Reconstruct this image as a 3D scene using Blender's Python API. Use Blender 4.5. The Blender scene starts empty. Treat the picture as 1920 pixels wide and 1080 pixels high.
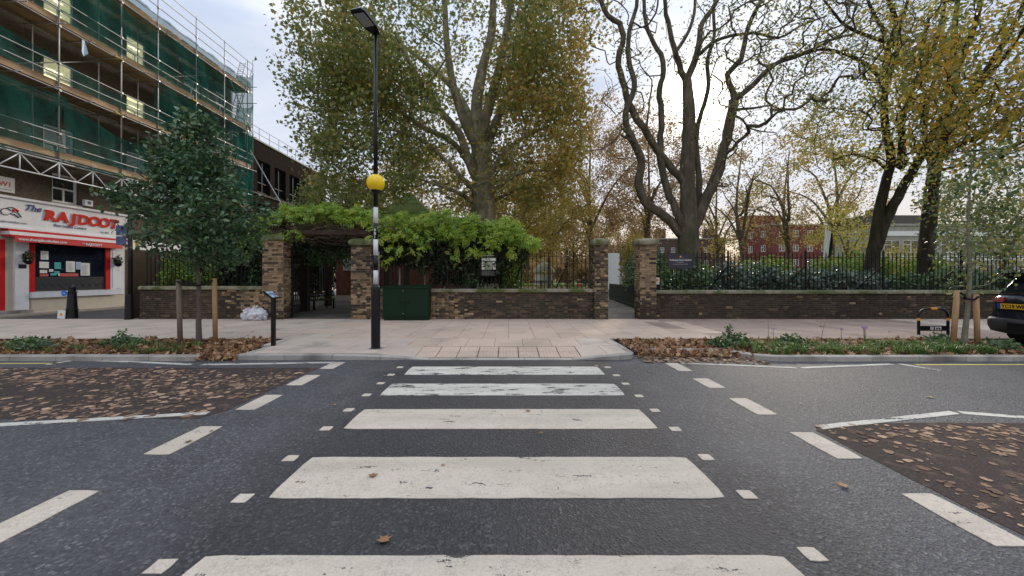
import bpy, math, random
import numpy as np
from mathutils import Vector, Matrix, Euler
random.seed(7); RNG = np.random.default_rng(11)
R = math.radians
SC = bpy.context.scene
COL = SC.collection

# ------------------------------------------------------------------ camera
F, CX, CY, H = 720.0, 954.0, 519.0, 1.6
cam = bpy.data.cameras.new('camera'); cam.sensor_width = 36; cam.lens = F/1920*36
cam.shift_x = (960-CX)/1920; cam.shift_y = -(540-CY)/1920
cam.clip_start = .05; cam.clip_end = 2000
co = bpy.data.objects.new('camera', cam); COL.objects.link(co)
co.location = (0, 0, H); co.rotation_euler = (R(90), 0, 0); SC.camera = co
SC.view_settings.view_transform = 'Standard'; SC.view_settings.look = 'None'
SC.view_settings.gamma = 1; SC.view_settings.exposure = 1.0
SC.view_settings.use_curve_mapping = False
SC.cycles.max_bounces = 14; SC.cycles.diffuse_bounces = 8; SC.cycles.transparent_max_bounces = 16

def at(px, py, Y): return Vector(((px-CX)/F*Y, Y, H-(py-CY)/F*Y))

# ------------------------------------------------------------------ world and sun
SUN_EL, SUN_AZ = R(22.0), R(25.7)
w = bpy.data.worlds.new('World'); SC.world = w; w.use_nodes = True
nt = w.node_tree; nt.nodes.clear()
def nd(nt, t, **k):
    n = nt.nodes.new(t)
    for a, v in k.items():
        if a.startswith('i_'):
            n.inputs[int(a[2:]) if a[2:].isdigit() else a[2:].replace('_', ' ')].default_value = v
        else: setattr(n, a, v)
    return n
def lk(nt, a, b): nt.links.new(a, b)
def ramp(nt, fac, stops, interp='LINEAR'):
    r = nt.nodes.new('ShaderNodeValToRGB'); cr = r.color_ramp; cr.interpolation = interp
    while len(cr.elements) < len(stops): cr.elements.new(.5)
    for e, (p, c) in zip(cr.elements, stops):
        e.position = p; e.color = (c[0], c[1], c[2], 1) if hasattr(c, '__len__') else (c, c, c, 1)
    lk(nt, fac, r.inputs[0]); return r.outputs[0]
def mix(nt, fac, a, b, bt='MIX'):
    m = nt.nodes.new('ShaderNodeMix'); m.data_type = 'RGBA'; m.blend_type = bt
    for s, v in ((0, fac), (6, a), (7, b)):
        if hasattr(v, 'is_output') or isinstance(v, bpy.types.NodeSocket): lk(nt, v, m.inputs[s])
        elif s == 0: m.inputs[0].default_value = v
        else: m.inputs[s].default_value = (v[0], v[1], v[2], 1)
    return m.outputs[2]
def math_n(nt, op, a, b=None, clamp=False):
    m = nt.nodes.new('ShaderNodeMath'); m.operation = op; m.use_clamp = clamp
    for i, v in enumerate((a, b)):
        if v is None: continue
        if isinstance(v, bpy.types.NodeSocket): lk(nt, v, m.inputs[i])
        else: m.inputs[i].default_value = v
    return m.outputs[0]
sky = nd(nt, 'ShaderNodeTexSky', sky_type='NISHITA', sun_disc=False, sun_elevation=SUN_EL, sun_rotation=SUN_AZ,
         air_density=1.0, dust_density=2.0, ozone_density=1.5)
tc = nd(nt, 'ShaderNodeTexCoord')
mp = nd(nt, 'ShaderNodeMapping'); mp.inputs['Scale'].default_value = (1.0, 1.0, 2.2); lk(nt, tc.outputs['Generated'], mp.inputs[0])
no = nd(nt, 'ShaderNodeTexNoise', i_Scale=1.6, i_Detail=7.0, i_Roughness=.52, i_Distortion=.5); lk(nt, mp.outputs[0], no.inputs[0])
sp = nd(nt, 'ShaderNodeSeparateXYZ'); lk(nt, tc.outputs['Generated'], sp.inputs[0])
cloudc = ramp(nt, no.outputs['Fac'], [(.36, (2.9, 3.6, 4.9)), (.47, (3.5, 4.0, 5.0)), (.60, (4.7, 4.95, 5.5))])
hz = ramp(nt, sp.outputs[2], [(0.0, (7.2, 5.3, 3.1)), (.09, (6.0, 5.0, 3.9)), (.22, (4.1, 4.3, 4.9)), (.5, (3.5, 4.0, 5.0))])
hmask = ramp(nt, sp.outputs[2], [(.0, .95), (.36, 0.0)])
cl = mix(nt, hmask, cloudc, hz)
# an overcast sky is brightest overhead
zen = ramp(nt, sp.outputs[2], [(.45, (.5, .5, .5)), (.95, (1, .98, .94))]); cl = mix(nt, 1.0, cl, zen, 'MULTIPLY'); cl = mix(nt, 1.0, cl, (2, 2, 2), 'MULTIPLY')
cmask = ramp(nt, no.outputs['Fac'], [(.33, .88), (.6, .98)])
skc = mix(nt, 1.0, sky.outputs[0], (.25, .25, .25), 'MULTIPLY')
fin = mix(nt, cmask, skc, cl)
# veiled sun glowing through the cloud
vm = nd(nt, 'ShaderNodeVectorMath', operation='DOT_PRODUCT'); vm.inputs[1].default_value = (math.sin(SUN_AZ)*math.cos(SUN_EL), math.cos(SUN_AZ)*math.cos(SUN_EL), math.sin(SUN_EL))
lk(nt, tc.outputs['Generated'], vm.inputs[0]); dt = math_n(nt, 'MAXIMUM', vm.outputs['Value'], 0.0)
g1 = math_n(nt, 'MULTIPLY', math_n(nt, 'POWER', dt, 800.0), 40.0); g2 = math_n(nt, 'MULTIPLY', math_n(nt, 'POWER', dt, 90.0), 1.6)
gs = math_n(nt, 'ADD', g1, g2); gl = nd(nt, 'ShaderNodeVectorMath', operation='SCALE'); gl.inputs[0].default_value = (1, .90, .72); lk(nt, gs, gl.inputs['Scale'])
fin = mix(nt, 1.0, fin, gl.outputs[0], 'ADD')
bg = nd(nt, 'ShaderNodeBackground', i_Strength=.092); lk(nt, fin, bg.inputs[0])
wo = nd(nt, 'ShaderNodeOutputWorld'); lk(nt, bg.outputs[0], wo.inputs[0])
sl = bpy.data.lights.new('sun', 'SUN'); sl.energy = 1.5; sl.angle = R(11); sl.color = (1, .87, .70)
so = bpy.data.objects.new('sun', sl); COL.objects.link(so)
sd = Vector((math.sin(SUN_AZ)*math.cos(SUN_EL), math.cos(SUN_AZ)*math.cos(SUN_EL), math.sin(SUN_EL)))
so.rotation_euler = sd.to_track_quat('Z', 'Y').to_euler(); so.location = (0, 0, 30)

# ------------------------------------------------------------------ materials
MATS = {}
def mat(name, stops, scale=4.0, rough=.8, bump=0.0, bscale=None, metal=0.0, spec=.5, rnd=0.0, trans=0.0,
        detail=6.0, emit=0.0, big=None, stretch=(1, 1, 1), dist=.02, coord='pos', coat=0.0):
    """noise over world position (or object), optionally mixed with a per-piece random value"""
    m = bpy.data.materials.new(name); m.use_nodes = True; nt = m.node_tree; nt.nodes.clear(); MATS[name] = m
    out = nd(nt, 'ShaderNodeOutputMaterial')
    if coord == 'pos': pos = nd(nt, 'ShaderNodeNewGeometry').outputs['Position']
    else: pos = nd(nt, 'ShaderNodeTexCoord').outputs['Object']
    mpp = nd(nt, 'ShaderNodeMapping'); mpp.inputs['Scale'].default_value = stretch; lk(nt, pos, mpp.inputs[0])
    n1 = nd(nt, 'ShaderNodeTexNoise', i_Scale=scale, i_Detail=detail, i_Roughness=.6); lk(nt, mpp.outputs[0], n1.inputs[0])
    fac = n1.outputs['Fac']
    fac = math_n(nt, 'MULTIPLY_ADD', fac, 1.7, True); fac.node.inputs[2].default_value = -.35
    if rnd > 0:
        a = nd(nt, 'ShaderNodeAttribute', attribute_name='rnd'); oi = nd(nt, 'ShaderNodeObjectInfo')
        s = math_n(nt, 'ADD', a.outputs['Fac'], oi.outputs['Random']); fr = math_n(nt, 'FRACT', s)
        mm = nd(nt, 'ShaderNodeMix'); mm.inputs[0].default_value = rnd
        lk(nt, fac, mm.inputs[2]); lk(nt, fr, mm.inputs[3]); fac = mm.outputs[0]
    c = ramp(nt, fac, stops) if len(stops) > 1 else None
    if c is None:
        rgb = nd(nt, 'ShaderNodeRGB'); rgb.outputs[0].default_value = (*stops[0][1], 1); c = rgb.outputs[0]
    if big:   # (scale, colour, low, high): larger stains of another colour
        n2 = nd(nt, 'ShaderNodeTexNoise', i_Scale=big[0], i_Detail=5.0); lk(nt, mpp.outputs[0], n2.inputs[0])
        f2 = ramp(nt, n2.outputs['Fac'], [(big[2], 0.0), (big[3], 1.0)])
        c = mix(nt, f2, c, big[1])
    b = nd(nt, 'ShaderNodeBsdfPrincipled', i_Roughness=rough, i_Metallic=metal)
    b.inputs['Specular IOR Level'].default_value = spec
    b.inputs['Coat Weight'].default_value = coat
    lk(nt, c, b.inputs['Base Color'])
    if emit > 0: lk(nt, c, b.inputs['Emission Color']); b.inputs['Emission Strength'].default_value = emit
    if bump > 0:
        n3 = nd(nt, 'ShaderNodeTexNoise', i_Scale=bscale or scale*3, i_Detail=4.0); lk(nt, mpp.outputs[0], n3.inputs[0])
        bp = nd(nt, 'ShaderNodeBump', i_Strength=min(bump, 1), i_Distance=dist); lk(nt, n3.outputs['Fac'], bp.inputs['Height'])
        lk(nt, bp.outputs[0], b.inputs['Normal'])
    sh = b.outputs[0]
    if trans > 0:
        t = nd(nt, 'ShaderNodeBsdfTranslucent'); lk(nt, c, t.inputs[0])
        ms = nd(nt, 'ShaderNodeMixShader', i_0=trans); lk(nt, b.outputs[0], ms.inputs[1]); lk(nt, t.outputs[0], ms.inputs[2]); sh = ms.outputs[0]
    lk(nt, sh, out.inputs[0]); return m

def flat(name, c, rough=.5, metal=0.0, spec=.5, coat=0.0, emit=0.0, var=.12):
    lo = tuple(x*(1-var) for x in c); hi = tuple(min(1, x*(1+var)) for x in c)
    return mat(name, [(0, lo), (1, hi)], scale=3, rough=rough, metal=metal, spec=spec, coat=coat, emit=emit, bump=.04, bscale=60, dist=.002)

# asphalt: aggregate, polished wheel zone by the crossing
def asphalt_mat():
    m = bpy.data.materials.new('asphalt'); m.use_nodes = True; nt = m.node_tree; nt.nodes.clear(); MATS['asphalt'] = m
    out = nd(nt, 'ShaderNodeOutputMaterial'); g = nd(nt, 'ShaderNodeNewGeometry')
    v = nd(nt, 'ShaderNodeTexVoronoi', i_Scale=58.0); lk(nt, g.outputs['Position'], v.inputs[0])
    v2 = nd(nt, 'ShaderNodeTexVoronoi', i_Scale=24.0); lk(nt, g.outputs['Position'], v2.inputs[0])
    n = nd(nt, 'ShaderNodeTexNoise', i_Scale=1.3, i_Detail=6.0); lk(nt, g.outputs['Position'], n.inputs[0])
    nf = nd(nt, 'ShaderNodeTexNoise', i_Scale=90.0, i_Detail=3.0); lk(nt, g.outputs['Position'], nf.inputs[0])
    sep = nd(nt, 'ShaderNodeSeparateColor'); lk(nt, v.outputs['Color'], sep.inputs[0])
    sep2 = nd(nt, 'ShaderNodeSeparateColor'); lk(nt, v2.outputs['Color'], sep2.inputs[0])
    base = ramp(nt, sep.outputs[0], [(0, (.030, .030, .033)), (.55, (.058, .058, .064)), (.9, (.088, .087, .092)), (.985, (.17, .165, .165))])
    st = ramp(nt, sep2.outputs[1], [(.90, 0.0), (.97, .55)])
    sz = ramp(nt, v2.outputs['Distance'], [(.25, 1.0), (.42, 0.0)])
    stf = math_n(nt, 'MULTIPLY', st, sz)
    base = mix(nt, stf, base, (.19, .185, .18))
    base = mix(nt, ramp(nt, n.outputs['Fac'], [(.3, 0.0), (.75, .45)]), base, (.105, .105, .115))
    sx = nd(nt, 'ShaderNodeSeparateXYZ'); lk(nt, g.outputs['Position'], sx.inputs[0])
    ax = math_n(nt, 'ABSOLUTE', math_n(nt, 'ADD', sx.outputs[0], .08))
    nw = math_n(nt, 'ADD', ax, math_n(nt, 'MULTIPLY', n.outputs['Fac'], .8))
    wz = math_n(nt, 'MULTIPLY', nw, .25)
    wear = ramp(nt, wz, [(.50, (.52, .51, .53)), (.68, (1, 1, 1))])
    base = mix(nt, 1.0, base, wear, 'MULTIPLY')
    # a resurfacing joint and a few sealed cracks
    wv = nd(nt, 'ShaderNodeTexNoise', i_Scale=.9, i_Detail=9.0, i_Roughness=.7); lk(nt, g.outputs['Position'], wv.inputs[0])
    cr = ramp(nt, math_n(nt, 'ABSOLUTE', math_n(nt, 'SUBTRACT', wv.outputs['Fac'], .5)), [(.0, .5), (.004, 0.0)])
    base = mix(nt, cr, base, (.018, .018, .019))
    b = nd(nt, 'ShaderNodeBsdfPrincipled', i_Roughness=.62); b.inputs['Specular IOR Level'].default_value = .42
    lk(nt, base, b.inputs['Base Color'])
    hgt = math_n(nt, 'ADD', v.outputs['Distance'], math_n(nt, 'MULTIPLY', nf.outputs['Fac'], .8))
    bp = nd(nt, 'ShaderNodeBump', i_Strength=.9, i_Distance=.007); lk(nt, hgt, bp.inputs['Height']); lk(nt, bp.outputs[0], b.inputs['Normal'])
    lk(nt, b.outputs[0], out.inputs[0]); return m
asphalt_mat()

def paint_mat(name, col, wear, dirt=.35):
    m = bpy.data.materials.new(name); m.use_nodes = True; nt = m.node_tree; nt.nodes.clear(); MATS[name] = m
    out = nd(nt, 'ShaderNodeOutputMaterial'); g = nd(nt, 'ShaderNodeNewGeometry'); P = g.outputs['Position']
    n = nd(nt, 'ShaderNodeTexNoise', i_Scale=5.0, i_Detail=10.0, i_Roughness=.72); 
    mpp = nd(nt, 'ShaderNodeMapping'); mpp.inputs['Scale'].default_value = (.45, 1.6, 1); lk(nt, P, mpp.inputs[0]); lk(nt, mpp.outputs[0], n.inputs[0])
    n2 = nd(nt, 'ShaderNodeTexNoise', i_Scale=2.0, i_Detail=8.0); lk(nt, P, n2.inputs[0])
    n3 = nd(nt, 'ShaderNodeTexNoise', i_Scale=70.0, i_Detail=2.0); lk(nt, P, n3.inputs[0])
    oi = nd(nt, 'ShaderNodeObjectInfo')
    c = mix(nt, ramp(nt, n2.outputs['Fac'], [(.3, 0.0), (.75, dirt)]), col, (col[0]*.62, col[1]*.58, col[2]*.52))
    c = mix(nt, ramp(nt, n3.outputs['Fac'], [(.3, .5), (.62, 0.0)]), c, (col[0]*.6, col[1]*.6, col[2]*.6))
    w1 = math_n(nt, 'MULTIPLY', n.outputs['Fac'], math_n(nt, 'ADD', math_n(nt, 'MULTIPLY', n3.outputs['Fac'], .5), .75))
    tk = nd(nt, 'ShaderNodeTexNoise', i_Scale=1.1, i_Detail=3.0); mt2 = nd(nt, 'ShaderNodeMapping'); mt2.inputs['Scale'].default_value = (.35, 2.6, 1); lk(nt, P, mt2.inputs[0]); lk(nt, mt2.outputs[0], tk.inputs[0])
    c = mix(nt, ramp(nt, tk.outputs['Fac'], [(.42, 0.0), (.66, .42)]), c, (col[0]*.55, col[1]*.55, col[2]*.54))
    wm = ramp(nt, w1, [(wear-.012, 1.0), (wear+.006, 0.0)])
    wv = nd(nt, 'ShaderNodeTexNoise', i_Scale=1.7, i_Detail=9.0, i_Roughness=.75); lk(nt, P, wv.inputs[0])
    cr = ramp(nt, math_n(nt, 'ABSOLUTE', math_n(nt, 'SUBTRACT', wv.outputs['Fac'], .5)), [(.0, .85), (.0035, 0.0)])
    c = mix(nt, math_n(nt, 'MAXIMUM', wm, cr), c, (.055, .054, .056))
    b = nd(nt, 'ShaderNodeBsdfPrincipled', i_Roughness=.75); lk(nt, c, b.inputs['Base Color'])
    h = math_n(nt, 'SUBTRACT', n3.outputs['Fac'], math_n(nt, 'MULTIPLY', wm, 2.0))
    bp = nd(nt, 'ShaderNodeBump', i_Strength=.5, i_Distance=.003); lk(nt, h, bp.inputs['Height']); lk(nt, bp.outputs[0], b.inputs['Normal'])
    lk(nt, b.outputs[0], out.inputs[0]); return m
paint_mat('white_paint', (.60, .53, .445), .374)
paint_mat('worn_white_paint', (.62, .60, .54), .43)
paint_mat('yellow_paint', (.62, .52, .14), .37)

def netting_mat():
    m = bpy.data.materials.new('green_netting'); m.use_nodes = True; nt = m.node_tree; nt.nodes.clear(); MATS['green_netting'] = m
    out = nd(nt, 'ShaderNodeOutputMaterial'); g = nd(nt, 'ShaderNodeNewGeometry')
    n = nd(nt, 'ShaderNodeTexNoise', i_Scale=.9, i_Detail=5.0); lk(nt, g.outputs['Position'], n.inputs[0])
    n2 = nd(nt, 'ShaderNodeTexNoise', i_Scale=26.0, i_Detail=2.0); lk(nt, g.outputs['Position'], n2.inputs[0])
    c = ramp(nt, n.outputs['Fac'], [(.3, (.007, .085, .075)), (.7, (.022, .165, .142))])
    d = nd(nt, 'ShaderNodeBsdfDiffuse'); lk(nt, c, d.inputs[0])
    t = nd(nt, 'ShaderNodeBsdfTranslucent'); lk(nt, c, t.inputs[0])
    a = nd(nt, 'ShaderNodeMixShader', i_0=.55); lk(nt, d.outputs[0], a.inputs[1]); lk(nt, t.outputs[0], a.inputs[2])
    tr = nd(nt, 'ShaderNodeBsdfTransparent')
    f = ramp(nt, math_n(nt, 'ADD', math_n(nt, 'MULTIPLY', n.outputs['Fac'], .5), math_n(nt, 'MULTIPLY', n2.outputs['Fac'], .5)), [(.32, .26), (.7, .60)])
    ms = nd(nt, 'ShaderNodeMixShader'); lk(nt, f, ms.inputs[0]); lk(nt, a.outputs[0], ms.inputs[1]); lk(nt, tr.outputs[0], ms.inputs[2])
    lk(nt, ms.outputs[0], out.inputs[0]); return m
netting_mat()

def glass_mat(name, tint=(.02, .025, .03), rough=.04):
    m = bpy.data.materials.new(name); m.use_nodes = True; nt = m.node_tree; b = nt.nodes['Principled BSDF']; MATS[name] = m
    b.inputs['Base Color'].default_value = (*tint, 1); b.inputs['Roughness'].default_value = rough
    b.inputs['Specular IOR Level'].default_value = .7
    n = nd(nt, 'ShaderNodeTexNoise', i_Scale=1.2); bp = nd(nt, 'ShaderNodeBump', i_Strength=.12, i_Distance=.01)
    g = nd(nt, 'ShaderNodeNewGeometry'); lk(nt, g.outputs['Position'], n.inputs[0]); lk(nt, n.outputs['Fac'], bp.inputs['Height']); lk(nt, bp.outputs[0], b.inputs['Normal'])
glass_mat('dark_glass'); glass_mat('shop_glass', (.012, .016, .028), .03); glass_mat('car_glass', (.008, .012, .02), .03)
flat('black_glass', (.006, .006, .007), .9, spec=0.0); glass_mat('pale_glass', (.30, .34, .36), .15)

mat('yellow_stock_brick', [(0, (.13, .088, .050)), (.35, (.26, .18, .105)), (.7, (.37, .265, .16)), (1, (.44, .30, .17))], scale=14, rnd=.68, rough=.9, spec=.2, bump=.6, bscale=70, dist=.006, big=(1.1, (.10, .085, .06), .52, .74))
mat('brown_brick', [(0, (.06, .044, .032)), (.5, (.11, .078, .052)), (1, (.18, .125, .08))], scale=14, rnd=.5, rough=.9, spec=.2, bump=.6, bscale=70, dist=.006, big=(1.3, (.05, .048, .035), .52, .75))
mat('sooty_brick', [(0, (.026, .021, .018)), (.5, (.055, .042, .033)), (.85, (.085, .062, .046)), (1, (.12, .088, .062))], scale=14, rnd=.5, rough=.92, spec=.15, bump=.6, bscale=70, dist=.006, big=(1.5, (.045, .050, .030), .55, .78))
mat('red_brick', [(0, (.13, .045, .032)), (.5, (.22, .075, .05)), (1, (.30, .12, .08))], scale=14, rnd=.6, rough=.9, bump=.5, bscale=70, dist=.006)
mat('mortar', [(0, (.14, .115, .088)), (1, (.28, .235, .18))], scale=5, rough=.95, bump=.5, bscale=90, big=(.8, (.07, .062, .05), .42, .66))
mat('coping_stone', [(0, (.12, .115, .075)), (.5, (.22, .20, .14)), (1, (.34, .31, .24))], scale=7, rough=.92, bump=.7, bscale=40, dist=.01, big=(2.1, (.070, .095, .022), .44, .62))
mat('paving_stone', [(0, (.43, .325, .255)), (.5, (.50, .385, .305)), (1, (.56, .445, .36))], scale=3, rnd=.4, rough=.85, bump=.25, bscale=110, dist=.003, big=(.9, (.30, .24, .195), .5, .85))
mat('brown_paving', [(0, (.27, .20, .165)), (.5, (.34, .255, .21)), (1, (.40, .31, .255))], scale=3, rnd=.4, rough=.85, bump=.25, bscale=110, dist=.003, big=(1.2, (.20, .15, .12), .45, .8))
mat('grey_paving', [(0, (.42, .345, .28)), (.5, (.49, .405, .335)), (1, (.55, .47, .395))], scale=3, rnd=.5, rough=.85, bump=.25, bscale=110, dist=.003, big=(1.0, (.28, .25, .215), .5, .8))
mat('kerb_granite', [(0, (.25, .235, .21)), (.5, (.35, .325, .295)), (1, (.45, .42, .385))], scale=40, rnd=.3, rough=.8, bump=.3, bscale=120, dist=.003, big=(1.4, (.13, .12, .105), .48, .7))
mat('joint_sand', [(0, (.045, .038, .03)), (1, (.09, .075, .06))], scale=20, rough=.95)
mat('bed_soil', [(0, (.03, .02, .013)), (1, (.075, .05, .032))], scale=12, rough=.95, bump=.8, bscale=40, dist=.03)
mat('antiskid_surface', [(0, (.026, .021, .020)), (.55, (.058, .044, .040)), (1, (.13, .095, .08))], scale=60, spec=.15, rough=.9, bump=.7, bscale=110, dist=.008, big=(6.0, (.125, .085, .066), .55, .68))
mat('park_path', [(0, (.10, .085, .07)), (1, (.19, .165, .14))], scale=6, rough=.85, bump=.3, bscale=60, big=(1.4, (.07, .08, .04), .5, .7))
mat('lawn_soil', [(0, (.035, .06, .012)), (.6, (.07, .12, .022)), (1, (.16, .14, .05))], scale=1.5, rough=.95, bump=.6, bscale=30, dist=.03)
mat('far_ground', [(0, (.05, .05, .035)), (1, (.10, .09, .06))], scale=.3, rough=.95)
# leaves
mat('plane_leaf', [(0, (.08, .125, .04)), (.40, (.17, .23, .065)), (.66, (.29, .30, .085)), (.86, (.42, .32, .08)), (1, (.50, .23, .07))], scale=.33, rnd=.62, rough=.45, trans=.42, detail=3)
mat('golden_leaf', [(0, (.14, .16, .04)), (.35, (.30, .26, .06)), (.7, (.46, .32, .07)), (1, (.55, .29, .07))], scale=.33, rnd=.6, rough=.55, trans=.42, detail=3)
mat('brown_leaf', [(0, (.20, .15, .07)), (.5, (.38, .26, .12)), (1, (.50, .34, .14))], scale=.25, rnd=.6, rough=.6, trans=.4, detail=3)
mat('yellow_leaf', [(0, (.13, .18, .05)), (.35, (.30, .31, .07)), (.68, (.58, .47, .09)), (1, (.72, .42, .08))], scale=.5, rnd=.6, rough=.5, trans=.42, detail=3)
mat('young_tree_leaf', [(0, (.026, .065, .036)), (.45, (.058, .13, .060)), (.82, (.13, .22, .085)), (1, (.32, .40, .08))], scale=1.2, rnd=.6, rough=.32, trans=.18, detail=3)
mat('right_young_leaf', [(0, (.035, .075, .03)), (.45, (.085, .14, .045)), (.72, (.24, .25, .05)), (1, (.52, .36, .05))], scale=1.2, rnd=.65, rough=.4, trans=.3, detail=3)
mat('creeper_leaf', [(0, (.07, .13, .02)), (.35, (.19, .32, .035)), (.68, (.36, .48, .06)), (.88, (.52, .52, .08)), (1, (.62, .34, .05))], scale=.9, rnd=.55, rough=.45, trans=.4, detail=3)
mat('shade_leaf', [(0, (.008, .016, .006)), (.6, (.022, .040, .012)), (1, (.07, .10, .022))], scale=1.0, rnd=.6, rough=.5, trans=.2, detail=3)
mat('shrub_leaf', [(0, (.03, .06, .025)), (.5, (.08, .14, .055)), (.85, (.15, .25, .09)), (1, (.30, .38, .10))], scale=.8, rnd=.6, rough=.35, trans=.2, detail=3)
mat('grey_shrub_leaf', [(0, (.05, .08, .06)), (.5, (.12, .17, .125)), (1, (.28, .34, .27))], scale=.8, rnd=.6, rough=.35, trans=.2, detail=3)
mat('bright_shrub_leaf', [(0, (.06, .12, .015)), (.5, (.17, .30, .035)), (1, (.42, .50, .07))], scale=.8, rnd=.6, rough=.4, trans=.35, detail=3)
mat('fallen_leaf', [(0, (.09, .045, .02)), (.3, (.21, .105, .05)), (.6, (.35, .19, .095)), (.85, (.46, .29, .15)), (1, (.50, .36, .10))], scale=2, rnd=.85, rough=.6, trans=.1)
mat('flat_leaf', [(0, (.09, .062, .048)), (.4, (.22, .145, .10)), (.8, (.40, .27, .185)), (1, (.52, .38, .24))], scale=2, rnd=.85, rough=.95, spec=.1)
mat('grass_blade', [(0, (.04, .08, .02)), (.5, (.09, .18, .035)), (1, (.20, .26, .06))], scale=2, rnd=.6, rough=.5, trans=.3)
mat('plane_bark', [(0, (.07, .062, .042)), (.40, (.16, .145, .10)), (.7, (.28, .255, .18)), (1, (.40, .37, .27))], scale=3.0, rough=.9, bump=.7, bscale=9, dist=.06, stretch=(1, 1, .45))
mat('dark_bark', [(0, (.030, .026, .018)), (.5, (.085, .070, .048)), (1, (.18, .15, .105))], scale=5.0, rough=.92, bump=1, bscale=14, dist=.06, stretch=(1, 1, .28), big=(.8, (.045, .052, .018), .54, .74))
mat('black_bark', [(0, (.014, .012, .009)), (.5, (.040, .033, .024)), (1, (.085, .072, .052))], scale=5.0, rough=.92, spec=.15, bump=1, bscale=14, dist=.06, stretch=(1, 1, .28), big=(.8, (.030, .036, .013), .54, .74))
mat('orange_leaf', [(0, (.10, .12, .03)), (.3, (.32, .26, .05)), (.65, (.62, .42, .06)), (1, (.72, .34, .06))], scale=.6, rnd=.6, rough=.5, trans=.42, detail=3)
mat('far_bark', [(0, (.065, .052, .036)), (1, (.15, .12, .085))], scale=3, rough=.95)
mat('young_bark', [(0, (.07, .052, .045)), (1, (.17, .135, .11))], scale=14, rough=.85, bump=.5, bscale=40, stretch=(1, 1, 2.5))
mat('pale_bark', [(0, (.12, .12, .085)), (1, (.28, .27, .20))], scale=14, rough=.85, bump=.5, bscale=40, stretch=(1, 1, 2.5))
mat('stake_wood', [(0, (.27, .155, .07)), (.6, (.38, .235, .11)), (1, (.46, .30, .16))], scale=9, rough=.8, bump=.4, bscale=30, stretch=(4, 4, .4))
mat('weathered_stake', [(0, (.13, .10, .07)), (1, (.26, .21, .15))], scale=9, rough=.85, bump=.4, bscale=30, stretch=(4, 4, .4))
mat('pergola_wood', [(0, (.022, .013, .009)), (1, (.07, .04, .025))], scale=9, rough=.8, bump=.4, bscale=30)
mat('vine_stem', [(0, (.045, .030, .021)), (1, (.14, .098, .068))], scale=12, rough=.9, bump=.5)
# manufactured
flat('black_iron', (.007, .007, .008), .6, spec=.2); flat('black_paint', (.007, .007, .010), .3, spec=.3); flat('sign_navy', (.012, .014, .032), .35)
flat('pole_white', (.62, .63, .66), .45); flat('grey_metal', (.30, .31, .32), .35, metal=.8); flat('white_gloss', (.72, .73, .76), .4)
flat('blue_white', (.66, .69, .76), .45); flat('red_gloss', (.52, .014, .016), .35); flat('sign_red', (.62, .02, .012), .4)
flat('sign_blue', (.05, .07, .22), .5); flat('sign_white', (.76, .77, .80), .5); flat('cream_render', (.52, .47, .38), .85)
flat('cabinet_green', (.004, .022, .009), .5, spec=.2); flat('navy_car', (.006, .011, .024), .16, coat=1.0); flat('bumper_grey', (.030, .033, .034), .55)
flat('tyre', (.012, .012, .012), .8); flat('plate_yellow', (.78, .46, .03), .4); flat('lamp_red', (.34, .01, .02), .2); flat('eu_blue', (.01, .05, .32), .4)
flat('blue_disc', (.01, .12, .55), .35); flat('orange_band', (.80, .30, .02), .45); flat('dark_green_panel', (.004, .020, .018), .5, spec=.2)
flat('paper_white', (.68, .69, .66), .7); flat('paper_teal', (.04, .35, .36), .6); flat('paper_blue', (.35, .5, .65), .6); flat('paper_red', (.5, .08, .06), .6)
flat('grey_ink', (.25, .25, .27), .7); flat('frosted_glass', (.045, .047, .052), .35); flat('frost_pattern', (.018, .019, .022), .4)
flat('map_green', (.30, .34, .27), .6); flat('purple_petal', (.42, .26, .52), .6); flat('yellow_pipe', (.62, .50, .04), .5)
mat('galvanised_tube', [(0, (.20, .20, .21)), (.5, (.34, .34, .35)), (1, (.46, .45, .43))], scale=4, rough=.45, metal=.35, rnd=.4)
mat('scaffold_board', [(0, (.24, .15, .085)), (.5, (.38, .26, .155)), (1, (.48, .35, .22))], scale=4, rough=.85, rnd=.6, bump=.2)
mat('facade_brick', [(0, (.045, .034, .024)), (.5, (.10, .075, .052)), (1, (.17, .125, .085))], scale=9, rough=.95, bump=.5, bscale=30, big=(.5, (.05, .042, .034), .4, .8))
mat('dark_facade_brick', [(0, (.007, .006, .005)), (.5, (.016, .012, .009)), (1, (.034, .025, .018))], scale=7, rough=.95, spec=.05, bump=.5, bscale=22)
mat('block_red_brick', [(0, (.115, .032, .026)), (1, (.20, .060, .045))], scale=2, rough=.95)
mat('far_brown_brick', [(0, (.055, .036, .028)), (1, (.11, .075, .055))], scale=2, rough=.95)
mat('concrete', [(0, (.24, .235, .22)), (1, (.40, .39, .36))], scale=2, rough=.9)
mat('far_slate', [(0, (.06, .055, .05)), (1, (.11, .10, .09))], scale=3, rough=.9)
mat('moss_tile', [(0, (.045, .075, .012)), (.5, (.095, .145, .022)), (1, (.17, .20, .05))], scale=6, rough=.95, bump=.8, bscale=30, dist=.03, rnd=.5)
mat('kiosk_dome', [(0, (.10, .11, .055)), (1, (.22, .21, .12))], scale=5, rough=.8)
mat('lit_room', [(0, (.55, .56, .30)), (1, (.85, .80, .48))], scale=1.5, rough=.6, emit=.55)
flat('tube_light', (1.0, .93, .62), .5, emit=2.2)
def globe():
    m = flat('amber_globe', (.86, .60, .005), .32); b = [n for n in m.node_tree.nodes if n.type == 'BSDF_PRINCIPLED'][0]
    b.inputs['Subsurface Weight'].default_value = .3; b.inputs['Subsurface Radius'].default_value = (.15, .1, .02)
    b.inputs['Subsurface Scale'].default_value = .3
globe()
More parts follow.
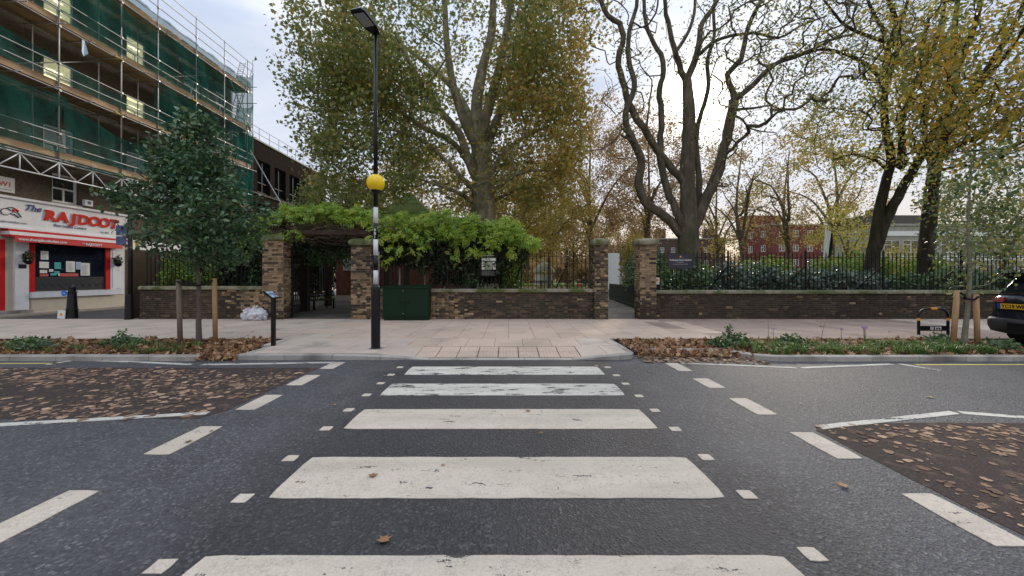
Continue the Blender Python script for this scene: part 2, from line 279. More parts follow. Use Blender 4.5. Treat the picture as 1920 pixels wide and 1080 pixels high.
def bag_mat():
    m = bpy.data.materials.new('clear_bag'); m.use_nodes = True; nt = m.node_tree; b = nt.nodes['Principled BSDF']; MATS['clear_bag'] = m
    g = nd(nt, 'ShaderNodeNewGeometry'); v = nd(nt, 'ShaderNodeTexVoronoi', i_Scale=11.0); lk(nt, g.outputs['Position'], v.inputs[0])
    s = nd(nt, 'ShaderNodeSeparateColor'); lk(nt, v.outputs['Color'], s.inputs[0])
    c = ramp(nt, s.outputs[0], [(0, (.55, .57, .60)), (.45, (.68, .69, .72)), (.6, (.22, .24, .27)), (.72, (.50, .45, .42)), (.8, (.5, .12, .10)), (.85, (.62, .63, .66)), (.95, (.12, .13, .15))], 'CONSTANT')
    n = nd(nt, 'ShaderNodeTexNoise', i_Scale=16.0, i_Detail=3.0); lk(nt, g.outputs['Position'], n.inputs[0])
    c = mix(nt, .45, c, (.62, .63, .68))
    lk(nt, c, b.inputs['Base Color']); b.inputs['Roughness'].default_value = .22
    bp = nd(nt, 'ShaderNodeBump', i_Strength=.8, i_Distance=.03); lk(nt, n.outputs['Fac'], bp.inputs['Height']); lk(nt, bp.outputs[0], b.inputs['Normal'])
bag_mat()

# ------------------------------------------------------------------ mesh helpers
class MB:
    def __init__(s): s.v = []; s.f = []; s.mi = []; s.m = 0
    def add(s, vs, fs):
        o = len(s.v); s.v += [tuple(p) for p in vs]; s.f += [tuple(i+o for i in f) for f in fs]; s.mi += [s.m]*len(fs); return s
    def box(s, x0, x1, y0, y1, z0, z1, M=None):
        vs = [Vector((x, y, z)) for z in (z0, z1) for y in (y0, y1) for x in (x0, x1)]
        if M is not None: vs = [M @ v for v in vs]
        return s.add(vs, [(0, 2, 3, 1), (4, 5, 7, 6), (0, 1, 5, 4), (2, 6, 7, 3), (0, 4, 6, 2), (1, 3, 7, 5)])
    def tube(s, pts, r, n=8, cap=True):
        pts = [Vector(p) for p in pts]; rs = r if hasattr(r, '__len__') else [r]*len(pts)
        vs = []; up = None
        for i, p in enumerate(pts):
            d = (pts[min(i+1, len(pts)-1)]-pts[max(i-1, 0)])
            d = d.normalized() if d.length > 1e-9 else Vector((0, 0, 1))
            if up is None:
                up = Vector((1, 0, 0)) if abs(d.x) < .8 else Vector((0, 1, 0))
            u = (up-d*up.dot(d)).normalized(); up = u; w_ = d.cross(u)
            for k in range(n):
                a = 2*math.pi*k/n; vs.append(p+(u*math.cos(a)+w_*math.sin(a))*rs[i])
        fs = []
        for i in range(len(pts)-1):
            for k in range(n):
                k2 = (k+1) % n; fs.append((i*n+k, i*n+k2, (i+1)*n+k2, (i+1)*n+k))
        if cap: fs += [tuple(range(n))[::-1], tuple((len(pts)-1)*n+k for k in range(n))]
        return s.add(vs, fs)
    def lathe(s, c, prof, n=16, M=None):
        c = Vector(c); vs = []; fs = []
        for (r, z) in prof:
            for k in range(n):
                a = 2*math.pi*k/n; v = Vector((r*math.cos(a), r*math.sin(a), z))
                vs.append(c+(M @ v if M is not None else v))
        for i in range(len(prof)-1):
            for k in range(n):
                k2 = (k+1) % n; fs.append((i*n+k, i*n+k2, (i+1)*n+k2, (i+1)*n+k))
        fs += [tuple(range(n))[::-1], tuple((len(prof)-1)*n+k for k in range(n))]
        return s.add(vs, fs)
    def prism(s, poly, z0, z1, zf=None):
        n = len(poly)
        zt = [(zf(*p) if zf else z1) for p in poly]
        vs = [(x, y, z0) for x, y in poly]+[(p[0], p[1], z) for p, z in zip(poly, zt)]
        fs = [tuple(range(n))[::-1], tuple(range(n, 2*n))]+[(i, (i+1) % n, n+(i+1) % n, n+i) for i in range(n)]
        return s.add(vs, fs)
    def quad(s, a, b, c, d): return s.add([a, b, c, d], [(0, 1, 2, 3)])
    def mesh(s, name, mats, smooth=False):
        me = bpy.data.meshes.new(name); me.from_pydata(s.v, [], s.f); me.update()
        for m in (mats if isinstance(mats, (list, tuple)) else [mats]): me.materials.append(MATS[m])
        if s.m: me.polygons.foreach_set('material_index', s.mi)
        if smooth: me.polygons.foreach_set('use_smooth', [True]*len(me.polygons))
        return me
    def build(s, name, mats, parent=None, smooth=False, **k): return link(name, s.mesh(name, mats, smooth), parent, **k)

def wm(o):
    b = Matrix.LocRotScale(o.location, o.rotation_euler, o.scale)
    return wm(o.parent) @ o.matrix_parent_inverse @ b if o.parent else b
def link(name, me, parent=None, label=None, cat=None, group=None, kind=None):
    o = bpy.data.objects.new(name, me); COL.objects.link(o)
    if parent is not None: o.parent = parent; o.matrix_parent_inverse = wm(parent).inverted()
    return tag(o, label, cat, group, kind)
def tag(o, label=None, cat=None, group=None, kind=None):
    if label: o['label'] = label
    if cat: o['category'] = cat
    if group: o['group'] = group
    if kind: o['kind'] = kind
    return o
def thing(name, label, cat, loc=(0, 0, 0), group=None):
    o = bpy.data.objects.new(name, None); COL.objects.link(o); o.location = loc; o.empty_display_size = .2
    return tag(o, label, cat, group)
def copy_tree(o, parent=None, loc=None):
    c = o.copy(); COL.objects.link(c)
    if parent is not None: c.parent = parent
    if loc is not None: c.location = loc
    for ch in [x for x in KIDS.get(o.name, [])]: copy_tree(ch, c)
    return c
KIDS = {}
def index_kids(o):
    for x in list(bpy.data.objects):
        if x.parent: KIDS.setdefault(x.parent.name, []).append(x) if x not in KIDS.get(x.parent.name, []) else None

def np_mesh(name, V, faces, mats, rnd=None, mi=None, smooth=False):
    """V (n,3); faces list of (k,m) index arrays; rnd per-vertex"""
    me = bpy.data.meshes.new(name); me.vertices.add(len(V)); me.vertices.foreach_set('co', np.ascontiguousarray(V, np.float32).ravel())
    idx = np.concatenate([f.ravel() for f in faces]); tot = np.concatenate([np.full(len(f), f.shape[1]) for f in faces])
    me.loops.add(len(idx)); me.loops.foreach_set('vertex_index', idx.astype(np.int32))
    me.polygons.add(len(tot)); st = np.concatenate([[0], np.cumsum(tot)[:-1]])
    me.polygons.foreach_set('loop_start', st.astype(np.int32))
    try: me.polygons.foreach_set('loop_total', tot.astype(np.int32))
    except Exception: pass
    for m in (mats if isinstance(mats, (list, tuple)) else [mats]): me.materials.append(MATS[m])
    if mi is not None: me.polygons.foreach_set('material_index', mi.astype(np.int32))
    if smooth: me.polygons.foreach_set('use_smooth', np.ones(len(tot), bool))
    if rnd is not None:
        a = me.attributes.new('rnd', 'FLOAT', 'POINT'); a.data.foreach_set('value', rnd.astype(np.float32))
    me.update(calc_edges=True); return me

# leaf templates: (verts, faces) lying in xy, +y is the tip
T_KITE = (np.array([(0, 0, 0), (.32, .45, .10), (0, 1, 0), (-.32, .45, .10)], float), np.array([(0, 1, 2), (0, 2, 3)]))
T_OVAL = (np.array([(0, 0, 0), (.26, .3, .06), (.24, .65, .05), (0, 1, -.05), (-.24, .65, .05), (-.26, .3, .06), (0, .5, -.02)], float),
          np.array([(0, 1, 6), (1, 2, 6), (2, 3, 6), (3, 4, 6), (4, 5, 6), (5, 0, 6)]))
T_LOBE = (np.array([(0, 0, 0), (.5, .12, .05), (.28, .42, .0), (.48, .68, .06), (.15, .62, 0), (0, 1, -.06), (-.15, .62, 0), (-.48, .68, .06), (-.28, .42, 0), (-.5, .12, .05)], float),
          np.array([(0, 1, 2), (2, 3, 4), (4, 5, 6), (6, 7, 8), (8, 9, 0), (0, 2, 8), (2, 4, 6), (2, 6, 8)]))
_r = np.random.default_rng(3); _a = np.linspace(0, 2*np.pi, 12, endpoint=False); _q = _r.uniform(.32, .62, 12)*(1+.25*np.cos(_a*2.5))
T_BLOT = (np.concatenate([[[0, .5, .01]], np.stack([np.cos(_a)*_q*.8, .5+np.sin(_a)*_q, np.zeros(12)], 1)]), np.array([(0, i+1, (i+1) % 12+1) for i in range(12)]))
def pinnate():
    V = []; Fc = []
    for i, (t, s) in enumerate([(.15, 1), (.15, -1), (.38, 1), (.38, -1), (.62, 1), (.62, -1), (.82, 0)]):
        o = len(V); a = s*1.0
        d = np.array([math.sin(a), math.cos(a)]); p = np.array([-d[1], d[0]]); b = np.array([0, t])
        L = .38 if s else .30
        q = [b, b+d*L*.5+p*.10, b+d*L, b+d*L*.5-p*.10]
        z = [0-.1*t*t, .03-.1*t*t, -.08-.1*t*t, .03-.1*t*t]
        V += [(x[0], x[1], zz) for x, zz in zip(q, z)]; Fc += [(o, o+1, o+2), (o, o+2, o+3)]
    return np.array(V, float), np.array(Fc)
T_PINN = pinnate()
def leaves(name, P, size, mats, tpl=T_KITE, droop=.3, upn=.6, rnd=None, sv=.35, rng=RNG, nrm=None):
    """scatter one leaf per point; upn = how strongly leaf faces look up"""
    n = len(P)
    if nrm is None: nrm = rng.normal(size=(n, 3)); nrm /= np.linalg.norm(nrm, axis=1)[:, None]; nrm = nrm+np.array([0, 0, upn])
    nrm = nrm/np.linalg.norm(nrm, axis=1)[:, None]
    d = rng.normal(size=(n, 3)); d[:, 2] -= droop; d -= nrm*(d*nrm).sum(1)[:, None]; d /= np.linalg.norm(d, axis=1)[:, None]+1e-9
    s = np.cross(d, nrm); sz = size*(1+sv*rng.uniform(-1, 1, n))
    T, Ff = tpl; k = len(T)
    V = P[:, None, :]+(T[None, :, 0:1]*s[:, None, :]+T[None, :, 1:2]*d[:, None, :]+T[None, :, 2:3]*nrm[:, None, :])*sz[:, None, None]
    Fa = (Ff[None]+(np.arange(n)*k)[:, None, None]).reshape(-1, Ff.shape[1])
    if rnd is None: rnd = rng.uniform(0, 1, n)
    return np_mesh(name, V.reshape(-1, 3), [Fa], mats, rnd=np.repeat(rnd, k))
def inside_ell(n, c, r, rng=RNG, shell=.0):
    d = rng.normal(size=(n, 3)); d /= np.linalg.norm(d, axis=1)[:, None]
    rad = (shell**3+(1-shell**3)*rng.uniform(0, 1, n))**(1/3)
    return np.array(c)+d*rad[:, None]*np.array(r)

TXT_CACHE = {}
def text(name, s, size, mat_, loc, rot, parent, ext=.004, off=0.0, shear=0.0, sx=1.0, align='LEFT', **k):
    cu = bpy.data.curves.new('t', 'FONT'); cu.body = s; cu.size = size; cu.extrude = ext; cu.offset = off; cu.shear = shear
    cu.align_x = align; cu.resolution_u = 3
    ob = bpy.data.objects.new('t', cu); COL.objects.link(ob)
    dg = bpy.context.evaluated_depsgraph_get(); me = bpy.data.meshes.new_from_object(ob.evaluated_get(dg))
    bpy.data.objects.remove(ob); bpy.data.curves.remove(cu)
    me.materials.clear(); me.materials.append(MATS[mat_])
    M = Matrix.Translation(loc) @ Euler(rot).to_matrix().to_4x4() @ Matrix.Diagonal((sx, 1, 1, 1)); me.transform(M); me.name = name
    return link(name, me, parent, **k)
# ================================================================== ground and road
m = MB(); m.quad((-300, -60, -.06), (300, -60, -.06), (300, 600, -.06), (-300, 600, -.06)); m.build('ground', 'far_ground', kind='structure')
m = MB(); m.quad((-70, -9, 0), (70, -9, 0), (70, 10.2, 0), (-70, 10.2, 0)); road = m.build('road', 'asphalt', kind='structure')
m = MB(); m.box(-70, 70, -9, -2.2, .0, .1); m.build('near_pavement', 'grey_paving', kind='structure')

def mark(name, poly, mt, z=.006, jit=.004, round_=0.0):
    """painted patch with a slightly ragged outline"""
    pts = []
    n = len(poly)
    for i in range(n):
        a = Vector(poly[i]); b = Vector(poly[(i+1) % n]); L = (b-a).length; k = max(2, int(L/.12))
        for j in range(k):
            p = a.lerp(b, j/k)
            if round_ and j == 0:
                pr = Vector(poly[i-1]); p = p+((pr-a).normalized()+(b-a).normalized())*round_
            pts.append((p.x+random.uniform(-jit, jit), p.y+random.uniform(-jit, jit)))
    m = MB(); m.prism(pts, .001, z); return m.build(name, mt, road)
def rect(x0, x1, y0, y1, sk=0): return [(x0, y0), (x1, y0), (x1+sk, y1), (x0+sk, y1)]
for i, (y0, y1) in enumerate([(1.50, 2.198), (2.769, 3.398), (4.03, 4.63), (5.17, 5.73), (6.26, 6.82)]):
    mark('crossing_stripe', rect(-1.745+.03*(i > 3), 1.575, y0, y1), 'white_paint' if i < 3 else 'worn_white_paint', round_=.012)
for px, py in [(458, 935), (545, 860), (612, 804), (656, 769), (691, 741), (719, 719), (740, 703), (757, 689), (312, 1063),
               (1517, 1040), (1398, 928), (1325, 858), (1269, 805), (1231, 770), (1198, 743), (1171, 720), (1150, 704), (1134, 689)]:
    Y = F*H/(py-CY); X = (-1.92 if px < 900 else 1.745); mark('road_stud', rect(X-.055, X+.055, Y-.055, Y+.055), 'white_paint', jit=.003, round_=.003)
for side, x, ys in (('l', -3.17, [(1.75, 2.87), (3.449, 4.10), (4.61, 5.19), (5.65, 6.24), (6.66, 7.18)]), ('r', 3.0, [(1.3, 1.85), (2.272, 2.83), (3.368, 3.945), (4.448, 5.05), (5.51, 6.03), (6.5, 7.1)])):
    for y0, y1 in ys: mark('give_way_dash', rect(x-.12, x+.12, y0, y1), 'white_paint', round_=.006)
def gp(px, py, z=0): Y = F*(H-z)/(py-CY); return Vector(((px-CX)/F*Y, Y))
def line(name, a, b, wd, mt):
    a = Vector(a); b = Vector(b); d = (b-a).normalized(); n = Vector((-d.y, d.x))*wd/2
    mark(name, [a-n, b-n, b+n, a+n], mt, jit=.003)
for a, b in [((180, 676), (360, 683.5)), ((378, 684), (625, 680)), ((88, 684), (150, 674)), ((1275, 680.5), (1493, 690)), ((1502, 690), (1672, 683)), ((1685, 682.5), (1762, 695)),
             ((0, 797), (390, 775)), ((1535, 802), (1790, 774)), ((1800, 774), (1920, 783))]:
    p, q = gp(*a), gp(*b)
    if a == (0, 797): p = p-(q-p)*.8
    if a == (1800, 774): q = q+(q-p)*.8
    line('zigzag_line', p, q, .10, 'worn_white_paint')
line('yellow_line', (-24, 7.02), (gp(148, 674).x, 7.08), .07, 'yellow_paint'); line('yellow_line', (gp(1712, 683).x, 6.98), (24, 7.0), .07, 'yellow_paint')
# high friction surfacing on the two approaches
def sheet(name, poly, mt, z, parent=road, kind=None, jit=.012):
    pts = []
    for i in range(len(poly)):
        a = Vector(poly[i]); b = Vector(poly[(i+1) % len(poly)]); k = max(2, int((b-a).length/.15))
        for j in range(k): p = a.lerp(b, j/k); pts.append((p.x+random.uniform(-jit, jit), p.y+random.uniform(-jit, jit)))
    m = MB(); m.add([(x, y, z) for x, y in pts], [tuple(range(len(pts)))]); return m.build(name, mt, parent, kind=kind)
AL = [(-24, 4.12), (-3.5, 4.33), (-3.36, 4.6), (-3.34, 6.75), (-24, 6.75)]
AR = [(3.17, .3), (24, .3), (24, 4.20), (3.55, 4.20), (3.19, 4.0)]
sheet('friction_surface', AL, 'antiskid_surface', .003); sheet('friction_surface', AR, 'antiskid_surface', .003)
def in_poly(P, poly):
    x, y = P[:, 0], P[:, 1]; r = np.zeros(len(P), bool); n = len(poly)
    for i in range(n):
        (x0, y0), (x1, y1) = poly[i], poly[(i+1) % n]
        c = ((y0 > y) != (y1 > y)) & (x < (x1-x0)*(y-y0)/(y1-y0+1e-12)+x0); r ^= c
    return r
def litter(name, poly, n, size, mt, z0, z1, label, upn=6, parent=None, zf=None, cat='fallen leaves', tpl=None, sv=.45, patchy=0):
    xs = [p[0] for p in poly]; ys = [p[1] for p in poly]
    P = np.stack([RNG.uniform(min(xs), max(xs), n*2), RNG.uniform(min(ys), max(ys), n*2), RNG.uniform(z0, z1, n*2)], 1)
    P = P[in_poly(P, poly)]
    if patchy: P = P[np.sin(P[:, 0]*1.3+2*np.sin(P[:, 1]*1.7))+np.sin(P[:, 1]*2.9+P[:, 0]*.6)+RNG.normal(size=len(P))*patchy > -.35]
    P = P[:n]
    if zf is not None: P[:, 2] += zf(P[:, 0], P[:, 1])
    me = leaves(name, P, size, mt, T_LOBE if tpl is None else tpl, droop=0, upn=upn, sv=sv)
    return link(name, me, parent, label=label, cat=cat if parent is None else None, kind='stuff')
litter('fallen_leaves', [(-13, 4.2), (-3.4, 4.35), (-3.4, 6.7), (-13, 6.7)], 1500, .045, 'flat_leaf', .006, .009, 'small trodden leaf scraps on the dark surfacing of the far left lane', upn=40, tpl=T_BLOT, sv=.6, patchy=.9)
litter('fallen_leaves', [(3.25, 1.0), (10, 1.0), (10, 4.15), (3.3, 4.15)], 1500, .045, 'flat_leaf', .006, .009, 'small trodden leaf scraps on the dark surfacing at the near right', upn=40, tpl=T_BLOT, sv=.6, patchy=.9)
litter('fallen_leaves', [(-13, 4.2), (-3.4, 4.35), (-3.4, 6.7), (-13, 6.7)], 1500, .085, 'flat_leaf', .006, .010, 'flattened brown leaves stuck on the dark surfacing of the far left lane', upn=40, tpl=T_BLOT, sv=.65, patchy=.9)
litter('fallen_leaves', [(3.25, 1.0), (10, 1.0), (10, 4.15), (3.3, 4.15)], 1500, .068, 'flat_leaf', .006, .010, 'flattened buff leaves stuck on the dark surfacing at the near right', upn=40, tpl=T_BLOT, sv=.65, patchy=.9)
litter('fallen_leaves', [(-6, 1.5), (7, 1.5), (7, 7.2), (-6, 7.2)], 26, .06, 'fallen_leaf', .012, .02, 'few stray leaves scattered over the open asphalt', upn=8)

# ================================================================== pavement
def sst(a, b, x): t = min(1, max(0, (x-a)/(b-a))); return t*t*(3-2*t)
def zp(x, y): return .10-.085*sst(-2.9, -1.7, x)*(1-sst(1.5, 2.2, x))*(1-sst(7.5, 8.9, y))
pav = thing('pavement', None, None); tag(pav, kind='structure')
m = MB(); m.box(-24, -5.45, 9.33, 13.68, -.02, .082); m.box(-5.45, 2.45, 8.9, 13.68, -.02, .082); m.box(2.45, 24, 9.33, 13.68, -.02, .082); m.box(-5.36, 2.36, 7.56, 8.9, -.03, .0)
m.build('bedding', 'joint_sand', pav)
slab_n = 0; SL = {}
def slab(x0, x1, y0, y1, name='paving_slab', mt='paving_stone', g=.004):
    global slab_n
    slab_n += 1; dz = random.uniform(-.0015, .0015)
    poly = [(x0+g, y0+g), (x1-g, y0+g), (x1-g, y1-g), (x0+g, y1-g)]
    if y0 < 8.9:
        m = MB(); m.prism(poly, .0, .1, zf=lambda x, y: zp(x, y)+dz); return m.build(name, mt, pav)
    key = (round(x1-x0, 3), round(y1-y0, 3), mt)
    if key not in SL:
        hx, hy = (x1-x0)/2-g, (y1-y0)/2-g
        m = MB(); m.box(-hx, hx, -hy, hy, .05, .1); SL[key] = m.mesh(name, mt)
    o = link(name, SL[key], pav); o.location = ((x0+x1)/2, (y0+y1)/2, dz); o.rotation_euler = (random.uniform(-.0015, .0015), random.uniform(-.0015, .0015), 0)
    return o
ys = [9.33, 10.2, 11.07, 11.94, 12.81, 13.67]
stuff_slab = MB()
for r in range(5):
    off = 0; x = -19.2-off
    while x < 16.8:
        mt = 'grey_paving' if x < -5.6+random.uniform(-1, 1) else ('paving_stone' if x < 4.5+random.uniform(-1.5, 1.5) else 'brown_paving')
        if x < -15.6 or x > 13: stuff_slab.box(x+.004, x+.636, ys[r]+.004, ys[r+1]-.004, .05, .1)
        else: slab(x, x+.64, ys[r], ys[r+1], mt=mt)
        x += .64
o = stuff_slab.build('paving_slabs', 'grey_paving', pav, kind='stuff')
for r, (y0, y1) in enumerate([(8.42, 9.33)]):
    x = -5.44+.0
    while x < 2.4:
        x1 = min(x+.64, 2.44); slab(x, x1, y0, y1, mt='grey_paving' if (x < -2.6 or x > 1.4) else 'paving_stone'); x += .64
# front row: plain flags each side, two rows of blister flags in the middle
for x0, x1 in [(-5.2, -4.56), (-4.56, -3.92), (-3.92, -3.28), (-3.28, -2.64), (-2.64, -1.86), (1.44, 1.95), (1.95, 2.36)]:
    slab(x0, x1, 7.56, 8.42, mt='grey_paving')
def blister_flag():
    m = MB(); m.box(-.197, .197, -.197, .197, -.03, 0)
    for i in range(6):
        for j in range(6):
            m.lathe((-.165+i*.066, -.165+j*.066, -.001), [(.019, 0), (.015, .005), (.006, .0065)], 7)
    return m.mesh('blister_flag', 'paving_stone')
bf = blister_flag()
for i in range(8):
    for j in range(2):
        o = link('blister_flag', bf, pav); x = -1.86+.2+i*.4125; y = 7.785+j*.41; o.location = (x, y, (zp(x, y-.2)+zp(x, y+.2))/2); o.rotation_euler = (math.atan2(zp(x, y+.2)-zp(x, y-.2), .4), 0, 0)
# kerbs: each stone a part
def kerb(pts, wd=.15, L=.9, z1=.1, zfun=None):
    """stones along a polyline of world xy points (road edge of the kerb)"""
    for a, b in zip(pts[:-1], pts[1:]):
        a = Vector(a); b = Vector(b); d = b-a; n = max(1, round(d.length/L)); dn = d.normalized(); nrm = Vector((-dn.y, dn.x))
        for i in range(n):
            p = a+d*(i/n)+dn*.004; q = a+d*((i+1)/n)-dn*.004
            poly = [tuple(p), tuple(q), tuple(q+nrm*wd), tuple(p+nrm*wd)]
            m = MB(); dz = random.uniform(-.002, .002)
            z = zfun or (lambda x, y: z1)
            # chamfered road edge
            pts3 = []
            vs = [(p.x, p.y, -.03), (q.x, q.y, -.03), (q.x+nrm.x*wd, q.y+nrm.y*wd, -.03), (p.x+nrm.x*wd, p.y+nrm.y*wd, -.03)]
            zt = [z(v[0], v[1])+dz for v in vs]
            vs += [(p.x, p.y, zt[0]-.014), (q.x, q.y, zt[1]-.014), (p.x+nrm.x*.016, p.y+nrm.y*.016, zt[0]), (q.x+nrm.x*.016, q.y+nrm.y*.016, zt[1]),
                   (q.x+nrm.x*wd, q.y+nrm.y*wd, zt[2]), (p.x+nrm.x*wd, p.y+nrm.y*wd, zt[3])]
            m.add(vs, [(0, 1, 5, 4), (4, 5, 7, 6), (6, 7, 8, 9), (2, 3, 9, 8), (1, 2, 8, 7, 5), (3, 0, 4, 6, 9)])
            m.build('kerb_stone', 'kerb_granite', pav)
kerb([(-16.5, 7.28), (-5.95, 7.28)]); kerb([(-5.95, 7.28), (-5.84, 7.36)], L=.5)
kerb([(-5.24, 7.38), (2.15, 7.38)], zfun=lambda x, y: zp(x, 7.4)); kerb([(2.15, 7.38), (2.38, 7.46), (2.49, 7.66)], L=.4)
kerb([(2.49, 7.66), (2.49, 9.3)], wd=.12)
kerb([(2.95, 7.92), (4.5, 7.92)]); kerb([(4.46, 7.75), (4.72, 7.42), (5.1, 7.24)], L=.6); kerb([(5.1, 7.24), (17.5, 7.28)])
kerb([(-5.36, 9.25), (-5.14, 7.42)], wd=.12)
m = MB(); m.box(-16, -5.5, 9.30, 9.327, -.05, .095); m.box(2.62, 11.1, 9.30, 9.327, -.05, .095); m.build('bed_edging', 'black_iron', pav)
# planting beds
def zsoil(x, y): return .03*np.sin(x*2.1)*np.cos(y*3.3)
def bed(poly, n):
    V = []; m = MB(); xs = [p[0] for p in poly]; ysv = [p[1] for p in poly]
    nx = int((max(xs)-min(xs))/.2)+1; ny = 12
    gx = np.linspace(min(xs), max(xs), nx); gy = np.linspace(min(ysv), max(ysv), ny)
    vs = [(x, y, .035+float(zsoil(x, y))+random.uniform(-.012, .012)) for y in gy for x in gx]
    m.add(vs, [(j*nx+i, j*nx+i+1, (j+1)*nx+i+1, (j+1)*nx+i) for j in range(ny-1) for i in range(nx-1)])
    return m.build(n, 'bed_soil', kind='structure')
bed([(-16.4, 7.43), (-5.2, 9.3)], 'planting_bed'); bed([(2.62, 7.95), (11.0, 9.3)], 'planting_bed'); 
m = MB(); m.prism([(4.7, 7.6), (5.0, 7.4), (11.0, 7.43), (11.0, 7.96), (4.5, 7.96)], .0, .04); m.build('planting_bed', 'bed_soil', kind='structure')
m = MB(); m.quad((11.0, 7.45, .008), (30, 7.45, .008), (30, 9.9, .008), (11.0, 9.9, .008)); m.build('parking_bay', 'asphalt', kind='structure')
litter('leaf_litter', [(-16, 7.45), (-5.9, 7.45), (-5.55, 9.28), (-11.0, 9.28), (-16, 8.6)], 5200, .085, 'fallen_leaf', .05, .105, 'brown leaf litter covering the planting bed on the left', upn=1.0, zf=zsoil)
litter('leaf_litter', [(-5.95, 7.30), (-5.25, 7.30), (-5.5, 9.28), (-6.6, 9.28)], 1300, .09, 'fallen_leaf', .01, .10, 'thick orange leaves heaped between the left kerb and the paved crossing apron', upn=.8)
litter('leaf_litter', [(2.62, 7.6), (4.6, 7.5), (4.6, 9.28), (2.62, 9.28)], 2200, .08, 'fallen_leaf', .02, .10, 'orange leaf litter round the short kerb at the right of the apron', upn=.9)
litter('leaf_litter', [(2.5, 7.15), (4.9, 7.0), (4.7, 7.7), (2.6, 7.9)], 700, .06, 'flat_leaf', .008, .02, 'trodden small leaves on the gutter right of the apron', upn=5)
litter('leaf_litter', [(4.6, 7.45), (11.0, 7.45), (11.0, 9.28), (4.6, 9.28)], 4200, .085, 'fallen_leaf', .04, .11, 'brown leaf litter under the strappy plants of the right bed', upn=1.0, zf=zsoil)
litter('fallen_leaves', [(-13, 9.5), (13, 9.5), (13, 13.5), (-13, 13.5)], 90, .065, 'fallen_leaf', .106, .112, 'few dry leaves scattered over the paving stones', upn=6)
litter('fallen_leaves', [(5.5, 12.2), (17, 12.2), (17, 13.6), (5.5, 13.6)], 160, .06, 'fallen_leaf', .106, .115, 'line of dry leaves blown against the foot of the right wall', upn=5)

# low plants in the beds
def blades(name, centres, n, L, wd, mt, label, spread=.14, cat='plants', splay=.8):
    V = []; rn = []; Fq = []; k = 0
    for (x, y, z) in centres:
        base = RNG.uniform(0, 1)
        for _ in range(n):
            a = RNG.uniform(0, 6.28); r = RNG.uniform(0, spread); l = L*RNG.uniform(.55, 1.15)
            b = np.array([x+math.cos(a)*r*.5, y+math.sin(a)*r*.5, z]); d = np.array([math.cos(a), math.sin(a), 0]); s = np.array([-d[1], d[0], 0])*wd
            o = RNG.uniform(.3, 1)*splay
            p1 = b+d*l*.35*o+np.array([0, 0, l*.62]); p2 = b+d*l*.95*o+np.array([0, 0, l*(.95-.5*o)])
            V += [b-s, b+s, p1+s, p1-s, p2]; Fq.append(k); k += 5; rn += [base*.5+RNG.uniform(0, .5)]*5
    q = np.array(Fq); f4 = np.stack([q, q+1, q+2, q+3], 1); f3 = np.stack([q+3, q+2, q+4], 1)
    me = np_mesh(name, np.array(V), [f4, f3], mt, rnd=np.array(rn)); return link(name, me, None, label=label, cat=cat, kind='stuff')
cs = [(RNG.uniform(4.95, 9.6), RNG.uniform(7.5, 8.5), .05) for _ in range(120)]
blades('strappy_plants', cs, 26, .26, .0065, 'grass_blade', 'dense strappy green plants filling the front of the right planting bed')
cs = [(RNG.normal(c, .28), RNG.uniform(7.6, 8.8), .05) for c in (-8.2, -8.0, -7.4, -7.0, -6.9, -10.4, -9.1) for _ in range(5)]
blades('strappy_plants', cs, 22, .20, .006, 'grass_blade', 'dark grassy tufts growing among the leaves of the left bed')
P = np.concatenate([inside_ell(500, (c, y, .12), (.45, .3, .16)) for c, y in ((-10.6, 8.4), (-11.2, 8.0), (-10.0, 8.1), (-8.6, 8.6))]); P[:, 2] = np.abs(P[:, 2]-.05)+.05
link('ground_cover', leaves('ground_cover', P, .07, 'shrub_leaf', T_OVAL, upn=.8), None, 'low broad leaved green plants in the left bed near the frame edge', 'plants', kind='stuff')
P = np.concatenate([inside_ell(260, (c, y, .12), (.3, .3, .2)) for c, y in ((4.6, 8.3), (5.1, 8.6), (6.2, 8.5), (9.7, 8.6), (10.2, 7.9))]); P[:, 2] = np.abs(P[:, 2]-.05)+.05
link('ground_cover', leaves('ground_cover', P, .10, 'shrub_leaf', T_OVAL, upn=.6), None, 'broad leaved green plants between the grass tufts of the right bed', 'plants', kind='stuff')
def weed(name, label, cat, x, y, h, stems, mt='shrub_leaf', nl=60, top=None, group=None):
    t = thing(name, label, cat, (x, y, .05), group); m = MB(); P = []
    for s in range(stems):
        dx = random.uniform(-.12, .12)*h; dy = random.uniform(-.1, .1)*h
        pts = [(x+dx*.2, y, .04), (x+dx*.5, y+dy*.5, .04+h*.5), (x+dx, y+dy, .04+h*random.uniform(.85, 1))]
        m.tube(pts, [.006, .005, .003], 5)
        for _ in range(nl//stems):
            k = random.uniform(.3, 1); P.append(Vector(pts[0]).lerp(Vector(pts[2]), k)+Vector((random.uniform(-1, 1), random.uniform(-1, 1), random.uniform(-.5, .5)))*.06)
        if top:
            c = Vector(pts[2]); Q = inside_ell(26, c, (.035, .035, .02)); link('flower_head', leaves('flower_head', Q, .025, top, T_OVAL, upn=.4), t)
    m.build('stem', 'shrub_leaf', t)
    if P: link('foliage', leaves('foliage', np.array([tuple(p) for p in P]), .05, mt, T_OVAL), t)
    return t
weed('tall_weed', 'spindly green weed with small leaves rising at the left end of the right bed', 'weed', at(1352, 630, 9.0).x, 8.7, .52, 4, 'shrub_leaf', 130)
weed('tall_weed', 'small fine green weed at the back of the left bed', 'weed', -9.2, 9.15, .3, 4, 'grass_blade', 80)
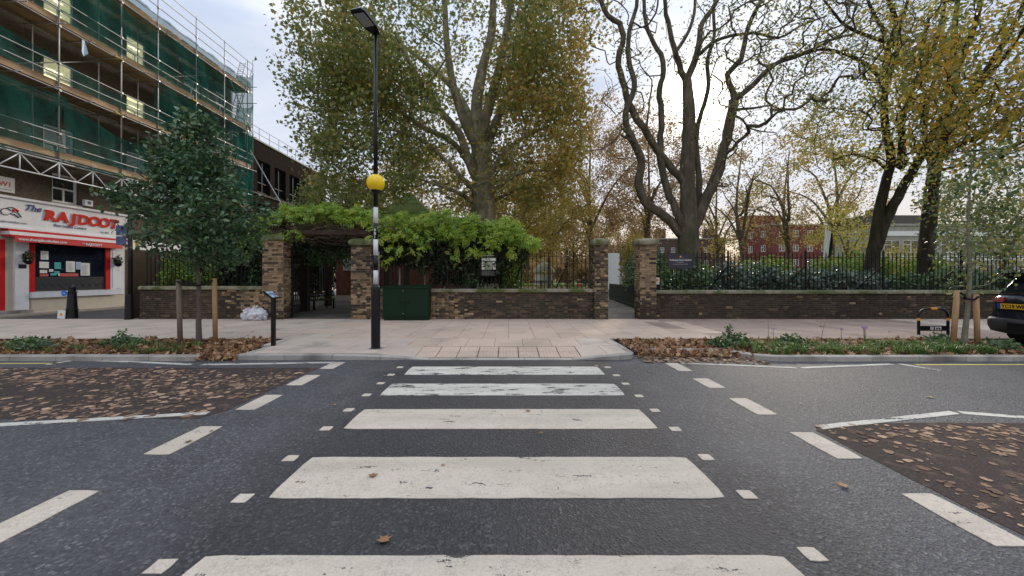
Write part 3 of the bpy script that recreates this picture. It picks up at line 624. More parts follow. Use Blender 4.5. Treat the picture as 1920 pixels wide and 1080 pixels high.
for i, (px, st, lb) in enumerate([(1450, 1, 'single stem with one mauve flower head left in the right bed'), (1577, 1, 'thin stem with a pale mauve flower head in the middle of the right bed'), (1622, 4, 'cluster of stems topped with the brightest purple flower heads')]):
    weed('purple_flower', lb, 'flower', (px-CX)/F*8.8, 8.8, .42, st, nl=0, top='purple_petal', group='purple flowers in the right bed')
for px, h in ((1441, .62), (1538, .55)):
    weed('dry_stalk', 'tall dry seed stalk in front of the wall, %s one' % ('left' if px < 1500 else 'right'), 'stalk', (px-CX)/F*8.9, 8.9, h, 1, nl=6, mt='fallen_leaf', group='dry stalks in the right bed')

# ================================================================== park walls and gate pillars
BM = {}
def brick_mesh(mt):
    if mt not in BM:
        m = MB(); e = .03
        m.add([(-.5, 0, -.5), (.5, 0, -.5), (.5, 0, .5), (-.5, 0, .5), (-.5+e/2, -1, -.5+e), (.5-e/2, -1, -.5+e), (.5-e/2, -1, .5-e), (-.5+e/2, -1, .5-e)],
              [(4, 5, 6, 7), (0, 1, 5, 4), (1, 2, 6, 5), (2, 3, 7, 6), (3, 0, 4, 7)])
        BM[mt] = m.mesh('brick', mt)
    return BM[mt]
def course(x0, x1, odd, S=.215, Hd=.1025, g=.010):
    out = []; x = x0; k = odd
    if odd: out.append((x, x+.06)); x += .07
    while x < x1-.02:
        L = (S if k % 2 == 0 else Hd); e = min(x+L, x1)
        if x1-e < .045: e = x1
        out.append((x, e)); x = e+g; k += 1
    return out
def brickwork(parent, org, ux, L, z0, z1, pick, n_ind, proud=.012, ch=.075):
    """bricks on a vertical face starting at org running along ux for L; outward normal = ux x z rotated"""
    ux = Vector(ux); nrm = Vector((ux.y, -ux.x, 0))   # outward
    rows = int((z1-z0)/ch+.5); ch = (z1-z0)/rows; cells = []
    for r in range(rows):
        for a, b in course(0, L, r % 2): cells.append((a, b, z0+r*ch+.005, z0+(r+1)*ch-.005))
    order = sorted(cells, key=lambda c: random.random()) if len(cells) > n_ind else cells
    if len(cells) > n_ind and n_ind > 0:   # those nearest the camera first
        order = sorted(cells, key=lambda c: (org[0]+ux.x*(c[0]+c[1])/2)**2)
    rest = []; rot = math.atan2(ux.y, ux.x)
    for i, (a, b, za, zb) in enumerate(order):
        p = Vector(org)+ux*(a+b)/2; p.z = (za+zb)/2; pr = proud+random.uniform(-.004, .004)
        mt = pick(p.x, p.y, p.z)
        if i < n_ind:
            o = bpy.data.objects.new('brick', brick_mesh(mt)); COL.objects.link(o); o.parent = parent; o.matrix_parent_inverse = PINV[parent.name]
            o.location = p; o.scale = (b-a, pr, zb-za); o.rotation_euler = (random.uniform(-.004, .004), random.uniform(-.006, .006), rot)
        else: rest.append((p, b-a, zb-za, pr, mt))
    if rest:
        e = .03; T = np.array([(-.5, 0, -.5), (.5, 0, -.5), (.5, 0, .5), (-.5, 0, .5), (-.5+e/2, -1, -.5+e), (.5-e/2, -1, -.5+e), (.5-e/2, -1, .5-e), (-.5+e/2, -1, .5-e)])
        Fc = np.array([(4, 5, 6, 7), (0, 1, 5, 4), (1, 2, 6, 5), (2, 3, 7, 6), (3, 0, 4, 7)])
        C = np.array([tuple(r[0]) for r in rest]); Wd = np.array([r[1] for r in rest]); Hh = np.array([r[2] for r in rest]); Pr = np.array([r[3] for r in rest])
        U = np.array(ux)[None]; N = np.array(nrm)[None]
        V = C[:, None]+T[None, :, 0:1]*Wd[:, None, None]*U[:, None]-T[None, :, 1:2]*Pr[:, None, None]*N[:, None]+T[None, :, 2:3]*Hh[:, None, None]*np.array([0, 0, 1.])
        n = len(rest); Fa = (Fc[None]+(np.arange(n)*8)[:, None, None]).reshape(-1, 4)
        ml = sorted({r[4] for r in rest}); mi = np.repeat([ml.index(r[4]) for r in rest], 5)
        link('brickwork', np_mesh('brickwork', V.reshape(-1, 3), [Fa], ml, rnd=np.repeat(RNG.uniform(0, 1, n), 8), mi=mi), parent, kind='stuff')
PINV = {}
def pick_fn(f):
    def g(x, y, z):
        a, b = f(x, z); r = random.random()
        return 'yellow_stock_brick' if r < a else ('brown_brick' if r < a+b else 'sooty_brick')
    return g
def wall(name, label, x0, x1, ztop, f, n_ind=300, ends=True):
    t = thing(name, label, 'wall', ((x0+x1)/2, 13.67, .1)); PINV[t.name] = wm(t).inverted()
    m = MB(); m.box(x0, x1, 13.682, 14.0, .02, ztop-.12); m.build('mortar_core', 'mortar', t)
    brickwork(t, (x0, 13.682, 0), (1, 0, 0), x1-x0, .10, ztop-.125, pick_fn(f), n_ind)
    x = x0
    while x < x1-.05:
        L = min(random.uniform(.8, 1.15), x1-x)
        if x1-(x+L) < .3: L = x1-x
        m = MB(); dz = random.uniform(-.004, .004)
        xa, xb = x+.004, x+L-.004
        prof = [(13.60, ztop-.118), (14.08, ztop-.118), (14.08, ztop-.03), (14.03, ztop), (13.66, ztop), (13.60, ztop-.035)]
        vs = [(xa, y, z+dz) for y, z in prof]+[(xb, y, z+dz) for y, z in prof]; n = 6
        m.add(vs, [tuple(range(n)), tuple(range(2*n-1, n-1, -1))]+[(i, i+n, (i+1) % n+n, (i+1) % n) for i in range(n)])
        m.build('coping_stone', 'coping_stone', t); x += L
    return t
def f_left(x, z): k = sst(-10.2, -9.0, x+.5*(z-.5)); return (k*.8, .12+.1*(1-k)) if z > .5 or k > .5 else (k*.6, .15)
def f_mid(x, z): k = 1-sst(-2.2, -.9, x+.3*(z-.5)); return (max(k*.72, .03*(z > .6)), .26 if k < .5 else .2)
def f_right(x, z): return (.008, .16 if z > .7 else .07)
w1 = wall('boundary_wall', 'low sooty brick park wall left of the arched creeper gate, behind the staked tree', -13.14, -8.68, 1.27, f_left)
w2 = wall('boundary_wall', 'low brick park wall behind the green cabinet, between the two gateways', -4.84, 3.02, 1.17, f_mid)
w3 = wall('boundary_wall', 'long dark mossy park wall right of the path gateway, behind the parked car', 5.2, 24, 1.12, f_right)
def pillar(name, label, x0, x1, z1, f, capo=.07, y0=13.52, y1=14.12):
    t = thing(name, label, 'pillar', ((x0+x1)/2, y0, .1)); PINV[t.name] = wm(t).inverted()
    m = MB(); m.box(x0+.012, x1-.012, y0+.012, y1-.012, .02, z1-.2); m.build('mortar_core', 'mortar', t)
    pf = pick_fn(f)
    brickwork(t, (x0, y0+.012, 0), (1, 0, 0), x1-x0, .10, z1-.21, pf, 200)
    brickwork(t, (x1-.012, y0, 0), (0, 1, 0), y1-y0, .10, z1-.21, pf, 100)
    brickwork(t, (x0+.012, y1, 0), (0, -1, 0), y1-y0, .10, z1-.21, pf, 0)
    m = MB(); c = capo
    prof = [(c-.03, z1-.20), (c, z1-.15), (c, z1-.06), (c-.05, z1), (-.1, z1+.04)]
    vs = []
    for o_, z in prof: vs += [(x0-o_, y0-o_, z), (x1+o_, y0-o_, z), (x1+o_, y1+o_, z), (x0-o_, y1+o_, z)]
    fs = [(3, 2, 1, 0), (16, 17, 18, 19)]
    for i in range(4):
        for k in range(4): k2 = (k+1) % 4; fs.append((i*4+k, i*4+k2, i*4+4+k2, i*4+4+k))
    m.add(vs, fs); m.build('cap_stone', 'coping_stone', t); return t
fy = lambda x, z: (.78, .2) if z > .75 else ((.45, .35) if z > .4 else (.12, .4))
fp = lambda x, z: (.55, .25) if .6 < z < 2.2 else ((.1, .55) if z > 2.2 else (.35, .3))
pillar('gate_pillar', 'yellow brick pillar with mossy cap at the left of the creeper covered gateway', -8.68, -7.94, 3.08, fy)
pillar('gate_pillar', 'browner brick pillar at the right of the creeper gateway, behind the striped beacon post', -5.56, -4.84, 2.92, fp)
pillar('gate_pillar', 'narrow brick pillar with dark cap at the left side of the open path gateway', 3.02, 3.50, 2.93, lambda x, z: (.35, .45) if z > 1.1 else (.12, .35), .05)
pillar('gate_pillar', 'yellow brick pillar at the right side of the open path gateway', 4.62, 5.2, 2.93, lambda x, z: (.85, .1) if z > 1.2 else ((.3, .4) if z > .6 else (.03, .2)))

# ================================================================== iron railings
m = MB(); s_ = .0105; m.box(-s_, s_, -s_, s_, 0, 1.28)
m.add([(-.014, -.014, 1.28), (.014, -.014, 1.28), (.014, .014, 1.28), (-.014, .014, 1.28), (0, 0, 1.39)], [(0, 1, 4), (1, 2, 4), (2, 3, 4), (3, 0, 4), (3, 2, 1, 0)])
bar_me = m.mesh('bar', 'black_iron')
m = MB(); m.box(-.024, .024, -.024, .024, 0, 1.36); m.add([(-.03, -.03, 1.36), (.03, -.03, 1.36), (.03, .03, 1.36), (-.03, .03, 1.36), (0, 0, 1.47)], [(0, 1, 4), (1, 2, 4), (2, 3, 4), (3, 0, 4), (3, 2, 1, 0)])
post_me = m.mesh('post', 'black_iron')
def railing(label, x0, x1, z, posts):
    t = thing('iron_railing', label, 'railing', ((x0+x1)/2, 13.84, z))
    for zz in (.10, 1.17): m = MB(); m.box(x0, x1, 13.822, 13.858, z+zz-.009, z+zz+.009); m.build('rail', 'black_iron', t)
    n = int((x1-x0)/.15); pinv = wm(t).inverted()
    for i in range(n+1):
        x = x0+.06+i*(x1-x0-.12)/n
        if any(abs(x-p) < .06 for p in posts): continue
        o = bpy.data.objects.new('bar', bar_me); COL.objects.link(o); o.parent = t; o.matrix_parent_inverse = pinv; o.location = (x, 13.84, z)
        o.rotation_euler = (random.uniform(-.006, .006), random.uniform(-.006, .006), 0)
    for p in posts:
        o = link('post', post_me, t); o.location = (p, 13.84, z)
        m = MB(); m.tube([(p, 13.86, z+.86), (p-.12, 14.2, z+.5), (p-.4, 14.75, z-.25)], .022, 6); m.build('back_stay', 'black_iron', t)
    return t
railing('black spiked iron railing on the wall left of the creeper gate', -13.1, -8.7, 1.27, [-11.2])
railing('black spiked iron railing above the middle wall, carrying the map board', -4.84, 2.98, 1.17, [-2.2, .45, 2.1])
railing('long black spiked iron railing on the right wall', 5.24, 23.9, 1.12, [7.9, 10.7, 13.5, 16.3, 19.1, 21.9])
# ================================================================== restaurant building under scaffold
XF = -20.3
def yf(px, X=XF): return X*F/(px-CX)
t = thing('corner_restaurant', 'brown brick corner building with white and red restaurant front and lit upper windows', 'building', (XF, 20, .1)); B = t
WY0, WY1 = 9.5, 28.1
rows_ = [(6.75, 8.35), (9.85, 11.35), (12.95, 14.55)]; cols_ = [(13.2, 14.3), (16.75, 17.95), (20.4, 21.5), (24.0, 25.3), (26.6, 27.6)]
opens = [(y0, y1, z0, z1) for z0, z1 in rows_ for y0, y1 in cols_]+[(13.4, 14.5, 4.95, 6.25), (17.07, 18.1, 4.95, 6.25), (21.0, 22.1, 4.95, 6.25), (24.5, 25.6, 4.95, 6.25)]
ysx = sorted({WY0, WY1}|{v for o in opens for v in o[:2]}); zsx = sorted({3.6, 15.4}|{v for o in opens for v in o[2:]})
m = MB(); m.m = 0
for i in range(len(ysx)-1):
    for j in range(len(zsx)-1):
        yc, zc = (ysx[i]+ysx[i+1])/2, (zsx[j]+zsx[j+1])/2
        if any(a < yc < b_ and c < zc < d for a, b_, c, d in opens): continue
        m.quad((XF, ysx[i], zsx[j]), (XF, ysx[i+1], zsx[j]), (XF, ysx[i+1], zsx[j+1]), (XF, ysx[i], zsx[j+1]))
for a, b_, c, d in opens:
    m.quad((XF, a, c), (XF-.2, a, c), (XF-.2, a, d), (XF, a, d)); m.quad((XF, b_, c), (XF, b_, d), (XF-.2, b_, d), (XF-.2, b_, c)); m.quad((XF, a, d), (XF-.2, a, d), (XF-.2, b_, d), (XF, b_, d)); m.quad((XF, a, c), (XF, b_, c), (XF-.2, b_, c), (XF-.2, a, c))
m.quad((XF, WY0, 3.6), (XF, WY0, 15.4), (-34, WY0, 15.4), (-34, WY0, 3.6)); m.quad((XF, WY1, 0), (-34, WY1, 0), (-34, WY1, 15.4), (XF, WY1, 15.4)); m.quad((XF, WY0, 15.4), (XF, WY1, 15.4), (-34, WY1, 15.4), (-34, WY0, 15.4))
m.build('wall', 'facade_brick', t)
m = MB(); m.box(XF-.15, XF+.12, WY0, WY1, 15.4, 15.62); m.build('parapet_coping', 'concrete', t)
lit = {(1, 2), (2, 1), (1, 1), (2, 2), (2, 3), (0, 3)}
for k, (a, b_, c, d) in enumerate(opens):
    r, cc = divmod(k, 5) if k < 15 else (9, k)
    is_lit = (r, cc) in {(1, 1), (2, 1), (1, 2), (2, 2)}
    m = MB(); x0, x1 = XF-.16, XF-.08
    for q in ((a, a+.09, c, d), (b_-.09, b_, c, d), (a+.09, b_-.09, d-.1, d), (a+.09, b_-.09, c, c+.1), (a+.09, b_-.09, (c+d)/2-.035, (c+d)/2+.035), ((a+b_)/2-.025, (a+b_)/2+.025, c+.1, (c+d)/2-.035)): m.box(x0, x1, q[0], q[1], q[2], q[3])
    wn = m.build('window', 'white_gloss', t); m = MB(); m.quad((XF-.13, a+.05, c+.05), (XF-.13, b_-.05, c+.05), (XF-.13, b_-.05, d-.05), (XF-.13, a+.05, d-.05)); m.build('pane', 'lit_room' if is_lit else ('pale_glass' if r == 0 else 'dark_glass'), wn)  # panes of the first row are pale: sky reflection put into their colour
    if is_lit:
        m = MB()
        for yy in (.2, .5): m.tube([(XF-.12, a+yy, d-.55), (XF-.12, a+yy+.32, d-.5)], .025, 5)
        m.build('strip_light', 'tube_light', wn)
    m = MB(); m.box(XF-.05, XF+.09, a-.1, b_+.1, c-.11, c-.002); m.build('sill', 'concrete', wn)
# ---- shop front
Zs = lambda px, py, X=XF: H-(py-CY)/F*yf(px, X)
m = MB(); m.box(XF-.4, XF-.02, WY0, 20.6, .1, 3.6); m.build('shopfront_core', 'cream_render', t)
m = MB(); m.add([(XF+.16, 10, 3.62), (XF+.16, 20.15, 3.62), (XF+.30, 20.15, 4.74), (XF+.30, 10, 4.74), (XF, 10, 3.62), (XF, 20.15, 3.62), (XF, 20.15, 4.74), (XF, 10, 4.74)], [(0, 1, 2, 3), (0, 4, 5, 1), (3, 2, 6, 7), (1, 5, 6, 2), (0, 3, 7, 4)]); fascia = m.build('sign_fascia', 'sign_white', t)
m = MB(); m.box(XF+.0, XF+.36, 9.95, 20.2, 4.745, 4.84); m.box(XF, XF+.26, 9.95, 20.2, 3.54, 3.615); m.build('fascia_moulding', 'white_gloss', fascia)
TX = XF+.315
def ft(s, y, z, size, mt, **k):
    x = XF+.16+.14*(z+size*.35-3.62)/1.12+.006; return text('sign_lettering', s, size, mt, Vector((x, y, z)), (R(90+7.1), 0, R(90)), fascia, **k)
# slab serif capitals made of the plain capital plus serif bars
def serif_word(s, y, z, size, mt, adv):
    for ch in s:
        o = ft(ch, y, z, size, mt, off=.028*size/.55, ext=.004, align='CENTER', sx=1.12)
        h = size*.69; wd = {'R': .42, 'A': .56, 'J': .40, 'D': .44, 'O': 0, 'T': .16, 'o': 0}[ch]*size
        m = MB(); th = .055*size/.5
        def bar(yc, zc, w_):
            x = XF+.16+.14*(zc-3.62)/1.12+.006; m = MB(); m.box(x-.008, x+.012, yc-w_/2, yc+w_/2, zc-th/2, zc+th/2); m.build('letter_serif', mt, fascia)
        q = size*.30
        if ch == 'R': bar(y-size*.20, z+th*.3, q); bar(y-size*.22, z+h-th*.3, q); bar(y+size*.30, z+th*.3, q*.8)
        if ch == 'A': bar(y-size*.30, z+th*.3, q); bar(y+size*.30, z+th*.3, q); bar(y, z+h-th*.3, q*.7)
        if ch == 'J': bar(y+size*.10, z+h-th*.3, q*1.2)
        if ch == 'D': bar(y-size*.24, z+th*.3, q*.8); bar(y-size*.24, z+h-th*.3, q*.8)
        if ch == 'T': bar(y, z+th*.3, q*1.2); bar(y-size*.3, z+h-th*.9, th*1.3); bar(y+size*.3, z+h-th*.9, th*1.3)
        y += adv[ch]
serif_word('RAJDOOT', 16.78, 4.07, .60, 'sign_red', {'R': .47, 'A': .44, 'J': .41, 'D': .47, 'O': .46, 'T': .4})
ft('The', 15.86, 4.36, .36, 'sign_blue', off=.008, shear=.3); ft('Best Indian Cuisine', 16.95, 3.83, .17, 'sign_blue', shear=.2, sx=1.0); ft('Tel: 020', 18.9, 3.76, .12, 'grey_ink'); ft('www.therajdootindian.com', 14.7, 3.78, .12, 'grey_ink')
m = MB(); L0 = (15.15, 4.22)   # flourish emblem
def fx_(z): return XF+.16+.14*(z-3.62)/1.12+.012
def curve(pts, r, mt_m): mt_m.tube([(fx_(z), y, z) for y, z in pts], r, 5)
curve([(15.32+.16*math.cos(a), 4.2+.13*math.sin(a)) for a in np.linspace(.6, 5.2, 14)], .014, m); curve([(15.35, 4.36), (15.5, 4.40), (15.62, 4.34), (15.7, 4.2), (15.82, 4.05)], .016, m); curve([(15.45, 4.15), (15.6, 4.12), (15.74, 4.02)], .02, m); m.build('sign_emblem', 'black_iron', fascia)
m = MB(); curve([(15.52, 4.30), (15.62, 4.34), (15.70, 4.28)], .035, m); curve([(15.5, 4.28), (15.6, 4.22)], .025, m); m.build('sign_emblem', 'sign_red', fascia)
# awning
for z0, z1, mt, xo in ((3.44, 3.535, 'red_gloss', .30), (3.30, 3.437, 'sign_white', .36), (3.22, 3.297, 'red_gloss', .40)): m = MB(); m.box(XF, XF+xo, 15.35, 20.2, z0, z1); m.build('awning_roll', mt, t)
m = MB(); m.add([(XF+.44, 15.45, 3.03), (XF+.44, 19.75, 3.03), (XF+.42, 19.75, 3.24), (XF+.42, 15.45, 3.24), (XF+.43, 15.45, 3.03), (XF+.43, 19.75, 3.03), (XF+.41, 19.75, 3.24), (XF+.41, 15.45, 3.24)], [(0, 1, 2, 3), (7, 6, 5, 4), (0, 4, 5, 1), (1, 5, 6, 2), (0, 3, 7, 4)]); val = m.build('awning_valance', 'red_gloss', t)
text('awning_lettering', 'www.therajdootindian.com', .155, 'white_gloss', Vector((XF+.445, 15.55, 3.09)), (R(90), 0, R(90)), val, .003, .004, sx=1.0); text('awning_lettering', 'The', .08, 'white_gloss', Vector((XF+.445, 17.86, 3.14)), (R(90), 0, R(90)), val, .003, .001); text('awning_lettering', 'RAJDOOT', .155, 'white_gloss', Vector((XF+.445, 18.02, 3.08)), (R(90), 0, R(90)), val, .003, .006, sx=1.05)
# shop window
wy0, wy1 = 16.42, 19.3
m = MB(); m.box(XF-.05, XF+.0, wy0, wy1, .98, 3.05); sw = m.build('shop_window', 'shop_glass', t); m = MB(); m.box(XF+.002, XF+.006, wy0+.05, wy1-.05, .98, 1.60); fr = m.build('frosted_panel', 'frosted_glass', sw)
m = MB(); rr = random.Random(3)
for k in range(9):
    y = wy0+.25+k*.3
    for s in (-1, 1): m.tube([(XF+.009, y+s*(.02+.10*math.sin(a*.9)), 1.05+.05*a*1.4+.03*math.cos(a*2)) for a in np.linspace(0, 4.6, 10)], .010, 4)
m.tube([(XF+.009, wy0+.1, 1.5), (XF+.009, wy1-.1, 1.5)], .006, 4); m.build('frosted_pattern', 'frost_pattern', fr)
for y, z, w_, h, mt in ((16.65, 2.35, .28, .38, 'paper_white'), (16.6, 1.98, .34, .28, 'paper_white'), (17.15, 1.95, .25, .30, 'paper_teal'), (17.15, 1.72, .2, .14, 'paper_teal'), (16.62, 1.76, .26, .14, 'paper_white'), (17.0, 1.66, .22, .10, 'paper_teal'), (17.3, 1.64, .1, .12, 'paper_white'), (17.6, 1.82, .36, .50, 'paper_white'), (18.0, 1.95, .22, .35, 'paper_blue'), (18.2, 1.66, .40, .60, 'paper_white'), (17.35, 1.62, .75, .14, 'paper_red'), (16.62, 1.62, .3, .10, 'paper_red'), (16.95, 1.82, .16, .12, 'paper_white'), (17.35, 1.92, .18, .08, 'cabinet_green')):
    m = MB(); m.box(XF+.002, XF+.008+rr.uniform(0, .004), y, y+w_, z, z+h); nt_ = m.build('window_notice', mt, sw)
    if h > .3:
        m = MB()
        for k in range(int(h/.06)-1): m.box(XF+.0125, XF+.0135, y+.04, y+w_-.05-rr.uniform(0, .1), z+.05+k*.055, z+.065+k*.055)
        m.build('notice_print', 'grey_ink', nt_)
for a, b_ in ((16.2, 16.42), (19.3, 19.52)): m = MB(); m.box(XF-.05, XF+.05, a, b_, .95, 3.1); m.build('window_frame', 'red_gloss', t)
m = MB(); m.box(XF-.05, XF+.02, 16.42, 19.3, 3.05, 3.12); m.build('window_head', 'red_gloss', t)
m = MB(); m.box(XF-.04, XF+.14, 16.25, 19.75, .70, .95); m.build('window_sill', 'blue_white', t); m = MB(); m.box(XF-.05, XF+.04, 16.3, 20.1, .1, .69); m.build('stall_riser', 'cream_render', t)
for a, b_, mt in ((15.75, 16.2, 'white_gloss'), (19.52, 20.2, 'blue_white'), (13.2, 14.2, 'white_gloss'), (10, 13.2, 'white_gloss')): m = MB(); m.box(XF-.04, XF+.06, a, b_, .70 if a > 19 else .1, 3.2); m.build('pilaster', mt, t)
m = MB(); m.box(XF+.062, XF+.075, 19.62, 20.05, 1.0, 2.9); m.build('pilaster_panel', 'sign_white', t); m = MB(); m.box(XF+.076, XF+.09, 19.7, 19.98, 2.28, 2.38); m.build('name_plate', 'sign_navy', t); m = MB(); m.box(XF+.062, XF+.075, 15.85, 16.1, 1.95, 2.12); m.build('name_plate', 'sign_navy', t)
m = MB(); m.box(XF-.35, XF-.25, 14.2, 15.3, .25, 2.9); m.build('door', 'dark_glass', t)
for a, b_ in ((14.2, 14.32), (15.3, 15.45)): m = MB(); m.box(XF-.3, XF+.04, a, b_, .1, 3.1); m.build('door_frame', 'red_gloss', t)
m = MB(); m.box(XF-.3, XF+.5, 14.1, 16.0, .1, .24); m.build('door_step', 'kerb_granite', t)
rg = np.random.default_rng(50)
for y in (16.05, 19.75):
    bk = thing('hanging_basket', 'dark bracket basket of foliage on the shopfront, %s of the window' % ('left' if y < 18 else 'right'), 'basket', (XF+.2, y, 2.4), 'baskets on the restaurant front'); Q = inside_ell(170, (XF+.22, y, 2.45), (.17, .17, .24), rg); link('foliage', leaves('foliage', Q, .09, 'shade_leaf', T_OVAL, rng=rg), bk)
    m = MB(); m.lathe((XF+.22, y, 2.12), [(.05, 0), (.12, .06), (.14, .16)], 10); m.tube([(XF+.06, y, 2.6), (XF+.22, y, 2.72), (XF+.22, y, 2.4)], .01, 5); m.build('basket', 'black_iron', bk)
m = MB(); m.box(XF, XF+.14, 18.28, 18.62, 5.0, 5.28); m.build('alarm_box', 'white_gloss', t); m = MB(); m.box(XF+.142, XF+.15, 18.38, 18.52, 5.08, 5.22); m.build('alarm_lamp', 'sign_blue', t)
st = thing('street_sign', 'white street name plate fixed to the wall above the fascia', 'sign', (XF+.05, 15.4, 5.2)); m = MB(); m.box(XF+.002, XF+.04, 14.6, 15.75, 5.02, 5.62); bd = m.build('plate', 'paper_white', st)
text('lettering', 'W1', .26, 'paper_red', Vector((XF+.043, 15.25, 5.25)), (R(90), 0, R(90)), bd, .002, .006); m = MB(); m.box(XF+.041, XF+.045, 14.7, 15.65, 5.1, 5.13); m.build('print', 'grey_ink', bd)
m = MB(); m.box(XF-.3, XF-.02, 20.6, WY1, .1, 3.6); m.build('ground_floor_wall', 'sign_white', t)
m = MB(); m.tube([(XF+.10, 20.85, .15), (XF+.10, 20.85, 3.6)], .06, 8); m.build('downpipe', 'yellow_pipe', t)
# side street strip beside the building
m = MB(); m.box(-24, -19.6, 13.70, 60, -.02, .11); m.build('side_pavement', 'grey_paving', kind='structure'); m = MB(); m.quad((-19.6, 13.69, .02), (-14.0, 13.69, .02), (-14.0, 60, .02), (-19.6, 60, .02)); ss = m.build('side_street', 'asphalt', kind='structure')
m = MB(); m.quad((-19.3, 13.75, .026), (-19.2, 13.75, .026), (-19.2, 60, .026), (-19.3, 60, .026)); m.build('yellow_line', 'yellow_paint', ss)
m = MB(); m.box(-14.0, -13.7, 14.0, 24, .0, 2.6); t3 = m.build('side_wall', 'brown_brick'); tag(t3, 'brick return wall of the park along the side street', 'wall')

# ================================================================== scaffold
XS = -18.9; LZ = [6.6, 9.55, 12.25, 15.1]
ups = [9.9, 12.0, 14.1, 16.12, 18.72, 20.7, 23.2, 25.5, 27.75]
t = thing('scaffold', 'tube scaffold with toe boards and green netting on the restaurant building', 'scaffold', (XS, 20, 6.4)); S_ = t
for y in ups:
    m = MB(); ztop = 17.3 if y < 29 else 18.0; m.tube([(XS, y, 5.7 if y < 22 else 5.7), (XS+random.uniform(-.03, .03), y, ztop)], .028, 8); m.build('standard', 'galvanised_tube', t, smooth=True)
    m = MB(); m.tube([(XS-1.1, y, 6.4), (XS-1.1, y, 15.2)], .026, 6); m.build('standard', 'galvanised_tube', t, smooth=True)
for z in LZ:
    for dz, x in ((-.12, XS+.05), (1.0, XS+.05), (.52, XS+.05), (-.12, XS-1.05)):
        zz = z+dz
        m = MB(); pts = [(x, y, zz+random.uniform(-.02, .02)) for y in np.linspace(9.6, 28.2, 9)]; m.tube(pts, .026, 8); m.build('ledger', 'galvanised_tube', t, smooth=True)
    if z > 15:
        for dz in (1.55, 2.1): m = MB(); m.tube([(XS+.05, 9.6, z+dz), (XS+.05, 28.3, z+dz)], .026, 8); m.build('ledger', 'galvanised_tube', t, smooth=True)
    for y in np.arange(9.9, 28.0, 1.25):
        m = MB(); yy = y+random.uniform(-.2, .2); m.tube([(XS+.18+random.uniform(0, .22), yy, z-.06), (XF+.02, yy, z-.06)], .026, 6); m.build('transom', 'galvanised_tube', t, smooth=True)
    y = 9.6
    while y < 28.0:
        L = 3.9 if y+3.9 < 28.2 else 28.2-y
        for k in range(5):
            m = MB(); x = XS-.02-.23*(k+1); m.box(x+.004, x+.226, y+.01, y+L-.01, z, z+.038); m.build('scaffold_board', 'scaffold_board', t)
        m = MB(); dz = random.uniform(-.01, .02); m.box(XS-.065, XS-.028, y+.01, y+L-.01, z+.04+dz, z+.265+dz); m.build('toe_board', 'scaffold_board', t); y += L
for y0, y1, z in ((14.1, 18.72, 12.1), (18.72, 23.2, 9.4), (23.2, 27.75, 12.1), (20.7, 25.5, 15.0)):
    m = MB(); m.tube([(XS-1.0, y0, z-2.7), (XS-1.0, y1, z)], .026, 6); m.build('brace', 'galvanised_tube', t, smooth=True)
m = MB()
for z in LZ:
    for y in ups: m.box(XS-.045, XS+.09, y-.045, y+.045, z-.17, z-.08); m.box(XS-.04, XS+.085, y-.04, y+.04, z+.96, z+1.04)
m.build('couplers', 'grey_metal', t, kind='stuff')
for z in LZ[:3]:
    m = MB()
    for y in ups[2:8:2]: m.tube([(XS+.1, y-.35, z-.1), (XS+.1, y+.0, z-.1)], .034, 6)
    m.build('yellow_sleeve', 'yellow_pipe', t)
# lattice beam
m = MB(); m.tube([(XS+.05, 9.6, 6.38), (XS+.05, 22.4, 6.38)], .028, 8); m.tube([(XS+.05, 9.6, 5.72), (XS+.05, 22.4, 5.72)], .028, 8)
for i, y in enumerate(np.arange(9.6, 22.3, .65)): m.tube([(XS+.05, y, 5.72 if i % 2 else 6.38), (XS+.05, y+.65, 6.38 if i % 2 else 5.72)], .020, 6); (m.tube([(XS+.05, y, 5.72), (XS+.05, y, 6.38)], .02, 6) if i % 2 == 0 else None)
m.build('lattice_beam', 'pole_white', t, smooth=True)
# sagging netting between lifts
def net(y0, y1, zt, zb_, sag, xo=.10, n=60, slump=0):
    m = MB(); V = []; nv = 10
    for i in range(n+1):
        y = y0+(y1-y0)*i/n; u = i/n; top = zt-sag*math.sin(math.pi*u)**.8-slump*u
        for j in range(nv+1):
            v = j/nv; z = top+(zb_-top)*v
            V.append((XS+xo+.10*math.sin(u*9+v*2)*math.sin(math.pi*v)+.06*math.sin(y*4+z*1.5)+.035*math.sin(y*11+z*2.3)*math.sin(z*3+y)-.25*math.sin(math.pi*v)*(.5+.5*math.sin(y*1.3)), y, z))
    m.add(V, [(i*(nv+1)+j, (i+1)*(nv+1)+j, (i+1)*(nv+1)+j+1, i*(nv+1)+j+1) for i in range(n) for j in range(nv)]); m.build('netting', 'green_netting', S_, smooth=True)
net(9.8, 16.1, 15.0, 12.5, .15); net(16.1, 22.0, 15.0, 12.4, .3); net(22.0, 28.1, 15.0, 12.4, .25)
net(9.8, 15.6, 12.0, 9.8, .1, slump=1.3); net(15.6, 21.8, 10.9, 9.8, .55); net(20.6, 28.1, 12.1, 9.8, .15)
net(9.8, 16.3, 9.2, 6.8, .1); net(16.3, 22.0, 9.2, 6.85, .9); net(21.5, 28.1, 9.4, 6.8, .2)
net(17.0, 28.0, 15.75, 15.2, .1)
net(14.2, 19.2, 6.55, 6.35, .0, .14)
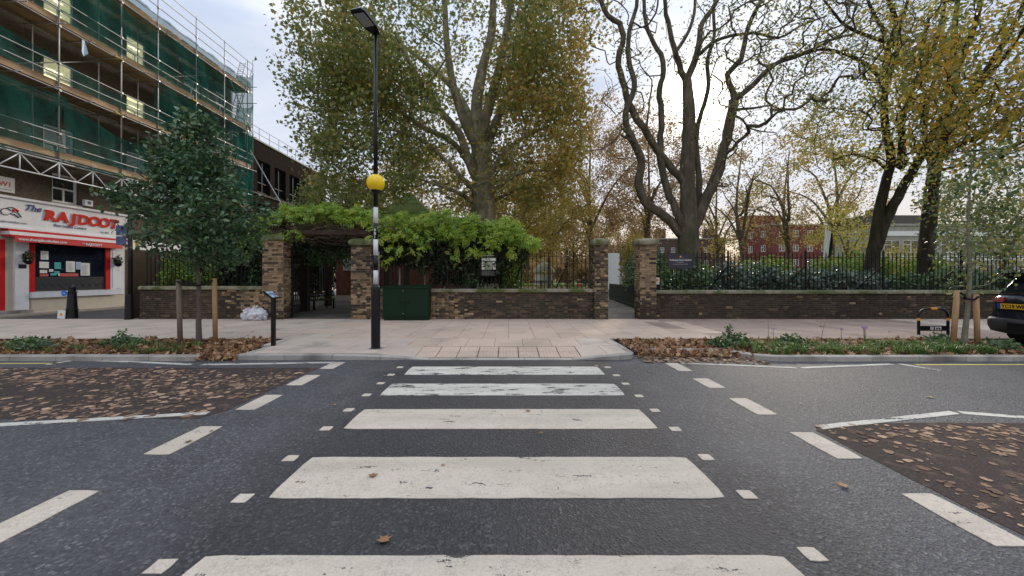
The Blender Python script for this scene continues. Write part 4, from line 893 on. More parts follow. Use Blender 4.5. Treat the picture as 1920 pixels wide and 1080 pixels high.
# ladder tower at the far end
for z0, z1, y0, y1 in ((6.6, 9.9, 26.8, 27.8), (9.6, 12.6, 27.8, 26.8), (12.3, 15.6, 26.8, 27.9), (15.2, 17.2, 27.4, 28.0)):
    ld = MB()
    for s in (-.2, .2): ld.tube([(XS-.5+s, y0, z0), (XS-.5+s, y1, z1)], .022, 6)
    for k in range(12): f = (k+.5)/12; ld.tube([(XS-.7, y0+(y1-y0)*f, z0+(z1-z0)*f), (XS-.3, y0+(y1-y0)*f, z0+(z1-z0)*f)], .014, 5)
    ld.build('ladder', 'galvanised_tube', S_)
for a, b_ in (((XS, 26.8, 13.0), (XS, 28.4, 17.2)), ((XS, 27.8, 9.0), (XS-.9, 28.4, 16.5)), ((XS, 28.35, 7.0), (XS, 28.35, 17.6)), ((XS-1.1, 28.35, 7.0), (XS-1.1, 28.35, 16.9)), ((XS+.3, 25.8, 12.2), (XS-1, 28.4, 12.3)), ((XS, 26, 15.0), (XS, 28.4, 12.0)), ((XS+.1, 24.6, 9.2), (XS+.1, 28.6, 9.45)), ((XS-1.2, 28.35, 14.4), (XS+.3, 28.35, 14.4)), ((XS-1.2, 28.35, 15.6), (XS+.3, 28.35, 15.6)), ((XS-1.2, 28.35, 11.9), (XS+.3, 28.35, 11.9))):
    m = MB(); m.tube([a, b_], .026, 6); m.build('end_tube', 'galvanised_tube', S_, smooth=True)
def net_end(z0, z1):
    m = MB(); V = []
    for i in range(9):
        for j in range(9): u, v = i/8, j/8; V.append((XS-1.15+1.25*u, 28.25+.12*math.sin(u*6+v*3)-.15*math.sin(math.pi*v), z0+(z1-z0)*v-.3*math.sin(math.pi*u)*v))
    m.add(V, [(i*9+j, (i+1)*9+j, (i+1)*9+j+1, i*9+j+1) for i in range(8) for j in range(8)]); m.build('netting', 'green_netting', S_, smooth=True)
net_end(6.9, 9.5); net_end(9.7, 12.2); net_end(12.5, 14.3); net_end(15.2, 16.6)
pr = thing('raking_prop', 'long grey raking prop slanting down from the scaffold end to behind the creeper', 'prop', (-12.5, 27.9, .1)); m = MB(); m.tube([(XS+.1, 27.9, 10.8), (-12.6, 27.9, .1)], .04, 8); m.build('tube', 'galvanised_tube', pr, smooth=True)
cl_ = thing('rag', 'blue grey rag hanging from a scaffold tube', 'rag', (XS+.1, 16.95, 12.0)); m = MB(); m.add([(XS+.12, 16.9, 12.05), (XS+.12, 17.0, 12.05), (XS+.16, 17.12, 11.55), (XS+.1, 16.98, 11.35), (XS+.15, 16.86, 11.5), (XS+.05, 16.95, 12.0), (XS+.02, 17.0, 11.5)], [(0, 1, 2, 3, 4), (1, 5, 6, 2), (5, 0, 4, 3, 6)]); m.build('cloth', 'paper_blue', cl_)

# ================================================================== dark brick building beyond
t = thing('brick_building', 'long dark brick building with tall black windows beyond the scaffold', 'building', (-20.5, 36, .1)); X2 = -20.5; Y0, Y1 = 28.12, 43.0
op = [(31.3+i*2.3, 33.0+i*2.3, z0, z1) for i in range(5) for z0, z1 in ((8.55, 11.2), (4.9, 7.6), (1.2, 4.0))]
ysx = sorted({Y0, Y1}|{v for o in op for v in o[:2]}); zsx = sorted({0, 12.7}|{v for o in op for v in o[2:]}); m = MB()
for i in range(len(ysx)-1):
    for j in range(len(zsx)-1):
        yc, zc = (ysx[i]+ysx[i+1])/2, (zsx[j]+zsx[j+1])/2
        if any(a < yc < b_ and c < zc < d for a, b_, c, d in op): continue
        m.quad((X2, ysx[i], zsx[j]), (X2, ysx[i+1], zsx[j]), (X2, ysx[i+1], zsx[j+1]), (X2, ysx[i], zsx[j+1]))
for a, b_, c, d in op:
    m.quad((X2, a, c), (X2-.3, a, c), (X2-.3, a, d), (X2, a, d)); m.quad((X2, b_, c), (X2, b_, d), (X2-.3, b_, d), (X2-.3, b_, c)); m.quad((X2, a, d), (X2-.3, a, d), (X2-.3, b_, d), (X2, b_, d)); m.quad((X2, a, c), (X2, b_, c), (X2-.3, b_, c), (X2-.3, a, c))
m.quad((X2, Y0, 0), (X2, Y0, 12.7), (-34, Y0, 12.7), (-34, Y0, 0)); m.quad((X2, Y1, 0), (-34, Y1, 0), (-34, Y1, 12.7), (X2, Y1, 12.7)); m.quad((X2, Y0, 12.7), (X2, Y1, 12.7), (-34, Y1, 12.7), (-34, Y0, 12.7)); m.build('wall', 'dark_facade_brick', t)
m = MB(); m.box(X2-.2, X2+.08, Y0, Y1, 12.7, 12.82); m.build('coping', 'concrete', t)
for z in (8.45, 4.8): m = MB(); m.box(X2, X2+.1, Y0, Y1, z-.12, z-.002); m.build('string_course', 'far_slate', t)
for a, b_, c, d in op:
    m = MB()
    for q in ((a, a+.1, c, d), (b_-.1, b_, c, d), (a+.1, b_-.1, c, c+.1), (a+.1, b_-.1, d-.1, d), ((a+b_)/2-.04, (a+b_)/2+.04, c+.1, d-.1), (a+.1, (a+b_)/2-.04, c+.8, c+.87), ((a+b_)/2+.04, b_-.1, c+.8, c+.87)): m.box(X2-.24, X2-.16, *q)
    wn = m.build('window', 'black_iron', t); m = MB(); m.quad((X2-.21, a, c), (X2-.21, b_, c), (X2-.21, b_, d), (X2-.21, a, d)); m.build('pane', 'black_glass', wn)
rl = thing('roof_railing', 'thin grey safety railing along the roof edge of the dark brick building', 'railing', (X2, 36, 12.8))
for y in np.arange(29.0, 43, 1.35): m = MB(); m.tube([(X2-.1, y, 12.82), (X2-.1, y, 13.85)], .022, 5); m.build('post', 'grey_metal', rl)
for z in (13.35, 13.85): m = MB(); m.tube([(X2-.1, 29.0, z), (X2-.1, 43, z)], .02, 5); m.build('rail', 'grey_metal', rl)

# ================================================================== far buildings
def block(name, label, p0, p1, z1, depth, floors, wins, mt, wmt='white_gloss', fh=2.9, ww=1.1, wh=1.25, z0=1.3, roofm='far_slate', grp=None, edge=.6):
    """a block whose front runs p0->p1, with window frames and panes set in reveals"""
    p0, p1 = Vector((*p0, 0)), Vector((*p1, 0)); d = (p1-p0); L = d.length; u = d.normalized(); nrm = Vector((u.y, -u.x, 0))
    t = thing(name, label, 'building', tuple(p0), grp); M = Matrix(((u.x, -nrm.x, 0, p0.x), (u.y, -nrm.y, 0, p0.y), (0, 0, 1, 0), (0, 0, 0, 1)))
    ops = []
    for f in range(floors):
        for k in range(wins):
            x = edge+(L-2*edge)*(k+.5)/wins; ops.append((x-ww/2, x+ww/2, z0+f*fh, z0+f*fh+wh))
    xs = sorted({0, L}|{v for o in ops for v in o[:2]}); zs = sorted({0, z1}|{v for o in ops for v in o[2:]}); m = MB()
    for i in range(len(xs)-1):
        for j in range(len(zs)-1):
            a, b_ = (xs[i]+xs[i+1])/2, (zs[j]+zs[j+1])/2
            if any(o[0] < a < o[1] and o[2] < b_ < o[3] for o in ops): continue
            m.add([M @ Vector(v) for v in ((xs[i], 0, zs[j]), (xs[i+1], 0, zs[j]), (xs[i+1], 0, zs[j+1]), (xs[i], 0, zs[j+1]))], [(0, 1, 2, 3)])
    for o in ops:
        a, b_, c, e = o; R_ = [((a, 0, c), (a, .15, c), (a, .15, e), (a, 0, e)), ((b_, 0, c), (b_, .15, c), (b_, .15, e), (b_, 0, e)), ((a, 0, e), (b_, 0, e), (b_, .15, e), (a, .15, e)), ((a, 0, c), (b_, 0, c), (b_, .15, c), (a, .15, c))]
        for q in R_: m.add([M @ Vector(v) for v in q], [(0, 1, 2, 3)])
    m.add([M @ Vector(v) for v in ((0, 0, 0), (0, depth, 0), (0, depth, z1), (0, 0, z1), (L, 0, 0), (L, depth, 0), (L, depth, z1), (L, 0, z1))], [(0, 1, 2, 3), (4, 7, 6, 5), (1, 5, 6, 2), (3, 2, 6, 7)]); m.build('wall', mt, t)
    for a, b_, c, e in ops:
        m = MB(); s = .09
        for q in ((a, a+s, c, e), (b_-s, b_, c, e), (a+s, b_-s, e-s, e), (a+s, b_-s, c, c+s), ((a+b_)/2-s/2, (a+b_)/2+s/2, c+s, e-s), (a+s, (a+b_)/2-s/2, c+wh*.62, c+wh*.62+s*.7)): m.box(q[0], q[1], .05, .12, q[2], q[3], M)
        w_ = m.build('window', wmt, t); m = MB(); m.add([M @ Vector(v) for v in ((a, .1, c), (b_, .1, c), (b_, .1, e), (a, .1, e))], [(0, 1, 2, 3)]); m.build('pane', 'dark_glass', w_)
    m = MB(); m.box(-.15, L+.15, -.15, .15, z1, z1+.25, M); m.build('cornice', 'concrete', t)
    return t, M, L
t, M, L = block('brick_flats', 'dark red brick block of flats with white windows behind the right railing', (49.3, 72), (61.5, 72.6), 11.3, 9, 4, 4, 'block_red_brick', fh=2.75, z0=.9)
m = MB(); m.box(-2.2, 4, 3, 7, 11.56, 13.6, M); m.build('tank_room', 'block_red_brick', t)
t, M, L = block('brick_flats', 'end wing of the red brick flats with two window columns, left of its corner', (47.2, 77.5), (49.28, 72.0), 11.3, 8, 4, 2, 'block_red_brick', fh=2.75, ww=.95, z0=.9, edge=.3)
t, M, L = block('brown_terrace', 'long brown brick terrace with small white windows and chimneys left of the red flats', (29.5, 92), (52, 92.2), 10.6, 9, 3, 8, 'far_brown_brick', fh=3.1, ww=1.0, z0=1.2)
for x in (1, 7, 13, 19): 
    m = MB(); m.box(x, x+2.4, 3, 4.2, 10.9, 13.4, M); ch = m.build('chimney', 'far_brown_brick', t); m = MB(); [m.lathe(M @ Vector((x+.4+k*.5, 3.6, 13.4)), [(.16, 0), (.12, .5)], 8) for k in range(4)]; m.build('chimney_pots', 'mortar', ch)
t, M, L = block('white_flats', 'pale flats with white window bands seen between the right trunks', (44.2, 46.0), (66, 46.0), 7.7, 8, 2, 9, 'concrete', fh=2.9, ww=2.0, wh=1.5, z0=1.6)
for z in (3.55, 6.5): m = MB(); m.box(0, L, -.12, .0, z, z+.55, M); m.build('white_band', 'white_gloss', t)
m = MB(); m.box(.3, 9, 2, 8, 7.96, 9.3, M); m.build('roof_storey', 'far_slate', t); m = MB(); m.box(2.2, 4.4, 3, 4, 9.31, 10.2, M); m.build('chimney', 'far_brown_brick', t)
t, M, L = block('pale_terrace', 'low pale terrace beyond the path gateway', (22, 88), (29, 88), 8.6, 3, 2, 3, 'concrete', fh=3, ww=1.2, wh=1.6, z0=1.4)
# ================================================================== creeper over the gateway
rg = np.random.default_rng(51)
TOPC = [(440, 430), (470, 415), (500, 402), (560, 392), (640, 391), (690, 398), (740, 408), (800, 400), (850, 398), (900, 414), (950, 412), (985, 430), (1006, 452)]
BOTC = [(440, 468), (480, 450), (500, 412), (560, 406), (620, 406), (680, 424), (730, 448), (800, 456), (860, 450), (920, 458), (980, 464), (1006, 464)]
def ip(C, x): return np.interp(x, [c[0] for c in C], [c[1] for c in C])
def creeper(n, x0, x1, lo=0, hi=1, yr=(13.35, 15.6)):
    px = rg.uniform(x0, x1, n); t = rg.beta(1.1, 1.3, n)*(hi-lo)+lo
    Yv = yr[0]+(yr[1]-yr[0])*rg.uniform(0, 1, n)**1.4
    # front surface bulges: low leaves stay near the front, the top recedes
    Yv = np.minimum(yr[1], Yv+(1-t)*.5)
    py = ip(TOPC, px)*(1-t)+ip(BOTC, px)*t+6*np.sin(px*.09)+5*np.sin(px*.23+1)
    return np.stack([(px-CX)/F*Yv, Yv, H-(py-CY)/F*Yv], 1)
t = thing('creeper', 'bright green creeper with feathery leaves spilling over the gateway and the railing', 'creeper', (-5, 14.2, 2.9))
P = creeper(8200, 440, 1006); P = P[np.sin(P[:, 0]*3.1+1)*np.sin(P[:, 1]*4+P[:, 2]*5)+.35*np.sin(P[:, 0]*7.7)+(P[:, 2]-2.9)*.5 > -.42]; nrm = rg.normal(size=(len(P), 3))*.55+np.array([0, -.35, .8])
link('foliage', leaves('foliage', P, .225, 'creeper_leaf', T_PINN, droop=.7, rng=rg, nrm=nrm), t)
# hanging sprays
S = []
for px, y0, y1 in [(852, 465, 492), (884, 462, 480), (742, 455, 478), (780, 462, 475), (905, 470, 478), (560, 430, 446), (535, 428, 450), (470, 455, 480), (960, 462, 476), (700, 440, 452), (725, 480, 500)]:
    k = 16; pp = rg.uniform(-10, 10, k)+px; py = rg.uniform(y0, y1, k); Yv = rg.uniform(13.3, 13.7, k); S.append(np.stack([(pp-CX)/F*Yv, Yv, H-(py-CY)/F*Yv], 1))
link('foliage', leaves('foliage', np.concatenate(S), .24, 'creeper_leaf', T_PINN, droop=1.4, rng=rg, upn=.3), t)
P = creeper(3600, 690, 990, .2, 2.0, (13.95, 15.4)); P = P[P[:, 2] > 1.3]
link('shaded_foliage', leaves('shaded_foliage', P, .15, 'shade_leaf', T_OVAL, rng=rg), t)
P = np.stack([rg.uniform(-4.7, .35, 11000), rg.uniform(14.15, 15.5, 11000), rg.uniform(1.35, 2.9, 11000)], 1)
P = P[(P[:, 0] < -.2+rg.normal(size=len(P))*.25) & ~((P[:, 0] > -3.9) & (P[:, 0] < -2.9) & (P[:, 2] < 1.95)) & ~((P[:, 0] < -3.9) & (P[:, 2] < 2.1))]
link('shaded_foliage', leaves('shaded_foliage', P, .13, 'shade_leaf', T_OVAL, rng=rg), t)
m = MB()
for i in range(230):   # woody tangle above the gateway
    x = rg.uniform(-8.7, -4.3); y = rg.uniform(13.5, 14.6); z = rg.uniform(2.98, 3.42)-.12*abs(x+6.4)*0; a = rg.normal(0, .35); L = rg.uniform(.35, 1.3); zz = rg.normal(0, .10)
    pts = [(x, y, z), (x+L*.5*math.cos(a)+rg.normal(0, .06), y+rg.normal(0, .08), z+zz+rg.normal(0, .06)), (x+L*math.cos(a), y+L*math.sin(a)*.4, z+zz*1.5+rg.normal(0, .05))]
    r = rg.uniform(.006, .022); m.tube(pts, [r, r*.8, r*.5], 4, cap=False)
for i in range(120):   # stems hanging behind the railing
    x = rg.uniform(-4.7, .2); y = rg.uniform(13.95, 14.6); z = rg.uniform(2.4, 3.1)
    pts = [(x, y, z), (x+rg.normal(0, .15), y, z-rg.uniform(.2, .6)), (x+rg.normal(0, .3), y, z-rg.uniform(.6, 1.5))]; m.tube(pts, [.012, .009, .005], 4, cap=False)
for x, y in ((-8.4, 14.3), (-5.0, 14.3), (-2.0, 14.5), (-.2, 14.5)): m.tube([(x, y, .1), (x+.06, y, 1.2), (x-.08, y, 2.2), (x+.1, y-.2, 3.1)], [.06, .05, .045, .03], 7)
m.build('woody_stems', 'vine_stem', t)
# pergola beams carrying it
t = thing('pergola', 'dark timber pergola carrying the creeper behind the two gate pillars', 'pergola', (-7.5, 16, .1))
for z0, x0, x1, y0, y1 in [(2.86, -8.6, -4.9, 13.62, 13.74), (2.86, -8.6, -4.9, 14.0, 14.12)]:
    m = MB(); m.box(x0, x1, y0, y1, 3.10, 3.26); m.build('beam', 'pergola_wood', t)
for y in (15.2, 16.8, 18.4, 20.0, 21.6):
    m = MB(); m.box(-12.6, -4.9, y, y+.12, 2.95, 3.1); m.build('beam', 'pergola_wood', t)
for x, y in ((-8.9, 16.8), (-9.4, 20.0), (-11.6, 20.0), (-11.0, 16.8), (-5.3, 16.8), (-5.3, 20)):
    m = MB(); m.box(x-.14, x+.14, y-.14, y+.14, .1, 2.95); m.build('post', 'pergola_wood', t)
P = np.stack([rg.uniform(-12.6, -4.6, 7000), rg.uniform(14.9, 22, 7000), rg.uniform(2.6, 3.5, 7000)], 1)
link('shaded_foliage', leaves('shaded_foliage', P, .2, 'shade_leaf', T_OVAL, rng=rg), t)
P = np.stack([rg.uniform(-8.6, -6.6, 500), rg.uniform(15, 17, 500), rg.uniform(2.1, 2.8, 500)], 1); link('hanging_foliage', leaves('hanging_foliage', P, .14, 'shrub_leaf', T_OVAL, rng=rg, droop=1.2), t)
# iron gates standing open
def gate(label, a, b_, grp='iron gate leaves of the creeper gateway'):
    a = Vector(a); b_ = Vector(b_); t = thing('iron_gate', label, 'gate', (a.x, a.y, .1), grp); d = b_-a; n = 11
    m = MB(); m.tube([(a.x, a.y, .12), (a.x, a.y, 2.72)], .03, 8); m.tube([(b_.x, b_.y, .2), (b_.x, b_.y, 2.62)], .022, 6); m.build('gate_stile', 'black_iron', t)
    for z in (.28, .55, 1.25, 2.35): m = MB(); m.tube([(a.x, a.y, z), (b_.x, b_.y, z)], .016, 6); m.build('rail', 'black_iron', t)
    for i in range(1, n): p = a+d*i/n; m = MB(); m.tube([(p.x, p.y, .25), (p.x, p.y, 2.5), (p.x, p.y, 2.62)], [.010, .010, .001], 5); m.build('bar', 'black_iron', t)
    for i in range(1, n*2, 2): p = a+d*i/(2*n); m = MB(); m.tube([(p.x, p.y, .25), (p.x, p.y, .52), (p.x, p.y, .60)], [.008, .008, .001], 4); m.build('dog_bar', 'black_iron', t)
    return t
gate('black iron gate leaf folded back at the left pillar of the creeper gateway', (-7.88, 13.98, 0), (-8.02, 15.2, 0)); gate('black iron gate leaf folded back behind the right pillar of the creeper gateway', (-5.60, 14.0, 0), (-5.48, 15.2, 0))

# ================================================================== park ground and shrubs
m = MB(); m.quad((-14, 14.0, .085), (120, 14.0, .085), (120, 140, .085), (-14, 140, .085)); m.build('park_ground', 'lawn_soil', kind='structure')
m = MB(); m.quad((-12.8, 13.7, .095), (-5.0, 13.7, .095), (-5.0, 24, .095), (-12.8, 24, .095)); m.build('park_path', 'park_path', kind='structure')
m = MB(); m.quad((3.3, 13.7, .095), (4.8, 13.7, .095), (6.3, 20, .095), (3.4, 20, .095)); m.quad((3.4, 20.01, .095), (6.3, 20.01, .095), (7.6, 34, .095), (4.0, 34, .095)); m.quad((-6, 34.01, .095), (30, 34.01, .095), (30, 38, .095), (-6, 38, .095)); m.build('park_path', 'park_path', kind='structure')
m = MB(); m.quad((-14, 13.68, .09), (24, 13.68, .09), (24, 14.0, .09), (-14, 14.0, .09)); m.build('threshold', 'park_path', kind='structure')
HEDGE = []
n = 42000; P = np.stack([rg.uniform(-6, 26, n), 36+rg.uniform(0, 1, n)**1.5*40, np.full(n, .09)], 1)
T_BL = (np.array([(-.08, 0, 0), (.08, 0, 0), (0, 1, 0)], float), np.array([(0, 1, 2)]))
def grass(name, P, h, label):
    nrm = rg.normal(size=(len(P), 3)); nrm[:, 2] *= .1
    return link(name, leaves(name, P, h, 'bright_shrub_leaf', T_BL, droop=-6, nrm=nrm, rng=rg), None, label, 'grass', kind='stuff')
for i, (x, h) in enumerate([(3.5, 5.2), (7.6, 5.8), (11.6, 5.0), (15.4, 4.4), (.2, 5.6)]): HEDGE.append((x, h))
grass('grass', P, .16, 'green lawn of the park seen through the middle railing')
litter('fallen_leaves', [(0, 40), (20, 40), (24, 60), (0, 60)], 3000, .25, 'fallen_leaf', .15, .2, 'golden leaves lying over the park lawn', upn=2)
litter('fallen_leaves', [(3.4, 14.2), (5.0, 14.2), (6.3, 22), (3.6, 22)], 130, .08, 'fallen_leaf', .10, .11, 'dry leaves on the mossy path beyond the right gateway', upn=3)
def shrub(label, cx, cy, rx, ry, h, n, mt, ls, z0=.1, seed=0, stem=True, name='shrub', tpl=T_OVAL, grp='shrubs behind the park railing', upn=.9, stick=.0):
    r2 = np.random.default_rng(seed+900); t = thing(name, label, 'shrub', (cx, cy, z0), grp)
    k = 9; C = inside_ell(k, (cx, cy, z0+h*.55), (rx*.6, ry*.6, h*.30), r2); P = [inside_ell(n//(2*k), c, (rx*.5, ry*.5, h*.3), r2, .6) for c in C]
    P.append(inside_ell(n//2, (cx, cy, z0+h*.5), (rx, ry, h*.5), r2, .55)); P = np.concatenate(P); P = P[P[:, 2] > z0]
    link('foliage', leaves('foliage', P, ls, mt, tpl, upn=upn, rng=r2, droop=.4), t)
    m = MB()
    for i in range(9):
        a = r2.uniform(0, 6.28); m.tube([(cx, cy, z0), (cx+math.cos(a)*rx*.3, cy+math.sin(a)*ry*.3, z0+h*.45), (cx+math.cos(a)*rx*.7, cy+math.sin(a)*ry*.7, z0+h*.8)], [.035, .022, .008], 5)
    m.build('stem', 'vine_stem', t); return t
# left wall greenery
shrub('bright lime leaved shrub behind the left railing next to the yellow pipe', -12.4, 14.4, .75, .45, 2.4, 1500, 'bright_shrub_leaf', .12, seed=1)
shrub('bright green shrub behind the left railing half hidden by the young tree', -11.5, 14.5, .7, .5, 2.1, 1400, 'bright_shrub_leaf', .12, seed=2)
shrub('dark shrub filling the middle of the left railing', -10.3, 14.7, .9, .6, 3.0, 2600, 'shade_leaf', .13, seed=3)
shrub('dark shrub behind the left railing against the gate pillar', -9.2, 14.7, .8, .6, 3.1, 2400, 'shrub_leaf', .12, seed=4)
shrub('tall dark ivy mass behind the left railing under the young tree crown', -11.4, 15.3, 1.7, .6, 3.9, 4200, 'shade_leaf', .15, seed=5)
# middle
shrub('variegated shrub with pale spotted leaves pressed against the middle railing', .15, 14.35, .42, .35, 1.8, 1300, 'bright_shrub_leaf', .10, .6, seed=6)
shrub('leafy shrub under the map board behind the middle railing', -1.35, 14.3, .5, .35, 1.9, 500, 'shrub_leaf', .14, .5, seed=7)
shrub('dark evergreen shrub ending the creeper behind the middle railing', .0, 15.2, .6, .5, 2.9, 1700, 'shrub_leaf', .12, seed=8)
# right of the path gateway
rs = [(6.0, 15.2, 1.9, 'bright green laurel right behind the small notice', 'shrub_leaf', .15), (7.3, 15.3, 2.0, 'dull green shrub under the navy park sign', 'shrub_leaf', .14), (8.7, 15.2, 2.1, 'dark blue green shrub right of the winding trunk', 'grey_shrub_leaf', .16),
      (10.1, 15.3, 1.95, 'grey green rhododendron in front of the red brick flats', 'grey_shrub_leaf', .17), (11.5, 15.2, 1.9, 'grey leaved rhododendron below the flats corner', 'grey_shrub_leaf', .17), (12.9, 15.3, 1.85, 'grey green shrub just left of the flagpole', 'grey_shrub_leaf', .17),
      (14.2, 15.3, 1.8, 'dusty green shrub right of the flagpole', 'grey_shrub_leaf', .16), (15.6, 15.2, 1.7, 'shaded shrub at the foot of the forked trunk', 'shrub_leaf', .15), (17.0, 15.3, 1.75, 'shaded green shrub between the two right trunks', 'shrub_leaf', .14),
      (18.4, 15.3, 1.8, 'dark shrub behind the stakes of the sparse young tree', 'shrub_leaf', .14), (19.8, 15.3, 1.9, 'green shrub behind the parked car roof', 'shrub_leaf', .15), (21.3, 15.3, 2.0, 'last dark shrub at the right frame edge', 'shrub_leaf', .15)]
for i, (x, y, h, lb, mt, ls) in enumerate(rs): shrub(lb, x, y, .95, .65, h, 1700, mt, ls, seed=20+i)
for i, (x, y, h, lb) in enumerate([(8.6, 18.5, 2.4, 'pale green bush behind the rhododendrons left of the flats'), (12.6, 18.8, 2.5, 'bright yellow green bush behind the rhododendrons'), (16.4, 19.5, 2.6, 'bright green bush behind the forked trunk'), (18.8, 20.0, 2.8, 'lime bush between the right trunks'), (21.8, 20, 2.6, 'green bush far right behind the railing')]):
    shrub(lb, x, y, 1.6, .9, h, 2200, 'bright_shrub_leaf', .16, seed=50+i)
shrub('dark shrub overhanging the green path railing', 6.9, 19.5, .9, 2.2, 3.0, 3200, 'shrub_leaf', .16, seed=60)
shrub('olive bush beyond the path gateway beside the white board', 8.2, 25, 1.0, 1.2, 4.4, 2500, 'golden_leaf', .18, seed=61)
for i, (x, h) in enumerate(HEDGE): shrub('rounded tan bush %s behind the lawn' % ['left of the domed kiosk', 'directly right of the domed kiosk', 'in front of the narrow gate pillar', 'seen through the path gateway', 'far left of the kiosk, by the creeper end'][i], x, 76, 2.6, 2, h, 2600, 'brown_leaf', .34, seed=80+i, grp='tan bushes behind the lawn')
# low green railing along the path
t = thing('path_railing', 'low dark green railing along the right side of the mossy path', 'railing', (6.4, 19, .1))
a, b_ = Vector((6.05, 18.6, 0)), Vector((6.6, 25.2, 0))
for z in (.25, 1.08): m = MB(); m.tube([(a.x, a.y, z), (b_.x, b_.y, z)], .025, 6); m.build('rail', 'dark_green_panel', t)
for i in range(73): p = a.lerp(b_, i/72); m = MB(); m.box(p.x-.012, p.x+.012, p.y-.028, p.y+.028, .12, 1.16); m.build('bar', 'dark_green_panel', t)
t = thing('white_board', 'tall blank white board standing beyond the path gateway', 'board', (8.2, 30, .1)); m = MB(); m.box(7.75, 8.65, 30, 30.06, .6, 3.45); m.build('panel', 'sign_white', t)
m = MB(); m.box(7.8, 7.88, 30.07, 30.14, .08, 3.3); m.box(8.52, 8.6, 30.07, 30.14, .08, 3.3); m.build('leg', 'grey_metal', t)

# domed kiosk
t = thing('kiosk', 'small white park kiosk with olive domed roof and finial on the lawn', 'kiosk', (6.3, 70, .1)); cx_, cy_ = (1020-CX)/F*70, 70.
m = MB(); n8 = 8
m.lathe((cx_, cy_, .1), [(1.75, 0), (1.75, 2.2)], 8, Euler((0, 0, R(22.5))).to_matrix()); m.build('wall', 'cream_render', t)
m = MB(); m.lathe((cx_, cy_, .1), [(2.05, 2.2), (2.05, 2.34), (1.85, 2.75), (1.45, 3.3), (.9, 3.75), (.3, 4.15), (.12, 4.3)], 16); m.build('dome', 'kiosk_dome', t)
m = MB(); m.lathe((cx_, cy_, .1), [(.12, 4.28), (.22, 4.5), (.12, 4.7), (.20, 4.95), (.04, 5.5)], 10); m.build('finial', 'white_gloss', t)
for k in range(3):
    a = R(-90+(k-1)*45); m = MB(); M = Matrix.Translation((cx_, cy_, .1)) @ Matrix.Rotation(a+R(90), 4, 'Z'); m.box(-.5, .5, -1.70, -1.63, .3, 1.6, M); m.build('window', 'pale_glass', t)
def bench(label, x, y, L, rot=0, grp='park benches'):
    t = thing('park_bench', label, 'bench', (x, y, .1), grp); M = Matrix.Translation((x, y, .1)) @ Matrix.Rotation(rot, 4, 'Z')
    for k in range(3): m = MB(); m.box(-L/2, L/2, -.2+k*.14, -.08+k*.14, .43, .46, M); m.build('seat_slat', 'pergola_wood', t)
    for k in range(3): m = MB(); m.box(-L/2, L/2, .24, .27, .55+k*.13, .64+k*.13, M); m.build('back_slat', 'pergola_wood', t)
    for s in (-1, 1): m = MB(); m.box(s*L*.42-.03, s*L*.42+.03, -.2, -.14, 0, .43, M); m.box(s*L*.42-.03, s*L*.42+.03, .2, .24, 0, .9, M); m.box(s*L*.42-.03, s*L*.42+.03, -.2, .24, .62, .66, M); m.build('end_frame', 'black_iron', t)
bench('dark bench on the lawn in front of the domed kiosk', 6.1, 62, 2.2); bench('dark bench left of the kiosk beside the lawn', 4.3, 60, 2.0); bench('bench right of the kiosk under the far trees', 9.3, 63, 2.2); bench('iron and timber bench inside the creeper gateway', -8.7, 17.8, 1.5, R(75))
# seated visitor
def person(label, x, y, rot):
    t = thing('person', label, 'person', (x, y, .1)); M = Matrix.Translation((x, y, .1)) @ Matrix.Rotation(rot, 4, 'Z')
    me = bpy.data.meshes.new('body'); V = [(0, 0, .55), (0, .02, .85), (0, 0, 1.12), (0, -.02, 1.22), (0, -.03, 1.33), (.1, -.08, .52), (.12, -.48, .52), (.12, -.5, .1), (.12, -.62, .06), (-.1, -.08, .52), (-.12, -.48, .52), (-.12, -.5, .1), (-.12, -.62, .06), (.19, 0, 1.08), (.24, -.08, .82), (.16, -.32, .72), (.1, -.42, .7), (-.19, 0, 1.08), (-.24, -.08, .82), (-.16, -.32, .72), (-.1, -.42, .7)]
    E = [(0, 1), (1, 2), (2, 3), (3, 4), (0, 5), (5, 6), (6, 7), (7, 8), (0, 9), (9, 10), (10, 11), (11, 12), (2, 13), (13, 14), (14, 15), (15, 16), (2, 17), (17, 18), (18, 19), (19, 20)]
    RR = [.15, .14, .15, .055, .10, .09, .065, .05, .04, .09, .065, .05, .04, .06, .048, .038, .035, .06, .048, .038, .035]
    me.from_pydata([M @ Vector(v) for v in V], E, []); o = link('body', me, t); o.modifiers.new('skin', 'SKIN'); o.modifiers.new('sub', 'SUBSURF').levels = 1
    for sv, r in zip(me.skin_vertices[0].data, RR): sv.radius = (r, r)
    me.skin_vertices[0].data[0].use_root = True; me.materials.append(MATS['sign_navy'])
    m = MB(); m.lathe(M @ Vector((0, -.03, 1.27)), [(.05, 0), (.08, .04), (.095, .12), (.085, .19), (.04, .24)], 12); m.build('head', 'cream_render', t, smooth=True)
    m = MB(); m.lathe(M @ Vector((0, .0, 1.36)), [(.09, 0), (.105, .06), (.09, .13), (.03, .17)], 12); m.build('hair', 'pergola_wood', t, smooth=True)
person('person in dark clothes sitting on the lawn edge bench, seen through the middle railing', (1094-CX)/F*58, 58, 0); bench('bench under the seated person', (1094-CX)/F*58, 58.1, 1.8)
t = thing('bag', 'red bag standing beside the seated person', 'bag', ((1086-CX)/F*57, 57, .1)); m = MB(); x = (1086-CX)/F*57; m.box(x-.22, x+.22, 56.9, 57.15, .1, .55); m.tube([(x-.12, 57, .55), (x-.1, 57, .72), (x+.1, 57, .72), (x+.12, 57, .55)], .02, 5); m.build('bag_body', 'sign_red', t)
